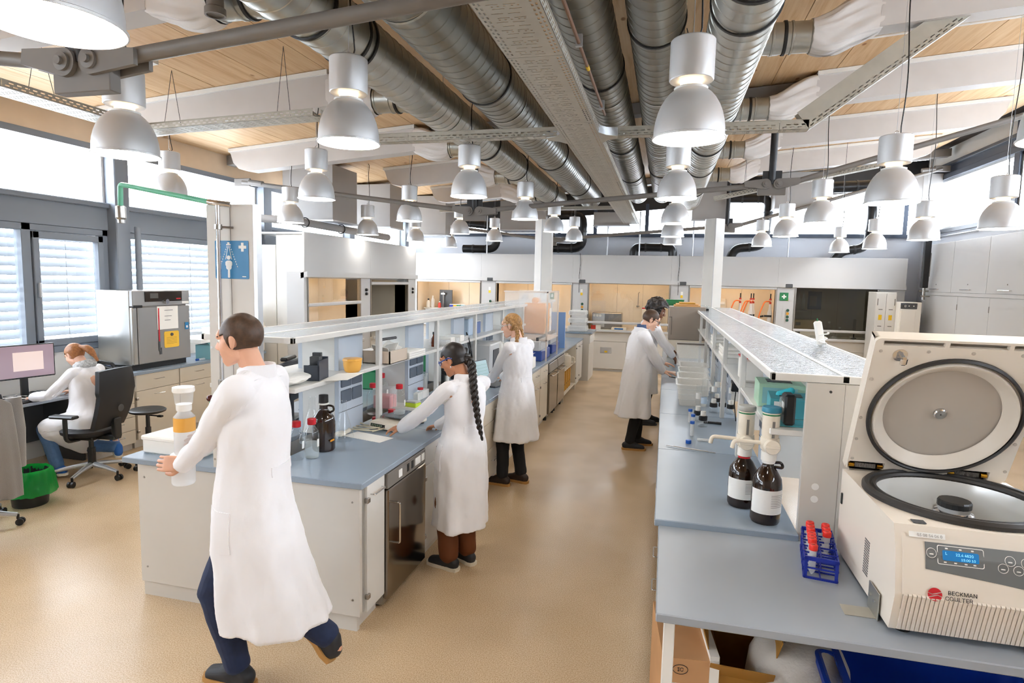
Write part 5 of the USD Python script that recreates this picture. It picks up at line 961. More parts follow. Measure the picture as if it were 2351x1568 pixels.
# ---- amber bottles with dispensers
def disp_bottle(lab, loc, rz, r, hs, ht, cap, band, handle_=False):
    b = thing('dispenser_bottle', lab, 'bottle', loc, rz)
    obj('bottle', lathe([(.003, 0), (r*.9, 0), (r, .015), (r, hs), (r*.93, hs+.035), (r*.6, hs+.075), (.03, hs+.09), (.026, hs+.10), (.026, ht)], 40), 'amber_glass', b, smooth=50)
    if handle_: obj('ring_handle', MB().tube(fillet([(.022, .0, ht-.01), (.06, 0, ht-.005), (.07, 0, ht-.035), (.03, 0, hs+.09)], .02, 5), .007, 10), 'amber_glass', b)
    lbz0, lbz1 = hs*.30, hs*.94; a0, a1 = -2.9, .1; n = 28; gg = np.linspace(a0, a1, n); rr = r+.0008
    v = np.concatenate([np.stack([rr*np.cos(gg), rr*np.sin(gg), np.full(n, z)], 1) for z in (lbz0, lbz1)]); F = []
    for i in range(n-1): F += [(i, i+1, n+i+1), (i, n+i+1, n+i)]
    lbm = obj('label', trimesh.Trimesh(v, F, process=False), 'label_white', b)
    for k in range(8):
        gg2 = np.linspace(-1.45, -.45, 12); z = lbz0+(lbz1-lbz0)*(.3+.07*k); v = np.concatenate([np.stack([(rr+.0005)*np.cos(gg2), (rr+.0005)*np.sin(gg2), np.full(12, zz)], 1) for zz in (z, z+.0022)]); F = [f for i in range(11) for f in ((i, i+1, 12+i+1), (i, 12+i+1, 12+i))]; obj('print_line', trimesh.Trimesh(v, F, process=False), 'ink_grey', lbm)
    z = ht
    obj('collar', lathe([(.028, z-.012), (.031, z-.008), (.031, z+.002), (.028, z+.004)], 28, cap=False), band, b)
    obj('adapter', MB().lathe([(.030, z), (.036, z+.003), (.036, z+.045), (.027, z+.05), (.003, z+.05)], 28), 'white_plastic', b)
    obj('valve_block', MB().lathe([(.030, z+.045), (.042, z+.06), (.045, z+.09), (.042, z+.115), (.003, z+.115)], 28).lathe([(.003, -.058), (.033, -.056), (.038, -.046), (.038, 0)], 24, axis='y', at=(.004, 0, z+.078)).box(-.028, .036, -.062, -.056, z+.072, z+.084, .002), 'cream_plastic', b, smooth=40)
    obj('piston_housing', lathe([(.036, z+.11), (.040, z+.13), (.040, z+.235), (.037, z+.24)], 28), 'cream_plastic', b)
    obj('scale_window', bbox(-.001, .011, -.0415, -.036, z+.12, z+.20), 'iron_grey', b); obj('green_ring', lathe([(.0405, z+.226), (.0405, z+.233)], 28, cap=False), 'green_plastic', b)
    obj('cap', lathe([(.038, z+.238), (.045, z+.243), (.045, z+.260), (.041, z+.266), (.003, z+.264)], 30), cap, b)
    obj('discharge_tube', MB().tube(fillet([(-.02, 0, z+.085), (-.12, 0, z+.09), (-.165, 0, z+.088), (-.172, 0, z+.045)], .03, 7), [.013]+[.009]*6+[.008]*8+[.0055], 12) if 0 else MB().tube(fillet([(-.02, 0, z+.085), (-.165, 0, z+.088), (-.172, 0, z+.05)], .03, 7), .0105, 12), 'cream_plastic', b)
    return b
mat('cap_teal', '#2b7f9c', .4); mat('cap_grey', '#a9aaa6', .5)
disp_bottle('amber bottle with a teal-capped dispenser, nearer of two on the right bench', (.525, 3.10, .9), .05, .070, .185, .305, 'cap_teal', 'label_white', True)
disp_bottle('amber bottle with a grey-capped dispenser, farther of two on the right bench', (.44, 3.30, .9), -.05, .073, .165, .265, 'cap_grey', 'red_cap')
# ================================================================ things on the left bench
def media_bottle(lab, loc, r, h, fill=None, group=None, cap='red_cap'):
    b = thing('media_bottle', lab, 'bottle', loc, group=group)
    P = [(.003, 0), (r*.92, 0), (r, .012), (r, h*.62), (r*.9, h*.70), (r*.5, h*.80), (.019, h*.84), (.019, h*.9)]
    obj('glass', lathe(P, 28, cap=False), 'clear_glass', b, smooth=50)
    if fill: obj('liquid', lathe([(.003, .004), (r*.9, .004), (r*.95, .014), (r*.95, h*fill[0]), (.003, h*fill[0])], 24), fill[1], b, smooth=50)
    obj('print_patch', SIDE(ext(rrect(r*.5, h*.2, .004), .0006), r*.98, 0, h*.4), 'label_white', b)
    obj('screw_cap', lathe([(.025, h*.86), (.027, h*.87), (.027, h), (.024, h+.003), (.003, h+.003)], 26), cap, b); return b
milky('water', '#dfe8ea', .3); milky('pink_liquid', '#f59a9a', .8)
media_bottle('clear bottle with a red cap, left of the amber bottle on the left bench', (-2.20, 3.28, .9), .047, .24)
media_bottle('clear bottle with a red cap and a scale, right against the amber bottle', (-2.13, 3.34, .9), .045, .25, (.4, 'water'))
ab = thing('amber_bottle', 'big amber glass bottle with a black cap on the left bench', 'bottle', (-2.155, 3.52, .9)); obj('glass', lathe([(.003, 0), (.065, 0), (.074, .012), (.074, .19), (.066, .225), (.035, .265), (.027, .28), (.026, .33)], 36), 'amber_glass', ab, smooth=50); obj('screw_cap', lathe([(.028, .318), (.031, .32), (.03, .37), (.003, .372)], 26), 'black_plastic', ab); obj('neck_ring', lathe([(.028, .305), (.036, .308), (.036, .314), (.028, .318)], 26, cap=False), 'white_plastic', ab); obj('ring_handle', MB().tube(fillet([(.02, .01, .30), (.06, .02, .295), (.065, .02, .265), (.03, .01, .25)], .02, 5), .007), 'amber_glass', ab); obj('level_strip', SIDE(ext(rrect(.05, .012, .002), .001), .0735, -.02, .075), 'orange_plastic', ab)
def flask(lab, loc, r, h, m='clear_glass'):
    f = thing('erlenmeyer_flask', lab, 'flask', loc); obj('glass', lathe([(.003, 0), (r*.95, 0), (r, .012), (r*.98, .03), (.025, h*.72), (.022, h*.76), (.022, h*.96), (.028, h)], 30, cap=False), m, f, smooth=50); return f
flask('tall conical glass flask behind the amber bottle', (-2.33, 3.66, .9), .09, .32); flask('conical glass flask standing by the grey service panel', (-2.16, 3.78, .9), .075, .28)
fl = flask('large conical flask with a blue-edged stopper behind the red-capped bottles', (-2.50, 5.15, .9), .12, .36); obj('stopper', lathe([(.024, .345), (.03, .35), (.03, .372), (.003, .375)], 20), mat('blue_pale', '#6f8fd6', .4), fl)
media_bottle('red-capped clear bottle at the left of the group behind the scale', (-2.35, 4.60, .9), .05, .26)
media_bottle('taller red-capped clear bottle at the back of the group behind the scale', (-2.44, 4.95, .9), .055, .29)
for k, (x, y, h) in enumerate([(-2.17, 4.30, .05), (-2.13, 4.5, .075), (-2.14, 4.40, .035)]): b = thing('small_red_bottle', ['low red-capped vial at the left edge of the scale', 'red-capped vial behind the scale', 'red lid lying beside the scale'][k], 'vial', (x, y, .9)); obj('body', lathe([(.003, 0), (.024, 0), (.026, .006), (.026, h*.6)], 20), 'clear_plastic', b); obj('cap', lathe([(.03, h*.6), (.031, h*.65), (.031, h), (.003, h+.002)], 22), 'red_cap', b)
# scale
sc2 = thing('balance', 'cream laboratory balance the woman with the braid is touching', 'balance', (-1.97, 4.30, .9), -.28)
obj('housing', MB().box(-.13, .13, -.19, .19, .012, .06, .012), 'cream_plastic', sc2); obj('pan', bbox(-.115, .115, -.09, .16, .075, .082, .003), mat('pan_steel', '#8b9196', .15, .9), sc2); obj('pan_support', MB().cyl((0, .03, .05), (0, .03, .075), .03), 'steel', sc2)
fpn = obj('front_panel', T(bbox(-.125, .125, 0, .03, 0, .045, .004), (0, -.205, .01), rx=-.2), 'cream_plastic', sc2); obj('display', T(bbox(-.11, .03, -.002, .0, .012, .035), (0, -.205, .01), rx=-.2), 'display_dark', fpn); obj('digits', T(MB(*[bbox(-.1+.018*i, -.088+.018*i, -.003, -.001, .016, .031) for i in range(6)]).mesh(), (0, -.205, .01), rx=-.2), mat('digit_green', '#6a7a62', .4), fpn, kind='stuff')
for x in (-.1, .1):
    for y in (-.16, .16): obj('foot', MB().cyl((x, y, 0), (x, y, .014), .014, 12), 'black_plastic', sc2)
media_bottle('clear bottle with a red cap standing on the balance pan', (-1.985, 4.33, .982), .047, .235, (.12, 'water'))
pp = thing('paper', 'small white sheet of paper lying in front of the balance', 'paper', (-2.03, 3.90, .9005), -.25); obj('sheet', bbox(-.17, .17, -.075, .075, 0, .002), 'paper', pp)
cb2 = thing('power_cable', 'coiled pale power cable on the bench beside the balance', 'cable', (-2.2, 4.02, .905)); 
p = [(.14*math.cos(t)+.06*math.sin(2.3*t), .08*math.sin(t)+.012*t, .006+.012*abs(math.sin(1.7*t))) for t in np.linspace(0, 4.4*PI, 90)]; obj('cord', tubemesh(p, .005, 8), mat('cable_cream', '#d8cfb4', .5), cb2); obj('plug', MB().cyl((-.02, -.12, .012), (-.02, -.05, .012), .016, 14).box(-.06, -.0, -.2, -.12, 0, .028, .006), 'cream_plastic', cb2)
# tissue, tips, small bottles
tz = thing('wipe_box', 'white tissue box with a red-capped bottle in front of it', 'box', (-2.32, 5.35, .9)); obj('box', bbox(-.12, .12, -.14, .14, 0, .075, .004), 'paper', tz); obj('tissue', loft([np.stack([.07*(1-.5*t)*np.cos(g)*(1+.25*np.sin(5*g+t*4)), .09*(1-.6*t)*np.sin(g)*(1+.25*np.cos(4*g)), np.full(72, .075+.09*t)], 1) for t in np.linspace(0, 1, 8)]), 'paper', tz)
media_bottle('small red-capped bottle before the white tissue box', (-2.18, 5.22, .9), .026, .13)
gb = thing('tip_rack', 'lime green pipette tip rack behind the balance', 'tip rack', (-2.15, 4.98, .9), -.2); obj('base', bbox(-.06, .06, -.045, .045, 0, .04, .006), mat('lime', '#b4cf2e', .4), gb); obj('lid', bbox(-.058, .058, -.043, .043, .04, .055, .004), 'milk_plastic', gb)
pn = thing('pink_jar', 'square clear jar half filled with pink liquid', 'jar', (-2.36, 4.85, .9)); obj('jar', bbox(-.09, .09, -.07, .07, 0, .19, .012), 'clear_plastic', pn); obj('liquid', bbox(-.084, .084, -.064, .064, .004, .12, .01), 'pink_liquid', pn)
wr_ = thing('white_tray', 'white tray on the bench behind the balance', 'tray', (-2.2, 5.15, .9)); obj('tray', MB().box(-.16, .26, -.32, -.05, 0, .004).box(-.16, .26, -.33, -.32, 0, .02), 'white_plastic', wr_)
mr = thing('tube_cluster', 'cluster of white plastic tubes by the service panel', 'tubes', (-2.28, 5.52, .9)); 
for k in range(7): obj('tube', MB().cyl((.03*(k % 3)-.03, .035*(k//3)-.03, 0), (.035*(k % 3)-.035, .04*(k//3)-.03, .17+.01*k), .012, 12), 'milk_plastic', mr)
# pipette stand and small instrument
ms = thing('microscope', 'black and white microscope between the two women at the left bench', 'microscope', (-2.05, 6.05, .9), .3); obj('base', bbox(-.1, .1, -.14, .14, 0, .04, .015), 'white_plastic', ms); obj('arm', MB().tube(fillet([(0, .1, .03), (0, .12, .3), (0, .02, .34)], .08, 6), .032, 14), 'white_plastic', ms); obj('stage', bbox(-.09, .09, -.1, .08, .14, .155, .004), 'black_plastic', ms)
hd_ = obj('head', MB().box(-.05, .05, -.06, .09, .30, .37, .02), 'white_plastic', ms)
for x in (-.035, .035): obj('eyepiece', MB().cyl((x, -.04, .36), (x, -.14, .42), .017, 14).cyl((x, -.12, .41), (x, -.15, .43), .021, 14), 'black_plastic', hd_)
obj('objective', MB().cyl((0, -.02, .3), (0, -.02, .22), .018).cyl((.03, .0, .3), (.045, .01, .23), .014), 'chrome', hd_)
for x in (-.11, .11): obj('focus_knob', MB().cyl((x*.7, .08, .1), (x*1.15, .08, .1), .026, 18), 'black_plastic', ms)
# things on the middle shelf of the left gantry
wt = thing('white_bag_pack', 'crumpled white plastic bag pack at the near end of the middle shelf', 'bag', (-2.24, 3.27, 1.376)); obj('bag', trimesh.Trimesh(*(lambda m: (m.vertices*[.10, .17, .035]*(1+.25*(fbm(m.vertices*3, 3, 4)[:, None]-.5))+[0, 0, .035], m.faces))(trimesh.creation.icosphere(4))), 'paper', wt, smooth=60)
ho = thing('pen_holder', 'dark grey card holder beside the white bag', 'holder', (-2.2, 3.52, 1.376), .2); obj('front', MB().box(-.05, .05, -.1, -.09, 0, .10).box(-.05, -.04, -.1, .07, 0, .09).box(.04, .05, -.1, .07, 0, .13).box(-.05, .05, .06, .07, 0, .14).box(-.05, .05, -.1, .07, 0, .005), mat('holder_grey', '#3d4450', .5), ho); obj('contents', MB().box(-.03, .03, -.05, .0, .01, .15).box(-.035, .02, .01, .04, .01, .17), 'dark_grey', ho)
sh_ = thing('loose_sheet', 'loose sheet of paper overhanging the middle shelf edge', 'paper', (-2.10, 3.62, 1.377), .15); obj('sheet', T(bbox(-.12, .12, -.16, .16, 0, .003), ry=-.08), 'paper', sh_)
ob = thing('orange_tub', 'rounded translucent orange tub on the middle shelf', 'tub', (-2.13, 3.86, 1.376)); obj('tub', MB().lathe([(.003, 0), (.045, 0), (.058, .012), (.066, .05), (.068, .085), (.062, .085)], 8, cap=False), mat('orange_tub', '#f0b352', .3), ob, smooth=40); obj('rim_lid', lathe([(.070, .082), (.072, .086), (.070, .096), (.06, .1), (.003, .1)], 8), 'orange_tub', ob, smooth=40)
cbx = thing('cardboard_tray', 'brown and white carton with papers on the middle shelf', 'carton', (-2.17, 4.48, 1.376)); obj('carton', MB().box(-.12, .12, -.18, -.175, 0, .10).box(-.12, .12, .14, .145, 0, .08).box(.11, .12, -.18, .145, 0, .10).box(-.12, -.11, -.18, .145, 0, .08).box(-.12, .12, -.18, .145, 0, .005), mat('carton_pale', '#cdbdac', .7), cbx)
for k in range(5): r2 = random.Random(30+k); obj('paper', T(bbox(-.07, .07, -.05, .05, 0, .004), (r2.uniform(-.04, .04), -.1+.05*k, .09+.02*r2.random()), rx=r2.uniform(-.8, .8), ry=r2.uniform(-.5, .5)), 'paper', cbx)
obj('black_clip', MB().tube(fillet([(-.05, 0, .09), (-.05, 0, .17), (-.02, .22, .17)], .03, 5), .012), 'black_plastic', cbx)
for k in range(3): b = thing('flat_box', 'flat white box on the middle shelf beside the carton', 'box', (-2.14, 4.80+.1*k, 1.376)) if k == 0 else b; obj('layer', bbox(-.09, .09, -.13, .22, .018*k, .018*k+.016, .003), 'paper', b)
for y, lab in ((6.0, 'row of small white packs on the middle shelf above the laptop'), (3.3, 'nothing')):
    if y > 5: b = thing('shelf_packs', lab, 'packs', (-2.2, y, 1.376)); [obj('pack', bbox(-.09, .09, -.3+.15*k, -.17+.15*k, 0, .05+.02*(k % 2), .006), 'paper' if k % 2 else 'milk_plastic', b) for k in range(5)]
br = thing('brown_vial', 'small brown glass bottle on the middle shelf', 'vial', (-2.21, 5.63, 1.376)); obj('glass', lathe([(.003, 0), (.028, 0), (.03, .01), (.03, .08), (.012, .105), (.012, .125)], 20), mat('brown_glass', '#6b2c12', .1), br, smooth=50); obj('cap', lathe([(.015, .12), (.015, .145), (.003, .146)], 16), 'black_plastic', br)
for k in range(2): b = thing('blue_container', f'pale blue container at the {"left" if k == 0 else "right"} on the middle shelf behind the blonde braid', 'container', (-2.35, 6.95+.28*k, 1.376)); obj('box', bbox(-.1, .1, -.11, .11, 0, .2-.05*k, .01), mat('pale_blue', '#b7cbe0', .35) if k == 0 else mat('mid_blue', '#5872a8', .4), b); obj('lid', bbox(-.105, .105, -.115, .115, .2-.05*k, .215-.05*k, .004), 'milk_plastic', b)
# window side of the left bench: dark monitor, green crates seen through the gantry
dm = thing('dark_monitor', 'dark computer screen seen from behind through the left gantry', 'monitor', (-2.92, 4.25, .9), .25); obj('housing', bbox(-.02, .02, -.28, .28, .12, .46, .01), 'dark_grey', dm); obj('stand', MB().box(-.03, .03, -.04, .04, 0, .2).box(-.1, .1, -.12, .12, 0, .015), 'dark_grey', dm)
obj('camera', MB().box(-.03, .03, -.1, .12, .47, .50, .01), 'black_plastic', dm)
dk2 = thing('dark_case', 'dark grey case standing on the window side of the left bench', 'case', (-2.85, 4.78, .9)); obj('case', bbox(-.12, .12, -.2, .2, 0, .34, .02), mat('slate', '#5a6068', .5), dk2); obj('lid', bbox(-.125, .125, -.205, .205, .34, .36, .01), 'dark_grey', dk2)
for k, (x, y) in enumerate(((-2.95, 5.75), (-2.9, 6.35), (-2.75, 7.1))): gcr = thing('green_crate', ['green plastic crate behind the big flask', 'second green plastic crate behind the gantry', 'green plastic crate beside the face of the woman with the braid'][k], 'crate', (x, y, .9)); obj('body', bbox(-.14, .14, -.17, .17, 0, .2+.1*(k == 2), .015), 'green_plastic', gcr); obj('rim', MB().box(-.15, .15, -.18, .18, .2+.1*(k == 2), .22+.1*(k == 2), .004), 'green_plastic', gcr)
# instruments right of the women
pt = thing('pipette_stand', 'white pipette hanging in a black clip on the bench post', 'pipette', (-2.06, 5.62, 1.02)); obj('body', MB().box(-.02, .03, -.035, .035, .12, .30, .01).cyl((0, 0, -.08), (0, 0, .14), .018, 14), 'white_plastic', pt); obj('clip', MB().box(-.05, .02, -.05, .05, .08, .13, .008).box(-.06, -.03, -.02, .02, -.02, .3), 'black_plastic', pt)
dv = thing('reader', 'grey and white bench instrument with a dark door behind the laptop', 'instrument', (-2.20, 7.35, .9)); obj('body', bbox(-.2, .17, -.3, .24, 0, .36, .015), 'hood_grey', dv); obj('dark_door', bbox(.17, .18, -.2, .05, .06, .29, .006), 'dark_grey', dv); obj('side_frame', MB().box(.15, .2, .1, .14, 0, .34).box(.15, .2, .2, .24, 0, .34), 'white_plastic', dv); obj('base_tray', bbox(-.2, .28, -.34, .28, -.0, .03, .006), 'iron_grey', dv)
lp_ = thing('laptop', 'open laptop with a pale blue table on its screen', 'laptop', (-1.90, 6.38, .9), -.25); obj('keyboard_half', bbox(-.02, .24, -.18, .18, 0, .018, .005), 'dark_grey', lp_); sq = obj('screen_half', T(bbox(-.008, .0, -.18, .18, 0, .25, .003), (-.02, 0, .015), ry=-.3), 'dark_grey', lp_); obj('screen', T(bbox(.0, .001, -.168, .168, .012, .238), (-.02, 0, .015), ry=-.3), mat('screen_teal', '#9db9bf', .25, emit=('#9db9bf', .12)), sq)
for k in range(5): obj('screen_line', T(bbox(.001, .0016, -.16, .16, .05+.035*k, .052+.035*k), (-.02, 0, .015), ry=-.3), mat('line_green', '#5d8f6d', .4), sq)
cbk = thing('black_cables', 'bunch of black cables hanging by the instrument', 'cables', (-2.16, 6.5, .95))
for k in range(5): r2 = random.Random(60+k); obj('cable', tubemesh(fillet([(0, 0, .5), (r2.uniform(0, .1), r2.uniform(-.15, .15), .35), (r2.uniform(-.05, .1), r2.uniform(-.15, .2), .15), (r2.uniform(0, .1), r2.uniform(-.2, .2), 0)], .1, 6), .007, 6), 'black_plastic', cbk)
wbx = thing('white_box', 'white box on the bench edge right of the woman in glasses', 'box', (-1.74, 7.72, .9)); obj('box', bbox(-.1, .1, -.17, .17, 0, .14, .006), 'paper', wbx); obj('flap', T(bbox(-.02, .1, -.17, .17, 0, .004), (0, 0, .14), ry=-.5), 'paper', wbx)
for k, (x, y) in enumerate(((-1.92, 8.75), (-1.95, 9.75))): b = thing('blue_bath', f'{"nearer" if k == 0 else "farther"} shaking bath with a blue base on the left bench', 'shaking bath', (x, y, .9)); obj('base', bbox(-.17, .25, -.32, .32, 0, .15, .012), mat('navy', '#2f4a94', .4), b); obj('tray', bbox(-.19, .22, -.33, .33, .15, .29, .008), 'hood_grey', b); obj('clips', MB(*[bbox(.16, .19, -.3+.06*k2, -.27+.06*k2, .29, .34) for k2 in range(10)]), 'dark_grey', b, kind='stuff')
ac = thing('clear_enclosure', 'tall clear plastic enclosure around the orange sack', 'enclosure', (-1.95, 8.95, .9)); 
for a in ((-.3, .33, -.45, -.445), (-.3, .33, .445, .45)): obj('pane', bbox(*a, .15, 1.0), 'clear_plastic', ac)
obj('edge_frame', MB().box(.32, .34, -.46, -.44, 0, 1.0).box(.32, .34, .44, .46, 0, 1.0).box(.32, .34, -.46, .46, .98, 1.0).box(-.31, .34, -.46, -.44, .98, 1.0).box(-.31, .34, -.46, .46, .29, .31), mat('clear_edge', '#d9cfc6', .3), ac)
osx = thing('orange_sack', 'big orange sack standing in the clear enclosure', 'sack', (-1.98, 9.55, 1.19)); m = trimesh.creation.box((.36, .5, .52)); m = m.subdivide().subdivide().subdivide(); v = m.vertices; v *= 1-.10*np.abs(v[:, 2:3]/.26)**3; v += .05*(fbm(v*7, 3, 2)[:, None]-.5); m.vertices = v+[0, 0, .27]; obj('sack', m, mat('sack_orange', '#eb9a22', .6), osx, smooth=60); obj('folded_top', T(trimesh.creation.capsule(.2, .05), (0, -.1, .55), rx=PI/2), 'sack_orange', osx, smooth=60); obj('white_label', bbox(.17, .185, .1, .24, .02, .42), 'paper', osx)
bsx = thing('blue_folder', 'upright pale blue board beside the orange sack', 'board', (-1.9, 10.35, .9)); obj('board', bbox(-.2, .25, -.02, .02, 0, .62), mat('board_blue', '#7fa6dc', .5), bsx)
wcr = thing('white_crate', 'stacked white plastic trays at the far end of the left bench', 'trays', (-1.75, 12.65, 1.016)); 
for k in range(3): obj('tray', bbox(-.2+.01*k, .2-.01*k, -.15, .2, .02+.16*k if k else 0, .12+.16*k, .02), 'milk_plastic', wcr)
gsg = thing('green_sign', 'small green sign hanging behind the left service column', 'sign', (-2.20, 12.02, 1.76)); obj('plate', bbox(-.04, .04, -.003, .003, -.07, .07), 'green_plastic', gsg); obj('mark', bbox(-.02, .02, -.006, -.003, -.03, .03), 'label_white', gsg)
# ---- things on the right bench
def vial(lab, x, y, h): t = thing('sample_tube', lab, 'tube', (x, y, .9)); obj('tube', lathe([(.003, 0), (.013, .004), (.014, .01), (.014, h)], 18), 'milk_plastic', t, smooth=40); obj('cap', lathe([(.0165, h-.004), (.0172, h), (.0172, h+.014), (.015, h+.018), (.003, h+.018)], 20), 'blue_cap', t)
vial('nearest of three standing tubes with blue caps', .245, 4.72, .10); vial('middle one of three standing tubes with blue caps', .262, 4.98, .10); vial('farthest of three standing tubes with blue caps', .248, 5.18, .10)
bc = thing('stopper', 'single blue screw cap lying on the right bench', 'cap', (.213, 4.49, .9)); obj('cap', lathe([(.018, 0), (.02, .003), (.02, .022), (.017, .026), (.003, .026)], 22), 'blue_cap', bc)
sp = thing('spatula', 'thin steel spatula lying on the right bench', 'spatula', (.24, 4.31, .903), -.28); obj('rod', MB().cyl((-.14, 0, .004), (.10, 0, .004), .0035, 8).box(-.19, -.13, -.006, .006, .002, .005, .001).box(.10, .15, -.005, .005, .002, .005, .001), 'steel', sp)
mk = thing('marker_pen', 'black marker pen lying by the glass tubes', 'pen', (.43, 5.20, .91), -.1); obj('barrel', MB().cyl((-.07, 0, 0), (.03, 0, 0), .0095, 14), 'black_plastic', mk); obj('cap', MB().cyl((.03, 0, 0), (.07, 0, 0), .0105, 14), 'black_plastic', mk)
gl = thing('glass_slide_box', 'flat white label tray lying below the dispenser spout', 'tray', (.33, 4.6, .9)); obj('tray', bbox(-.05, .05, -.03, .03, 0, .012, .003), 'milk_plastic', gl)
def column_tube(k, x, y, h):
    t = thing('glass_column', ['tall glass column nearest the blue-capped tubes', 'glass column just behind the nearest one', 'glass column at the left of the rear cluster', 'glass column in the middle of the rear cluster', 'glass column at the right of the rear cluster', 'glass column at the very back of the rear cluster'][k], 'glass column', (x, y, .9))
    obj('flask', lathe([(.003, 0), (.036, 0), (.039, .01), (.037, .045), (.026, .055)], 24, cap=False), 'clear_glass', t, smooth=50); obj('screw_ring', lathe([(.03, .05), (.034, .053), (.034, .085), (.03, .088), (.003, .088)], 24), 'black_plastic', t); obj('white_stopper', lathe([(.02, .088), (.022, .09), (.021, .125), (.003, .126)], 20), 'white_plastic', t); obj('glass_tube', MB().lathe([(.012, .12), (.024, .15), (.024, h), (.028, h+.01)], 20, cap=False), 'clear_glass', t, smooth=50); obj('print_band', lathe([(.0243, .19), (.0243, .24)], 18, cap=False), 'pale_blue' if k == 0 else 'label_white', t)
for k, (x, y, h) in enumerate([(.345, 5.08, .38), (.315, 5.28, .3), (.47, 5.68, .36), (.55, 5.72, .37), (.615, 5.66, .36), (.52, 5.95, .38)]): column_tube(k, x, y, h)
for k in range(4):
    tb2 = thing('clear_tub', ['nearest clear plastic tub on the right bench', 'second clear plastic tub behind the nearest', 'third clear plastic tub from the camera', 'farthest clear plastic tub on the right bench'][k], 'tub', (.30+.02*k, 6.05+.45*k, .9)); 
    W2, L2, H2 = .15, .2, .21; w_ = [(-W2*.8, W2*.8, -L2*.85, L2*.85)]
    R4 = []
    for t, sc4 in ((0, .82), (.5, .9), (.97, .98), (.97, 1.08), (1., 1.08), (1., .96), (.5, .88), (.03, .80)): q = np.array(rrect(2*W2*sc4, 2*L2*sc4, .04, 5).exterior.coords)[:-1]; R4.append(np.column_stack([q, np.full(len(q), H2*t)]))
    obj('tub', loft(R4), mat('tub_clear', '#eef0ee', .3) if 0 else milky('tub_plastic', '#f4f3ee', .42), tb2, smooth=30)
    for z in (.06, .11, .16): obj('rib', loft([np.column_stack([np.array(rrect(2*W2*(.835+z*.75)+d4, 2*L2*(.835+z*.75)+d4, .04, 5).exterior.coords)[:-1], np.full(24, z+e)]) for d4, e in ((0, 0), (.008, .002), (.008, .006), (0, .008))], False), 'milk_plastic', tb2)
tq = thing('turquoise_strip', 'turquoise film strip lying behind the clear tubs', 'strip', (.36, 8.2, .9)); obj('strip', bbox(-.14, .16, -.1, .12, 0, .02, .004), mat('turquoise', '#8fdccb', .4), tq)
wp = thing('wipe_pad', 'pale folded wipe by the hand of the man', 'wipe', (.11, 8.0, .9)); obj('pad', bbox(-.05, .07, -.08, .08, 0, .02, .006), mat('pad_pink', '#ecd9cb', .8), wp)
pc = thing('clear_cover', 'clear plastic hood with a sloping front behind the clear tubs', 'cover', (.42, 9.0, .9)); obj('shell', prof(-.22, .22, [(-.3, 0), (-.05, .3), (.25, .3), (.25, .28), (-.04, .28), (-.28, 0)]), 'clear_plastic', pc); obj('side_pane', MB().add(prof(-.222, -.218, [(-.3, 0), (-.05, .3), (.25, .3), (.25, 0)])).add(prof(.218, .222, [(-.3, 0), (-.05, .3), (.25, .3), (.25, 0)])), 'clear_plastic', pc); obj('hinge_bar', bbox(-.22, .22, -.07, -.02, .29, .31), 'iron_grey', pc); obj('base', bbox(-.22, .22, -.3, .26, 0, .02), 'hood_grey', pc)
sv = thing('steel_oven', 'plain steel drying oven at the far end of the right bench', 'oven', (.36, 10.0, .9)); obj('body', bbox(-.29, .26, -.25, .3, .28, .80, .01), mat('steel_plain', '#aaa096', .35, .7), sv); obj('lower_case', bbox(-.29, .26, -.24, .3, 0, .28, .004), 'cream_plastic', sv); obj('black_side', bbox(.26, .30, -.24, .3, .3, .78), 'black_plastic', sv); obj('door_line', MB().box(-.245, -.24, -.256, -.249, .36, .64).box(-.29, -.245, -.256, -.249, .635, .64), 'black_plastic', sv)
for k, (w2, m) in enumerate(((.2, mat('wood_board', '#d8a468', .6)), (.17, 'wood_board'), (.12, 'mustard'))): b = thing('wooden_boards', 'stack of wooden boards on top of the steel oven', 'boards', (.34, 10.0, 1.70)) if k == 0 else b; obj('board', bbox(-w2, w2, -.2, .2, .022*k, .022*k+.02, .003), m, b)
gbx = thing('green_box', 'green box at the back on the steel oven', 'box', (.16, 10.22, 1.70)); obj('box', bbox(-.14, .14, 0, .08, 0, .09, .004), 'green_plastic', gbx); obj('lid', bbox(-.145, .145, -.004, .084, .08, .095, .002), 'green_plastic', gbx)
# on and in the right gantry
pd = thing('petri_stack', 'clear round dishes on the far end of the right glass shelf', 'dishes', (.62, 11.1, 1.651)); 
for k in range(3): obj('dish', lathe([(.003, 0), (.13-.01*k, 0), (.14-.01*k, .035), (.13-.01*k, .036)], 26, cap=False), 'clear_glass', T(bbox(0, 1, 0, 1, 0, 1)) if 0 else pd) ; 
wc = thing('white_plug', 'white plug upright with its cord on the right glass shelf', 'plug', (1.06, 4.55, 1.651)); obj('body', T(bbox(-.025, .025, -.02, .02, 0, .17, .01), ry=-.22), 'white_plastic', wc); obj('cord', tubemesh([(.03*math.sin(t*3), .03*math.cos(t*2)-.02, .004+.018*t) for t in np.linspace(0, 5, 40)], .005, 6), 'white_plastic', wc); obj('tip', MB().cyl((-.035, 0, .165), (-.04, 0, .185), .004), 'green_plastic', wc)
tl2 = thing('glove_box', 'teal glove carton at the near end of the right middle shelf', 'carton', (.66, 3.42, 1.376), -.1); obj('carton', bbox(-.1, .12, -.12, .12, 0, .10, .003), 'teal_box', tl2); obj('label', MB().box(-.08, .02, -.1215, -.1205, .045, .085).box(-.08, -.02, -.1215, -.1205, .015, .038), 'label_white', tl2); obj('opening', bbox(-.05, .06, -.05, .06, .0995, .102), 'black_plastic', tl2); obj('glove', T(trimesh.creation.capsule(.06, .018), (-.02, 0, .115), ry=1.2), mat('glove_cyan', '#3cc7d6', .5), tl2)
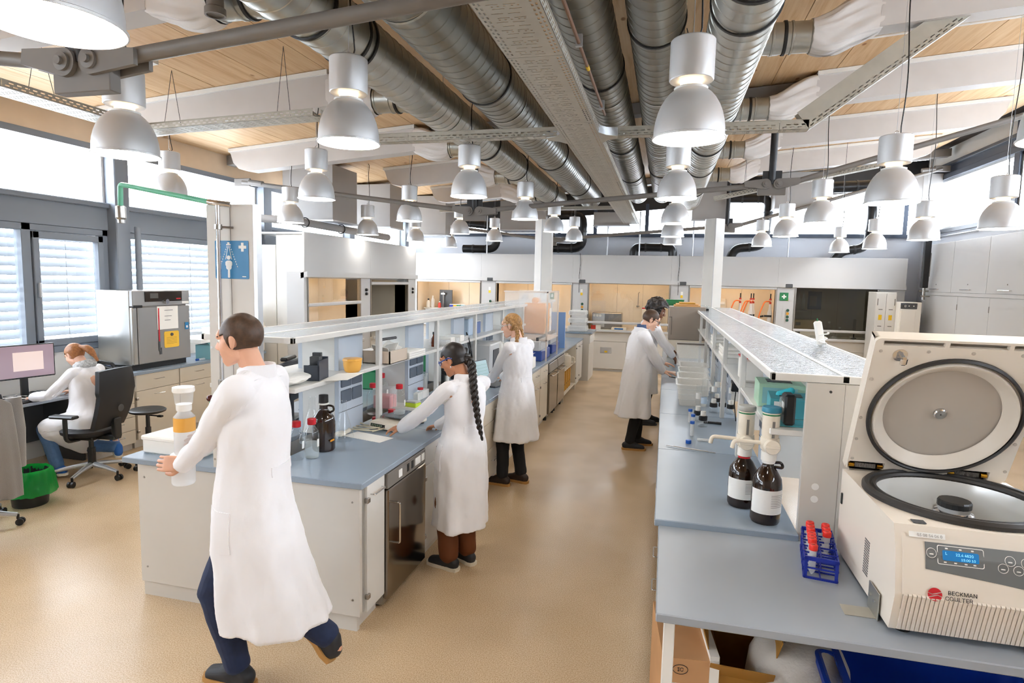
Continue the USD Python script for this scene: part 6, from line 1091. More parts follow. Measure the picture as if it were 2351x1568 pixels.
tl3 = thing('glove_box', 'pale green glove carton behind the teal one', 'carton', (.64, 3.72, 1.376), -.05); obj('carton', bbox(-.1, .14, -.13, .13, 0, .13, .003), mat('pale_green', '#a9cdb4', .55), tl3); obj('opening', bbox(-.05, .08, -.06, .06, .1295, .132), 'black_plastic', tl3); obj('side_panel', bbox(-.08, .1, -.1315, -.1305, .02, .11), 'teal_pale', tl3)
tl4 = thing('teal_mat', 'teal flat carton under the glove cartons', 'carton', (.58, 3.25, 1.376)); obj('carton', bbox(-.05, .12, -.14, .0, 0, .008), 'teal_box', tl4)
dg = thing('tape_dispenser', 'dark blue and clear tape dispenser at the end panel', 'dispenser', (.60, 3.14, 1.384)); obj('body', MB().box(-.02, .03, -.05, .05, 0, .15, .01), 'black_plastic', dg); obj('reel', MB().cyl((-.03, 0, .09), (-.02, 0, .09), .045, 20), 'clear_plastic', dg); obj('tag', bbox(-.022, -.02, -.03, .02, .08, .11), 'label_white', dg)
tw = thing('towel_pack', 'white paper towels with a red edge on the right middle shelf', 'towels', (.60, 4.55, 1.376)); obj('pack', MB().box(-.06, .1, -.12, .12, 0, .17, .02), 'paper', tw); obj('red_edge', bbox(-.062, .06, -.12, .12, .168, .178), 'red_screw', tw)
ad = thing('power_adapter', 'black power adapter plugged into the right service panel', 'adapter', (.60, 5.22, 1.22)); obj('block', T(bbox(-.04, .03, -.04, .04, -.03, .05, .008), rx=.4), 'black_plastic', ad); obj('label', T(bbox(-.042, -.040, -.03, .01, -.01, .03), rx=.4), 'label_white', ad); obj('cord', tubemesh([(0, -.01, -.03), (0, .03, -.09), (.0, .05, -.15), (.02, .06, -.3)], .004, 6), 'black_plastic', ad)
for k, y in enumerate((6.1, 7.2)): b = thing('white_packs', f'white packs on the right middle shelf, {"nearer" if k == 0 else "farther"} pile', 'packs', (.62, y, 1.376)); [obj('pack', bbox(-.08, .1, -.2, .2, .035*j, .035*j+.032, .005), 'paper', b) for j in range(3)]
# ---- under the grey table
ca = thing('cardboard_box', 'brown parcel with white tape under the left of the table', 'box', (.135, 2.62, 0), .12); obj('box', MB().add(prof(-.10, .14, [(-.2, 0), (.2, 0), (.2, .48), (-.2, .48)])).box(0, .0, 0, 0, 0, 0) if 0 else prof(-.10, .12, [(-.2, 0), (.2, 0), (.2, .56), (-.2, .54)]), mat('kraft', '#c99a6c', .7, var=.05), ca); obj('tape', MB().box(-.101, .121, -.202, -.2, .40, .435).box(.085, .122, -.2025, -.2, 0, .545).box(.085, .122, -.2, .2, .54, .562), 'paper', ca)
obj('ink_mark', prof(-.0, .0005, [(0, 0), (.001, 0), (.001, .001)]) if 0 else tubemesh([(-.03+.03*math.cos(t), -.2025, .495+.02*math.sin(t)) for t in np.linspace(0, 6.2, 24)], .0012, 5), 'ink', ca); obj('ink_letters', T(text_mesh('IC', .016, .0006), (-.042, -.2025, .487), rx=PI/2), 'ink', ca)
cb3 = thing('open_carton', 'open brown carton with raised flaps under the table', 'carton', (.38, 2.66, 0), -.05); obj('walls', MB().box(-.13, .12, -.2, -.195, 0, .47).box(-.13, .12, .195, .2, 0, .55).box(-.13, -.125, -.2, .2, 0, .55).box(.115, .12, -.2, .2, 0, .55).box(-.13, .12, -.2, .2, 0, .005), mat('kraft_dark', '#a8782f', .7, var=.05), cb3)
obj('flap', T(bbox(-.125, .115, 0, .12, -.002, .002), (0, .198, .55), rx=1.1), 'kraft_dark', cb3); obj('flap', T(bbox(0, .1, -.19, .19, -.002, .002), (.118, 0, .55), ry=-1.3), 'kraft_dark', cb3); obj('flap', T(bbox(-.1, 0, -.19, .19, -.002, .002), (-.128, 0, .55), ry=1.3), 'kraft_dark', cb3); obj('flap', T(bbox(-.125, .115, -.1, 0, -.002, .002), (0, -.198, .47), rx=-.9), 'kraft_dark', cb3)
lbm = obj('label', bbox(-.10, .10, -.2025, -.2, .30, .40), 'label_white', cb3); obj('label_text', T(text_mesh('LIC', .022, .0006), (.02, -.2027, .36), rx=PI/2), 'ink', lbm)
dl = thing('small_kraft_box', 'small dark brown box between the parcel and the open carton', 'box', (.245, 2.78, 0)); obj('box', bbox(-.05, .05, -.1, .1, 0, .44, .003), mat('kraft_shade', '#8a6238', .7), dl); obj('tape', bbox(-.01, .01, -.101, .101, .2, .442), 'kraft', dl)
wb2 = thing('covered_drum', 'drum covered with a white cloth under the table', 'drum', (.60, 2.58, 0)); R = []
for t, rr, z in ((0, .20, .0), (.3, .205, .2), (.6, .2, .42), (.8, .19, .52), (.92, .165, .575), (1., .11, .597), (1.02, .05, .603), (1.03, .004, .604)):
    f = 1+.05*(fbm(np.stack([2*np.cos(g), 2*np.sin(g), np.full(72, t*2)], 1), 3, 9)-.5)*(1 if rr > .1 else 0); R.append(np.stack([rr*f*np.cos(g), rr*1.0*f*np.sin(g), np.full(72, z)], 1))
obj('cloth', loft(R), mat('cloth_white', '#d9d2c9', .9, bump=.3, bscale=60.), wb2, smooth=60); obj('stain', MB(*[bbox(-.08+.017*k, -.072+.017*k, -.03-.006*math.sin(k*.4), -.022-.006*math.sin(k*.4), .596, .6015) for k in range(8)]), 'iron_grey', wb2, kind='stuff')
cbn = thing('chrome_bin', 'dark chrome box in front of the covered drum', 'box', (.58, 2.28, 0), -.05); obj('body', bbox(-.13, .26, -.15, .1, 0, .52, .012), 'chrome', cbn); obj('lid', bbox(-.12, .27, -.14, .095, .515, .53, .006), mat('lid_dark', '#26262b', .2), cbn)
bb = thing('blue_crate', 'large blue plastic crate at the right under the table', 'crate', (1.05, 2.40, 0), -.05); R = []
for z, w, l in ((0, .26, .2), (.56, .32, .26), (.585, .34, .28), (.6, .34, .28), (.6, .315, .255), (.3, .29, .23), (.02, .25, .19)): q = np.array(rrect(2*w, 2*l, .06, 6).exterior.coords)[:-1]; R.append(np.column_stack([q, np.full(len(q), z)]))
obj('tub', loft(R), mat('crate_blue', '#123a9a', .3), bb, smooth=35); obj('grip', MB().tube(fillet([(-.33, -.12, .585), (-.40, -.12, .59), (-.40, .12, .59), (-.33, .12, .585)], .05, 6), .016), 'crate_blue', bb)
# carried tray on the near end of the left bench
st2 = thing('foam_box', 'white foam box on the near corner of the left bench', 'box', (-2.98, 3.18, .9), -.05); obj('box', bbox(-.21, .23, -.1, .16, 0, .10, .012), 'white_plastic', st2); obj('lid', bbox(-.215, .235, -.105, .165, .085, .115, .008), 'paper', st2)
# ================================================================ people
mat('coat_white', '#eeeef2', .85, sheen=.2, bump=.08, bscale=500.); mat('coat_seam', '#d5d6dc', .85); mat('hair_dark', '#1c1411', .45, var=.3, vscale=60.); mat('hair_brown', '#4a3526', .5, var=.25, vscale=60.); mat('hair_blonde', '#a47b4a', .5, var=.35, vscale=70.); mat('hair_copper', '#9a6336', .5, var=.3, vscale=70.)
mat('eye_white', '#ece8e2', .25); mat('iris', '#2a1c14', .2); mat('lips', '#b3685a', .5); mat('jeans', '#1d2c4d', .8, var=.12, vscale=30., bump=.1, bscale=400.); mat('jeans_pale', '#4c6d98', .8, var=.1, vscale=30.); mat('black_cloth', '#15151a', .85); mat('brown_cloth', '#6b3a17', .8, var=.08); mat('shirt_blue', '#4a5f85', .8); mat('sole_white', '#e6dfcf', .6); mat('sole_gum', '#b98a4e', .6); mat('shoe_dark', '#23262c', .6); mat('shoe_brown', '#33251f', .6); mat('shoe_blue', '#1f5fae', .55); mat('lace', '#d8d2c4', .8)
def skin(name, c): mat(name, c, .48, var=.03); return name
skin('skin_light', '#dda88b'); skin('skin_tan', '#c68a66'); skin('skin_pale', '#e3b59c'); skin('skin_deep', '#7a4f38')
def V(*a): return np.array(a, float)
def sph(c, r, n=18): return m3.Manifold.sphere(float(r), n).translate([float(x) for x in c])
def ell(c, r, n=24): return m3.Manifold.sphere(1., n).scale([float(x) for x in r]).translate([float(x) for x in c])
def hull(*ms): return m3.Manifold.batch_hull(list(ms))
def chain(pts, rs, n=18): return [hull(sph(a, ra, n), sph(b, rb, n)) for a, b, ra, rb in zip(pts, pts[1:], rs, rs[1:])]
def union(ms): return m3.Manifold.batch_boolean(ms, m3.OpType.Add)
def tm(mf): q = mf.to_mesh(); return trimesh.Trimesh(q.vert_properties[:, :3], q.tri_verts, process=False)
def soft(mf, L=.018, it=8):
    m = tm(mf.refine_to_length(L)); m.merge_vertices(); v0 = m.vertices.copy(); trimesh.smoothing.filter_taubin(m, .5, .53, iterations=it); d = np.linalg.norm(m.vertices-v0, axis=1); m.vertices = np.where((d > .015)[:, None], v0, m.vertices); return m
def wrinkle(m, amp, f=(7, 7, 3.), seed=1):
    m.vertices += m.vertex_normals*(amp*2*(fbm(m.vertices*np.array(f), 4, seed)-.5))[:, None]; return m
def ik(a, c, l1, l2, pole):
    d = c-a; L = np.linalg.norm(d); L2 = min(L, (l1+l2)*.998); d /= L; x = (l1*l1-l2*l2+L2*L2)/(2*L2); h = math.sqrt(max(l1*l1-x*x, 0)); p = pole-d*(pole@d); p /= np.linalg.norm(p); return a+d*x+p*h, a+d*L2
def hand_parts(w, d, n, k=1., curl=.5, side=1, spread=.0):
    """w wrist, d along the hand, n out of the palm; side: +1 thumb on cross(d, n)"""
    d = d/np.linalg.norm(d); n = n-d*(n@d); n /= np.linalg.norm(n); t = np.cross(d, n)*side; P = lambda a, b, c=0: w+k*(d*a+t*b+n*c)
    o = [hull(sph(P(.0, .0), .024*k, 12), sph(P(.03, .022), .016*k, 12), sph(P(.03, -.022), .015*k, 12)), hull(sph(P(.03, .022), .016*k, 12), sph(P(.03, -.022), .015*k, 12), sph(P(.085, .030), .0105*k, 12), sph(P(.082, -.030), .0095*k, 12))]
    for b, ls, r in ((.030, (.038, .024, .019), .0085), (.0105, (.043, .027, .020), .0088), (-.010, (.040, .025, .019), .0085), (-.029, (.031, .019, .017), .0075)):
        p = P(.082, b); ang = curl*.45; pts = [p]
        for i, l in enumerate(ls): pts.append(pts[-1]+k*l*(d*math.cos(ang)+n*math.sin(ang)+t*b*spread*8)); ang += curl*(.65 if i == 0 else .5)
        o += chain(pts, [r*k*1.1, r*k, r*k*.95, r*k*.85], 10)
    p0 = P(.022, .024, .004); p1 = P(.052, .048, .016); p2 = P(.080, .053, .026+.012*curl); p3 = P(.102, .050, .034+.018*curl); o += chain([p0, p1, p2, p3], [.014*k, .0115*k, .010*k, .0085*k], 10)
    return o
def head_parts(k, female):
    e = lambda c, r: ell(V(*c)*k, V(*r)*k); s = lambda c, r: sph(V(*c)*k, r*k, 14)
    jw = .040 if female else .046
    o = [e((0, -.012, .022), (.074, .094, .092)), hull(e((0, .03, -.01), (.058, .055, .07)), s((0, .074, -.096), .018), s((jw, .005, -.07), .020), s((-jw, .005, -.07), .020), s((.042, .055, -.02), .026), s((-.042, .055, -.02), .026)),
         hull(s((.030, .074, .032), .018), s((-.030, .074, .032), .018), s((0, .075, .05), .02)), hull(s((0, .090, .018), .007), s((0, .113, -.018), .0095), s((.011, .098, -.026), .008), s((-.011, .098, -.026), .008)), hull(s((0, .088, -.052), .011), s((.014, .082, -.052), .009), s((-.014, .082, -.052), .009)), s((0, .085, -.085), .014)]
    for sx in (-1, 1): o.append(hull(ell(V(sx*.076, -.006, .012)*k, V(.008, .017, .02)*k, 14), ell(V(sx*.073, .002, -.022)*k, V(.006, .010, .012)*k, 14)))
    return o
def rotz(a): c, s = math.cos(a), math.sin(a); return np.array([[c, -s, 0], [s, c, 0], [0, 0, 1.]])
def rotx(a): c, s = math.cos(a), math.sin(a); return np.array([[1, 0, 0], [0, c, -s], [0, s, c]])
def xfm(mf, R, t): return mf.transform(np.hstack([R, np.asarray(t, float)[:, None]]))
def person(label, base, th, H, head, hyaw, hpitch, wrists, feet, sk, trousers, shoe, sole, hem, female=False, seated=None, hip_z=None, coat=True, curls=(.5, .5), hands=None, pole=((-.5, -.6, -.5), (.5, -.6, -.5)), hipshift=(0, 0), flare=(1., 1.), hemshift=0., poleL=None, belt=True, seed=1, legw=1.):
    """everything is measured in the room; base is where the figure stands; th turns +y into the direction it faces"""
    s = H/1.75; R = rotz(th); B = V(base[0], base[1], 0); W = lambda x, y, z: B+R@V(x, y, z)
    t = thing('person', label, 'person', B); off = -B
    pel = W(hipshift[0], hipshift[1], (hip_z or .945*s)); hd = V(*head); Rh = rotz(hyaw)@rotx(-hpitch)
    nk = hd+Rh@V(0, -.035*s, -.135*s)+V(0, 0, -.02*s)+R@V(0, -.02*s, 0)
    up = nk-pel; lat = R@V(1, 0, 0); fw = R@V(0, 1, 0)
    sw = (.165 if female else .185)*s; shl = [nk+lat*sx*sw+V(0, 0, -.06*s) for sx in (-1, 1)]
    chest = pel+up*.68; waist = pel+up*.30
    body = [hull(ell(pel+V(0, 0, 0), (.145*s, .145*s, .10*s)), ell(waist, (.115*s, .115*s, .08*s))), hull(ell(waist, (.115*s,)*2+(.08*s,)), ell(chest, (.13*s,)*2+(.10*s,)))]
    body += [hull(sph(shl[0]-V(0, 0, .03), .032*s), sph(shl[1]-V(0, 0, .03), .032*s), ell(chest, (.10*s, .10*s, .08*s)), sph(nk-V(0, 0, .05), .05*s))] + chain([nk-V(0, 0, .03*s), hd+Rh@V(0, -.025*s, -.06*s)], [.058*s, .052*s])
    arms = []
    for i, (w, sx) in enumerate(zip(wrists, (-1, 1))):
        e, w2 = ik(shl[i], V(*w), .295*s, .255*s, R@V(*pole[i])); arms.append((shl[i], e, w2)); body += chain([shl[i], e, w2], [.034*s, .036*s, .027*s])
        hv = hands[i] if hands else (None, None); dd = (w2-e) if hv[0] is None else R@V(*hv[0]); nn = V(0, 0, -1.) if hv[1] is None else R@V(*hv[1])
        body += hand_parts(w2, dd, nn, s*(.90 if female else 1.), curls[i], side=(1 if sx < 0 else -1))
    legs = []
    for i, (f, sx) in enumerate(zip(feet, (-1, 1))):
        hp = pel+lat*sx*.088*s; an = V(f[0], f[1], f[2]+.085*s); kn, an = ik(hp, an, .445*s, .425*s, (R@V(*f[5]) if len(f) > 5 else fw)); legs.append((hp, kn, an)); body += chain([hp, kn, an], [.075*s, .052*s, .038*s])
        fa = f[3]; fp = f[4] if len(f) > 4 else 0.; fd = rotz(fa)@rotx(-fp)@V(0, 1, 0); body += chain([an+V(0, 0, -.03*s)-fd*.02, an+fd*.15*s+V(0, 0, -.055*s)*(1 if fp == 0 else .4)], [.036*s, .026*s])
    body += [xfm(m, Rh, hd) for m in head_parts(s, female)]
    loc = lambda m: m.apply_translation(off)
    obj('body', loc(soft(union(body), .016, 5)), sk, t, smooth=70)
    fl = lambda c, r: loc(T(trimesh.creation.icosphere(2, r), c))
    for sx in (-1, 1):
        ey = obj('eye', fl(hd+Rh@(V(sx*.030, .072, .010)*s), .0125*s), 'eye_white', t); obj('iris', fl(hd+Rh@(V(sx*.030, .081, .009)*s), .0062*s), 'iris', ey)
        obj('eyebrow', loc(tubemesh([hd+Rh@(V(sx*x, y, z)*s) for x, y, z in ((.014, .093, .030), (.032, .089, .037), (.048, .074, .032))], .0032*s, 6)), 'hair_dark', t)
    obj('lips', loc(tubemesh([hd+Rh@(V(x, y, -.052)*s) for x, y in ((-.022, .086), (-.01, .097), (.0, .0995), (.01, .097), (.022, .086))], .0042*s, 8)), 'lips', t)
    # trousers and shoes
    lm = [ell(pel, (.125*s, .125*s, .11*s))]; 
    for (hp, kn, an), f in zip(legs, feet):
        sh_z = V(0, 0, .0); up_ = (kn-an)/np.linalg.norm(kn-an); lm += chain([hp, kn, an+up_*.035*s], [.082*s, .070*s*legw, .060*s*legw])
    obj('trousers', loc(wrinkle(soft(union(lm), .022, 6), .008, (9, 9, 9), seed)), trousers, t, smooth=70)
    for (hp, kn, an), f in zip(legs, feet):
        fa = f[3]; fp = f[4] if len(f) > 4 else 0.; Rf = rotz(fa)@rotx(-fp); P = lambda x, y, z: V(f[0], f[1], f[2])+Rf@(V(x, y, z)*s)
        if fp: P = lambda x, y, z, Rf=Rf, an=an: an+Rf@(V(x, y, z-.085)*s)
        upper = [hull(sph(P(0, -.045, .055), .040*s), sph(P(0, .0, .085), .042*s), sph(P(.0, .07, .055), .040*s), sph(P(0, -.04, .04), .04*s)), hull(sph(P(0, .06, .05), .042*s), sph(P(.012, .16, .034), .030*s), sph(P(-.012, .155, .034), .030*s), sph(P(0, .02, .035), .040*s))]
        so = obj('shoe', loc(soft(union(upper), .012, 3)), shoe, t, smooth=70)
        pts = [(.0, -.085), (.032, -.075), (.042, -.03), (.036, .04), (.047, .12), (.036, .185), (.0, .205), (-.034, .185), (-.044, .12), (-.034, .04), (-.042, -.03), (-.032, -.075)]
        sm = ext(Polygon(pts).buffer(.004), .026); sm.vertices = np.array([P(*v) for v in sm.vertices]); obj('sole', loc(sm), sole, so)
        obj('laces', loc(trimesh.util.concatenate([tubemesh([P(-.026, .04+.02*q, .088-.008*q), P(0, .047+.02*q, .099-.009*q), P(.026, .04+.02*q, .088-.008*q)], .0032*s, 6) for q in range(4)])), 'lace', so)
    if coat:
        n = 64; g2 = np.arange(n)*2*PI/n; rings = []
        low = pel if seated is None else seated
        def ring(c, a, b, p=2.3, tilt=0.):
            ca, sa = np.cos(g2), np.sin(g2); q = (np.abs(ca)**p+np.abs(sa)**p)**(-1/p); return np.array([c+lat*a*x+fw*b*y+V(0, 0, tilt*b*y) for x, y in zip(ca*q, sa*q)])
        w0 = .9 if female else 1.
        if seated is None:
            zh = hem; k0 = [(V(pel[0], pel[1], zh)+fw*hemshift, .235*s*flare[0], .195*s*flare[1]), (V(pel[0], pel[1], (zh+pel[2])/2-.02)+fw*hemshift*.5, .215*s*(1+.5*(flare[0]-1)), .185*s*(1+.5*(flare[1]-1))), (pel+V(0, 0, .0), .195*s, .17*s)]
        else: k0 = [(pel+V(0, 0, -.10), .20*s, .20*s), (pel+V(0, 0, .02), .205*s, .19*s)]
        k0 += [(waist, .168*s*w0, .148*s*w0), (pel+up*.5, .178*s*w0, .152*s*w0), (chest, .192*s*w0, .148*s*w0), (pel+up*.84, .188*s*w0, .125*s*w0), (pel+up*.93, .150*s*w0, .095*s), (pel+up*.99, .082*s, .074*s), (nk+up*.035, .070*s, .068*s)]
        cs = np.array([np.concatenate([c, [a, b]]) for c, a, b in k0]); tt = np.linspace(0, len(cs)-1, 46); full = np.stack([np.interp(tt, np.arange(len(cs)), cs[:, j]) for j in range(5)], 1)
        from scipy.ndimage import gaussian_filter1d
        full = np.vstack([full[:1], gaussian_filter1d(full, 1.4, axis=0, mode='nearest')[1:-1], full[-1:]])
        for i_, r5 in enumerate(full):
            rg = ring(r5[:3], r5[3], r5[4]); lowf = max(0, 1-tt[i_]/3.2)*(seated is None)
            dr = (rg-r5[:3]); rg = r5[:3]+dr*(1+.055*lowf*np.sin(5*g2+seed)+.04*lowf*np.sin(9*g2+2*seed))[:, None]; rings.append(rg)
        lo = loft(rings); outer = m3.Manifold(m3.Mesh(lo.vertices.astype(np.float32), lo.faces.astype(np.uint32)))
        if outer.volume() < 0: outer = m3.Manifold(m3.Mesh(lo.vertices.astype(np.float32), lo.faces[:, ::-1].astype(np.uint32)))
        ms = [outer, hull(sph(shl[0]-lat*-.012*s, .064*s*w0), ell(nk-V(0, 0, .035*s), (.080*s, .080*s, .05*s)), sph(chest, .10*s)), hull(sph(shl[1]-lat*.012*s, .064*s*w0), ell(nk-V(0, 0, .035*s), (.080*s, .080*s, .05*s)), sph(chest, .10*s))]
        for (a, e, w) in arms:
            wv = w-(w-e)/np.linalg.norm(w-e)*.012; ms += chain([a+(nk-a)*.18-V(0, 0, .015*s), a, e, wv], [.066*s*w0, .074*s*w0, .062*s*w0, .048*s])
        if seated is not None:
            for (hp, kn, an) in legs: ms += chain([hp, kn-(kn-hp)*.12], [.115*s, .098*s])
        if seated is not None: ms.append(hull(*[sph(k_-(k_-h_)*.15+V(0, 0, -.05), .085*s) for h_, k_, a_ in legs]+[sph(h_+V(0, 0, -.06), .09*s) for h_, k_, a_ in legs]))
        cm = union(ms).refine_to_length(.022); cm = tm(cm); cm.merge_vertices(); v0 = cm.vertices.copy(); trimesh.smoothing.filter_taubin(cm, .5, .53, iterations=10); cm.vertices = np.where((np.linalg.norm(cm.vertices-v0, axis=1) > .03)[:, None], v0, cm.vertices); wrinkle(cm, .017, (7.5, 7.5, 3.0), seed); wrinkle(cm, .010, (17, 17, 8), seed+4)
        if seated is None:       # hollow below the hips
            try:
                inner = loft([c[:3]+(r-c[:3])*.84+(V(0, 0, -.06) if i == 0 else 0) for i, (r, c) in enumerate(zip(rings[:12], full[:12]))]); im = m3.Manifold(m3.Mesh(inner.vertices.astype(np.float32), inner.faces.astype(np.uint32)))
                if im.volume() < 0: im = m3.Manifold(m3.Mesh(inner.vertices.astype(np.float32), inner.faces[:, ::-1].astype(np.uint32)))
                om = m3.Manifold(m3.Mesh(cm.vertices.astype(np.float32), cm.faces.astype(np.uint32)))
                if om.status() == m3.Error.NoError and not om.is_empty(): cm = tm(om-im)
            except Exception: pass
        ct_ = obj('lab_coat', loc(cm.copy()), 'coat_white', t, smooth=60)
        # collar, belt, pockets, back seam
        def patch(o, u, v2, d, nu=8, nv=8, lift=.004):
            """a piece of cloth lying on the coat: corner o, edges u and v2, pressed along d"""
            gu, gv = np.meshgrid(np.linspace(0, 1, nu), np.linspace(0, 1, nv), indexing='ij'); pts = o+gu[..., None]*u+gv[..., None]*v2; pts = pts.reshape(-1, 3); dn = d/np.linalg.norm(d)
            li, ri, _ = cm.ray.intersects_location(pts-dn*.6, np.repeat(dn[None], len(pts), 0), multiple_hits=False)
            if len(ri) < len(pts): return None
            q = pts.copy(); q[ri] = li; top = q-dn*lift; bot = q+dn*.004; N = len(q); F = []
            for i in range(nu-1):
                for j in range(nv-1): a, b, c, d4 = i*nv+j, i*nv+j+1, (i+1)*nv+j+1, (i+1)*nv+j; F += [(a, b, c), (a, c, d4), (N+a, N+c, N+b), (N+a, N+d4, N+c)]
            ed = list(range(nv))+[i*nv+nv-1 for i in range(1, nu)]+[(nu-1)*nv+j for j in range(nv-2, -1, -1)]+[i*nv for i in range(nu-2, 0, -1)]
            for a, b in zip(ed, ed[1:]+ed[:1]): F += [(a, N+a, N+b), (a, N+b, b)]
            m = trimesh.Trimesh(np.vstack([top, bot]), F, process=False); m.fix_normals(); return loc(m)
        cr_ = [nk+up*.02+lat*.080*s*math.cos(a)+fw*.078*s*math.sin(a)+V(0, 0, -.028*s*max(0, math.sin(a))) for a in np.linspace(PI/2+.35, PI/2+2*PI-.35, 30)]
        rr_ = loft([np.array([c+rad*q[0]+V(0, 0, 1)*q[1] for q in ((.0, -.03*s), (.012, -.032*s), (.006, .028*s), (-.004, .028*s))]) for c in cr_ for rad in [(c-(nk+up*.02))/np.linalg.norm(c-(nk+up*.02))]]); rr_.fix_normals(); obj('collar', loc(rr_), 'coat_white', ct_, smooth=40)
        if seated is None:
            for sx in (-1, 1):
                d = -(lat*sx*.95+fw*.35); p = patch(pel+lat*sx*.12*s+fw*.17*s+V(0, 0, -.16*s)+lat*sx*.02, -fw*.17*s, V(0, 0, .19*s), d)
                if p is not None: obj('pocket', p, 'coat_white', ct_, smooth=50)
            if belt:
                p = patch(waist+lat*-.10*s+V(0, 0, -.02*s)-fw*.1, lat*.20*s, V(0, 0, .045*s), fw, 10, 4)
                if p is not None: obj('back_belt', p, 'coat_white', ct_, smooth=50)
    return t, dict(hd=hd, Rh=Rh, nk=nk, s=s, off=off, lat=lat, fw=fw, loc=loc, arms=arms, B=B)
def hair_cap(t, k, m, grow=1.09, cut=None, back=0., seed=1, amp=.006, nm='hair', low=-.05):
    s = k['s']; e = ell(V(0, -.016, .026)*s, V(.074, .094, .092)*grow*s, 40)
    if back: e = union([e, ell(V(0, -.045, -.02)*s, V(.068, .062, .07+back)*s, 30)])
    face = [m3.Manifold.cube([.3, .2, .25], True).translate([0, .125*s+.0, -.075*s]).rotate([-14, 0, 0]), m3.Manifold.cube([.4, .4, .3], True).translate([0, 0, low*s-.15])]
    for sx in (-1, 1): face.append(ell(V(sx*.085, .0, -.01)*s, V(.03, .026, .038)*s))
    e = e-union(face); mm = tm(e.refine_to_length(.012)); mm.merge_vertices(); trimesh.smoothing.filter_taubin(mm, .5, .53, iterations=6); mm.vertices += mm.vertex_normals*(amp*2*(fbm(mm.vertices*np.array([40, 14, 14]), 3, seed)-.5))[:, None]
    mm.vertices = mm.vertices@k['Rh'].T+k['hd']; return obj(nm, k['loc'](mm), m, t, smooth=60)
def braid(t, k, pts, r0, r1, m, n=16, nm='braid'):
    """three-strand plait along world points"""
    p = fillet(pts, .12, 8); L = np.concatenate([[0], np.cumsum(np.linalg.norm(np.diff(p, axis=0), axis=1))]); u = np.linspace(0, 1, n*10); q = np.stack([np.interp(u*L[-1], L, p[:, j]) for j in range(3)], 1); tg = np.gradient(q, axis=0); tg /= np.linalg.norm(tg, axis=1, keepdims=True); a = np.cross(tg, k['fw']+V(.01, .02, 0)); a /= np.linalg.norm(a, axis=1, keepdims=True); b = np.cross(tg, a)
    ms = []
    for j in range(3):
        ph = u*n*PI*.66+j*2*PI/3; rr = np.interp(u, [0, .85, 1], [r0, r1*1.1, r1*.4])[:, None]; ms.append(tubemesh(q+a*rr*.62*np.sin(ph)[:, None]+b*rr*.38*np.sin(2*ph)[:, None], rr[:, 0]*.60, 10))
    return obj(nm, k['loc'](trimesh.util.concatenate(ms)), m, t, smooth=60)
def glasses(t, k, fr, lens='clear_glass', w=.036, goggle=False):
    s, hd, Rh = k['s'], k['hd'], k['Rh']; P = lambda x, y, z: hd+Rh@(V(x, y, z)*s); M = []
    gl_ = None
    for sx in (-1, 1):
        M.append(tubemesh([P(sx*(.033+.024*math.cos(a)), .106-.012*abs(math.cos(a))*(1 if math.cos(a)*1 > 0 else 0), .008+.018*math.sin(a)) for a in np.linspace(0, 2*PI, 20)[:-1]], .0022*s, 6, True)); M.append(tubemesh([P(sx*.057, .096, .012), P(sx*.078, .06, .016), P(sx*.084, -.01, .018), P(sx*.082, -.03, .006)], .0028*s if not goggle else .0045*s, 6))
    M.append(tubemesh([P(-.009, .107, .012), P(0, .110, .014), P(.009, .107, .012)], .0022*s, 6)); gl_ = obj('glasses' if not goggle else 'safety_goggles', k['loc'](trimesh.util.concatenate(M)), fr, t)
    for sx in (-1, 1):
        v = [P(sx*.033, .105, .008)]+[P(sx*(.033+.023*math.cos(a)), .105-.01*max(0, math.cos(a)), .008+.017*math.sin(a)) for a in np.linspace(0, 2*PI, 20)[:-1]]; obj('lens', k['loc'](trimesh.Trimesh(v, [(0, 1+i, 1+(i+1) % 19) for i in range(19)], process=False)), lens, gl_)
RAD = math.radians
# 1 woman with the long dark braid, reaching for the balance
t1, k1 = person('woman in a white lab coat with a long dark braid reaching for the balance', (-1.34, 3.97), RAD(62), 1.63, (-1.418, 3.985, 1.487), RAD(84), RAD(24), [(-1.80, 3.93, .965), (-1.60, 4.18, .955)], [(-1.40, 3.90, 0, RAD(75)), (-1.31, 4.03, 0, RAD(60))], 'skin_tan', 'brown_cloth', 'shoe_dark', 'sole_white', .30, female=True,
    hands=[((-.35, .9, -.15), (.2, .1, -1)), ((0, 1, -.2), (0, 0, -1))], curls=(.55, .6), pole=((-.6, -.3, -.7), (.6, -.4, -.6)), seed=3, flare=(.92, .95), legw=1.25)
hair_cap(t1, k1, 'hair_dark', 1.10, back=.02, seed=2); braid(t1, k1, [k1['hd']+k1['Rh']@V(.0, -.075, -.0), k1['hd']+k1['Rh']@V(.005, -.11, -.06)+V(.01, 0, 0), V(-1.225, 3.865, 1.30), V(-1.185, 3.84, 1.10), V(-1.155, 3.85, .965)], .030, .016, 'hair_dark', 16)
glasses(t1, k1, mat('goggle_blue', '#27479c', .3), goggle=True)
obj('earring', k1['loc'](T(trimesh.creation.icosphere(2, .007), k1['hd']+k1['Rh']@V(-.078, .0, -.045))), 'chrome', t1)
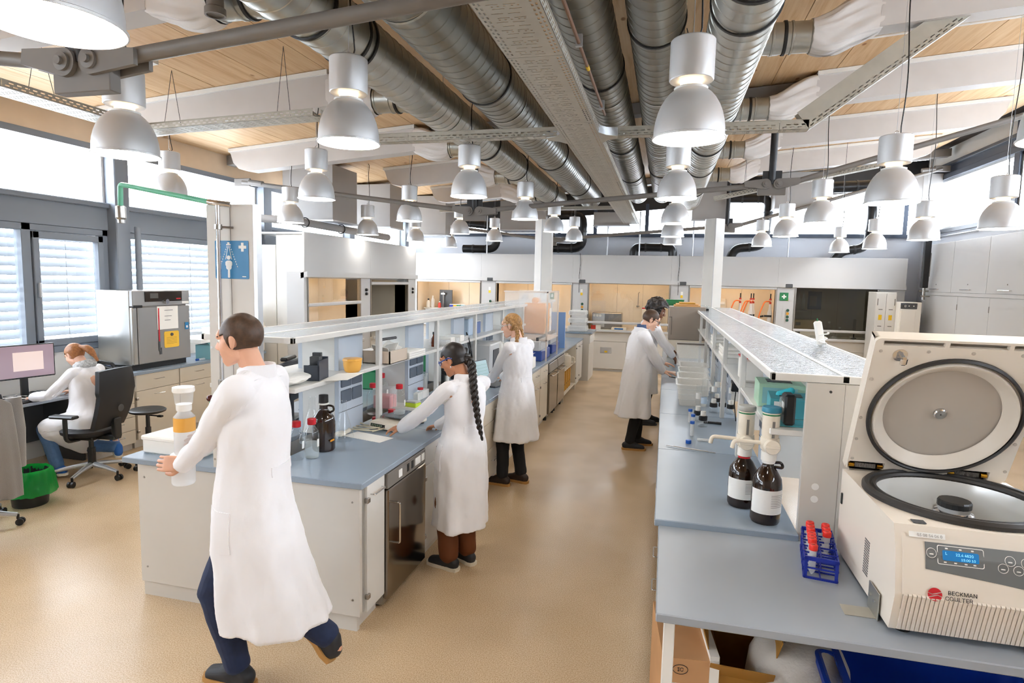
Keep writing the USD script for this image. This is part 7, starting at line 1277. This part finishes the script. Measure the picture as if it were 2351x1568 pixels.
# 2 fair-haired woman with plaits at the laptop
t2, k2 = person('fair-haired woman in glasses and lab coat standing at the laptop', (-1.39, 5.80), RAD(68), 1.71, (-1.46, 5.80, 1.600), RAD(86), RAD(12), [(-1.735, 5.98, .985), (-1.66, 6.18, .985)], [(-1.50, 5.72, 0, RAD(82)), (-1.34, 5.86, 0, RAD(75))], 'skin_pale', 'black_cloth', 'shoe_brown', 'sole_gum', .475, female=True,
    hands=[((-.2, 1, -.2), (0, 0, -1)), ((0, 1, -.2), (0, 0, -1))], pole=((-.5, -.7, -.5), (.5, -.6, -.5)), seed=7, flare=(1.05, 1.12))
hair_cap(t2, k2, 'hair_blonde', 1.09, back=.015, seed=5)
for sx in (-1, 1): braid(t2, k2, [k2['hd']+k2['Rh']@V(sx*.055, .02, .085), k2['hd']+k2['Rh']@V(sx*.085, -.045, .03), k2['hd']+k2['Rh']@V(sx*.062, -.075, -.07), k2['hd']+k2['Rh']@V(sx*.075, -.06, -.15)+V(.0, -.02, -.0), k2['hd']+k2['Rh']@V(sx*.08, -.03, -.2)], .021, .017, 'hair_blonde', 10)
glasses(t2, k2, 'alu')
# 3 man at the right bench
t3, k3 = person('man in a white lab coat and dark glasses leaning on the right bench', (-.29, 7.52), RAD(-76), 1.76, (-.150, 7.47, 1.612), RAD(-84), RAD(26), [(.06, 7.95, .965), (.03, 7.55, .955)], [(-.27, 7.72, 0, RAD(-80)), (-.35, 7.46, 0, RAD(-86))], 'skin_pale', 'black_cloth', 'shoe_dark', 'sole_gum', .425,
    hands=[((.1, 1, -.1), (0, 0, -1)), ((.2, 1, -.1), (0, 0, -1))], curls=(.4, .4), pole=((-.6, -.5, -.5), (.5, -.5, -.6)), seed=11, flare=(1., 1.15), hemshift=-.03)
hair_cap(t3, k3, 'hair_brown', 1.065, seed=8, amp=.003, low=-.035); glasses(t3, k3, 'black_plastic')
obj('shirt_collar', k3['loc'](lathe([(.066, -.02), (.064, .03), (.058, .03), (.06, -.02)], 30, at=k3['nk']+V(.012, 0, .04), cap=False)), 'shirt_blue', t3)
obj('badge', k3['loc'](T(bbox(-.012, .012, -.004, .004, -.02, .02, .002), k3['nk']+V(.165, -.05, -.22))), 'dark_grey', t3)
pen3 = thing('pen', 'black pen in the hand of the man at the right bench', 'pen', (.16, 7.50, .925), -1.2); obj('barrel', MB().cyl((-.01, -.07, .01), (.01, .07, -.018), .0055, 10), 'black_plastic', pen3)
# 4 person with dark curly hair behind him
t4, k4 = person('person with dark curly hair in a lab coat behind the man at the right bench', (-.26, 8.98), RAD(-72), 1.78, (-.090, 8.90, 1.655), RAD(-80), RAD(24), [(.20, 9.22, 1.02), (.16, 8.92, 1.0)], [(-.19, 9.12, 0, RAD(-80)), (-.24, 8.86, 0, RAD(-80))], 'skin_deep', 'black_cloth', 'shoe_dark', 'shoe_dark', .46, seed=15)
m = trimesh.creation.icosphere(4); m.vertices = m.vertices*[.155, .16, .15]; m.vertices *= 1+.16*(fbm(m.vertices*28, 3, 4)[:, None]-.5)*2; cutf = (m.vertices[:, 1] > .055) & (m.vertices[:, 2] < .045); m.vertices[cutf, 1] = .055-.2*(m.vertices[cutf, 1]-.055); m.vertices = (m.vertices+[0, -.035, .045])@k4['Rh'].T+k4['hd']; obj('curly_hair', k4['loc'](m), 'hair_dark', t4, smooth=60)
# 5 man walking past the near end of the left bench, carrying glassware
t5, k5 = person('man in a lab coat and jeans striding past the near end of the left bench', (-1.90, 2.47), RAD(101), 1.80, (-1.962, 2.475, 1.735), RAD(101), RAD(10), [(-2.24, 2.40, 1.12), (-2.20, 2.60, 1.20)], [(-1.98, 2.44, 0, RAD(88)), (-1.53, 2.56, .165, RAD(88), RAD(-48), (0, 1, -.4))], 'skin_light', 'jeans', 'shoe_dark', 'sole_gum', .36,
    hands=[((-.05, 1, .0), (.9, .1, -.2)), ((.05, 1, .0), (-.9, .1, -.2))], curls=(.75, .75), pole=((-.35, -.7, -.6), (.35, -.7, -.6)), seed=21, flare=(.95, 1.28), hemshift=-.10, hip_z=.93)
hair_cap(t5, k5, 'hair_brown', 1.075, seed=12, amp=.004, low=-.04)
jr = thing('white_jar', 'white screw-lid jar held by the striding man', 'jar', (-2.33, 2.50, .985)); obj('jar', lathe([(.003, 0), (.05, 0), (.056, .01), (.056, .12), (.05, .13)], 30), 'milk_plastic', jr, smooth=40); obj('lid', lathe([(.058, .118), (.06, .125), (.06, .15), (.056, .155), (.003, .155)], 30), 'white_plastic', jr)
ojr = thing('orange_bottle', 'bottle with an orange label on top of the jar held by the striding man', 'bottle', (-2.315, 2.50, 1.141)); obj('bottle', lathe([(.003, 0), (.046, 0), (.05, .008), (.05, .19), (.03, .215), (.03, .24)], 28), 'milk_plastic', ojr, smooth=40); obj('orange_band', lathe([(.0507, .12), (.0507, .19)], 28, cap=False), 'orange_tub', ojr); obj('cap', lathe([(.034, .222), (.036, .228), (.036, .255), (.003, .257)], 24), 'white_plastic', ojr)
wj2 = thing('clear_cup', 'clear cup with a white lid on top of the orange-labelled bottle', 'cup', (-2.315, 2.50, 1.398)); obj('cup', lathe([(.003, 0), (.04, 0), (.046, .06), (.046, .065)], 26), 'clear_plastic', wj2); obj('lid', lathe([(.05, .06), (.052, .066), (.05, .085), (.003, .087)], 26), 'white_plastic', wj2)
# 6 woman at the desk
b6 = V(-5.50, 4.71, 0)
t6, k6 = person('seated woman with a coppery ponytail in a pale coat at the desk', (b6[0], b6[1]), RAD(98), 1.66, (-5.795, 4.845, 1.195), RAD(92), RAD(34), [(-6.02, 4.58, .79), (-6.0, 4.98, .79)], [(-5.74, 4.57, .03, RAD(112)), (-5.36, 4.90, .18, RAD(60), RAD(-35))], 'skin_pale', 'jeans_pale', 'shoe_blue', 'sole_white', .4, female=True, seated=True, hip_z=.60, seed=31, pole=((-.6, -.5, -.4), (.6, -.5, -.4)))
hair_cap(t6, k6, 'hair_copper', 1.085, back=.0, seed=14)
q = [k6['hd']+k6['Rh']@V(.0, -.09, .04), k6['hd']+V(.135, .03, .075), k6['hd']+V(.19, .04, .02), k6['hd']+V(.235, .05, -.055)]; pt6 = tubemesh(fillet(q, .05, 6), np.interp(np.linspace(0, 1, 14), [0, .2, .6, 1], [.02, .036, .034, .012]), 14); pt6.vertices += pt6.vertex_normals*(.008*(fbm(pt6.vertices*[60, 60, 12], 3, 3)-.5))[:, None]; obj('ponytail', k6['loc'](pt6), 'hair_copper', t6, smooth=60)
hd6 = loft([np.array([k6['nk']+k6['lat']*(.085+.02*math.sin(PI*u))*math.cos(a)+k6['fw']*(.075+.03*math.sin(PI*u))*math.sin(a)+V(0, 0, -.03+.085*u-.02*math.sin(a)) for a in np.arange(40)*2*PI/40]) for u in np.linspace(0, 1, 8)], False); hd6 = wrinkle(hd6, .012, (25, 25, 25), 5); obj('hood', k6['loc'](hd6), mat('hood_speckle', '#b9bbbb', .9, var=.35, vscale=60.), t6, smooth=60)
# 7 somebody behind the left bench, only the top of the hair shows above the shelf
t7, k7 = person('person behind the left bench, only brown hair showing above the glass shelf', (-2.99, 13.1), RAD(0), 1.74, (-2.99, 13.05, 1.62), RAD(5), RAD(15), [(-3.2, 13.35, 1.05), (-2.8, 13.35, 1.05)], [(-3.08, 13.1, 0, 0), (-2.9, 13.1, 0, 0)], 'skin_light', 'black_cloth', 'shoe_dark', 'sole_gum', .45, seed=41)
hair_cap(t7, k7, 'hair_brown', 1.1, back=.01, seed=17, amp=.008)
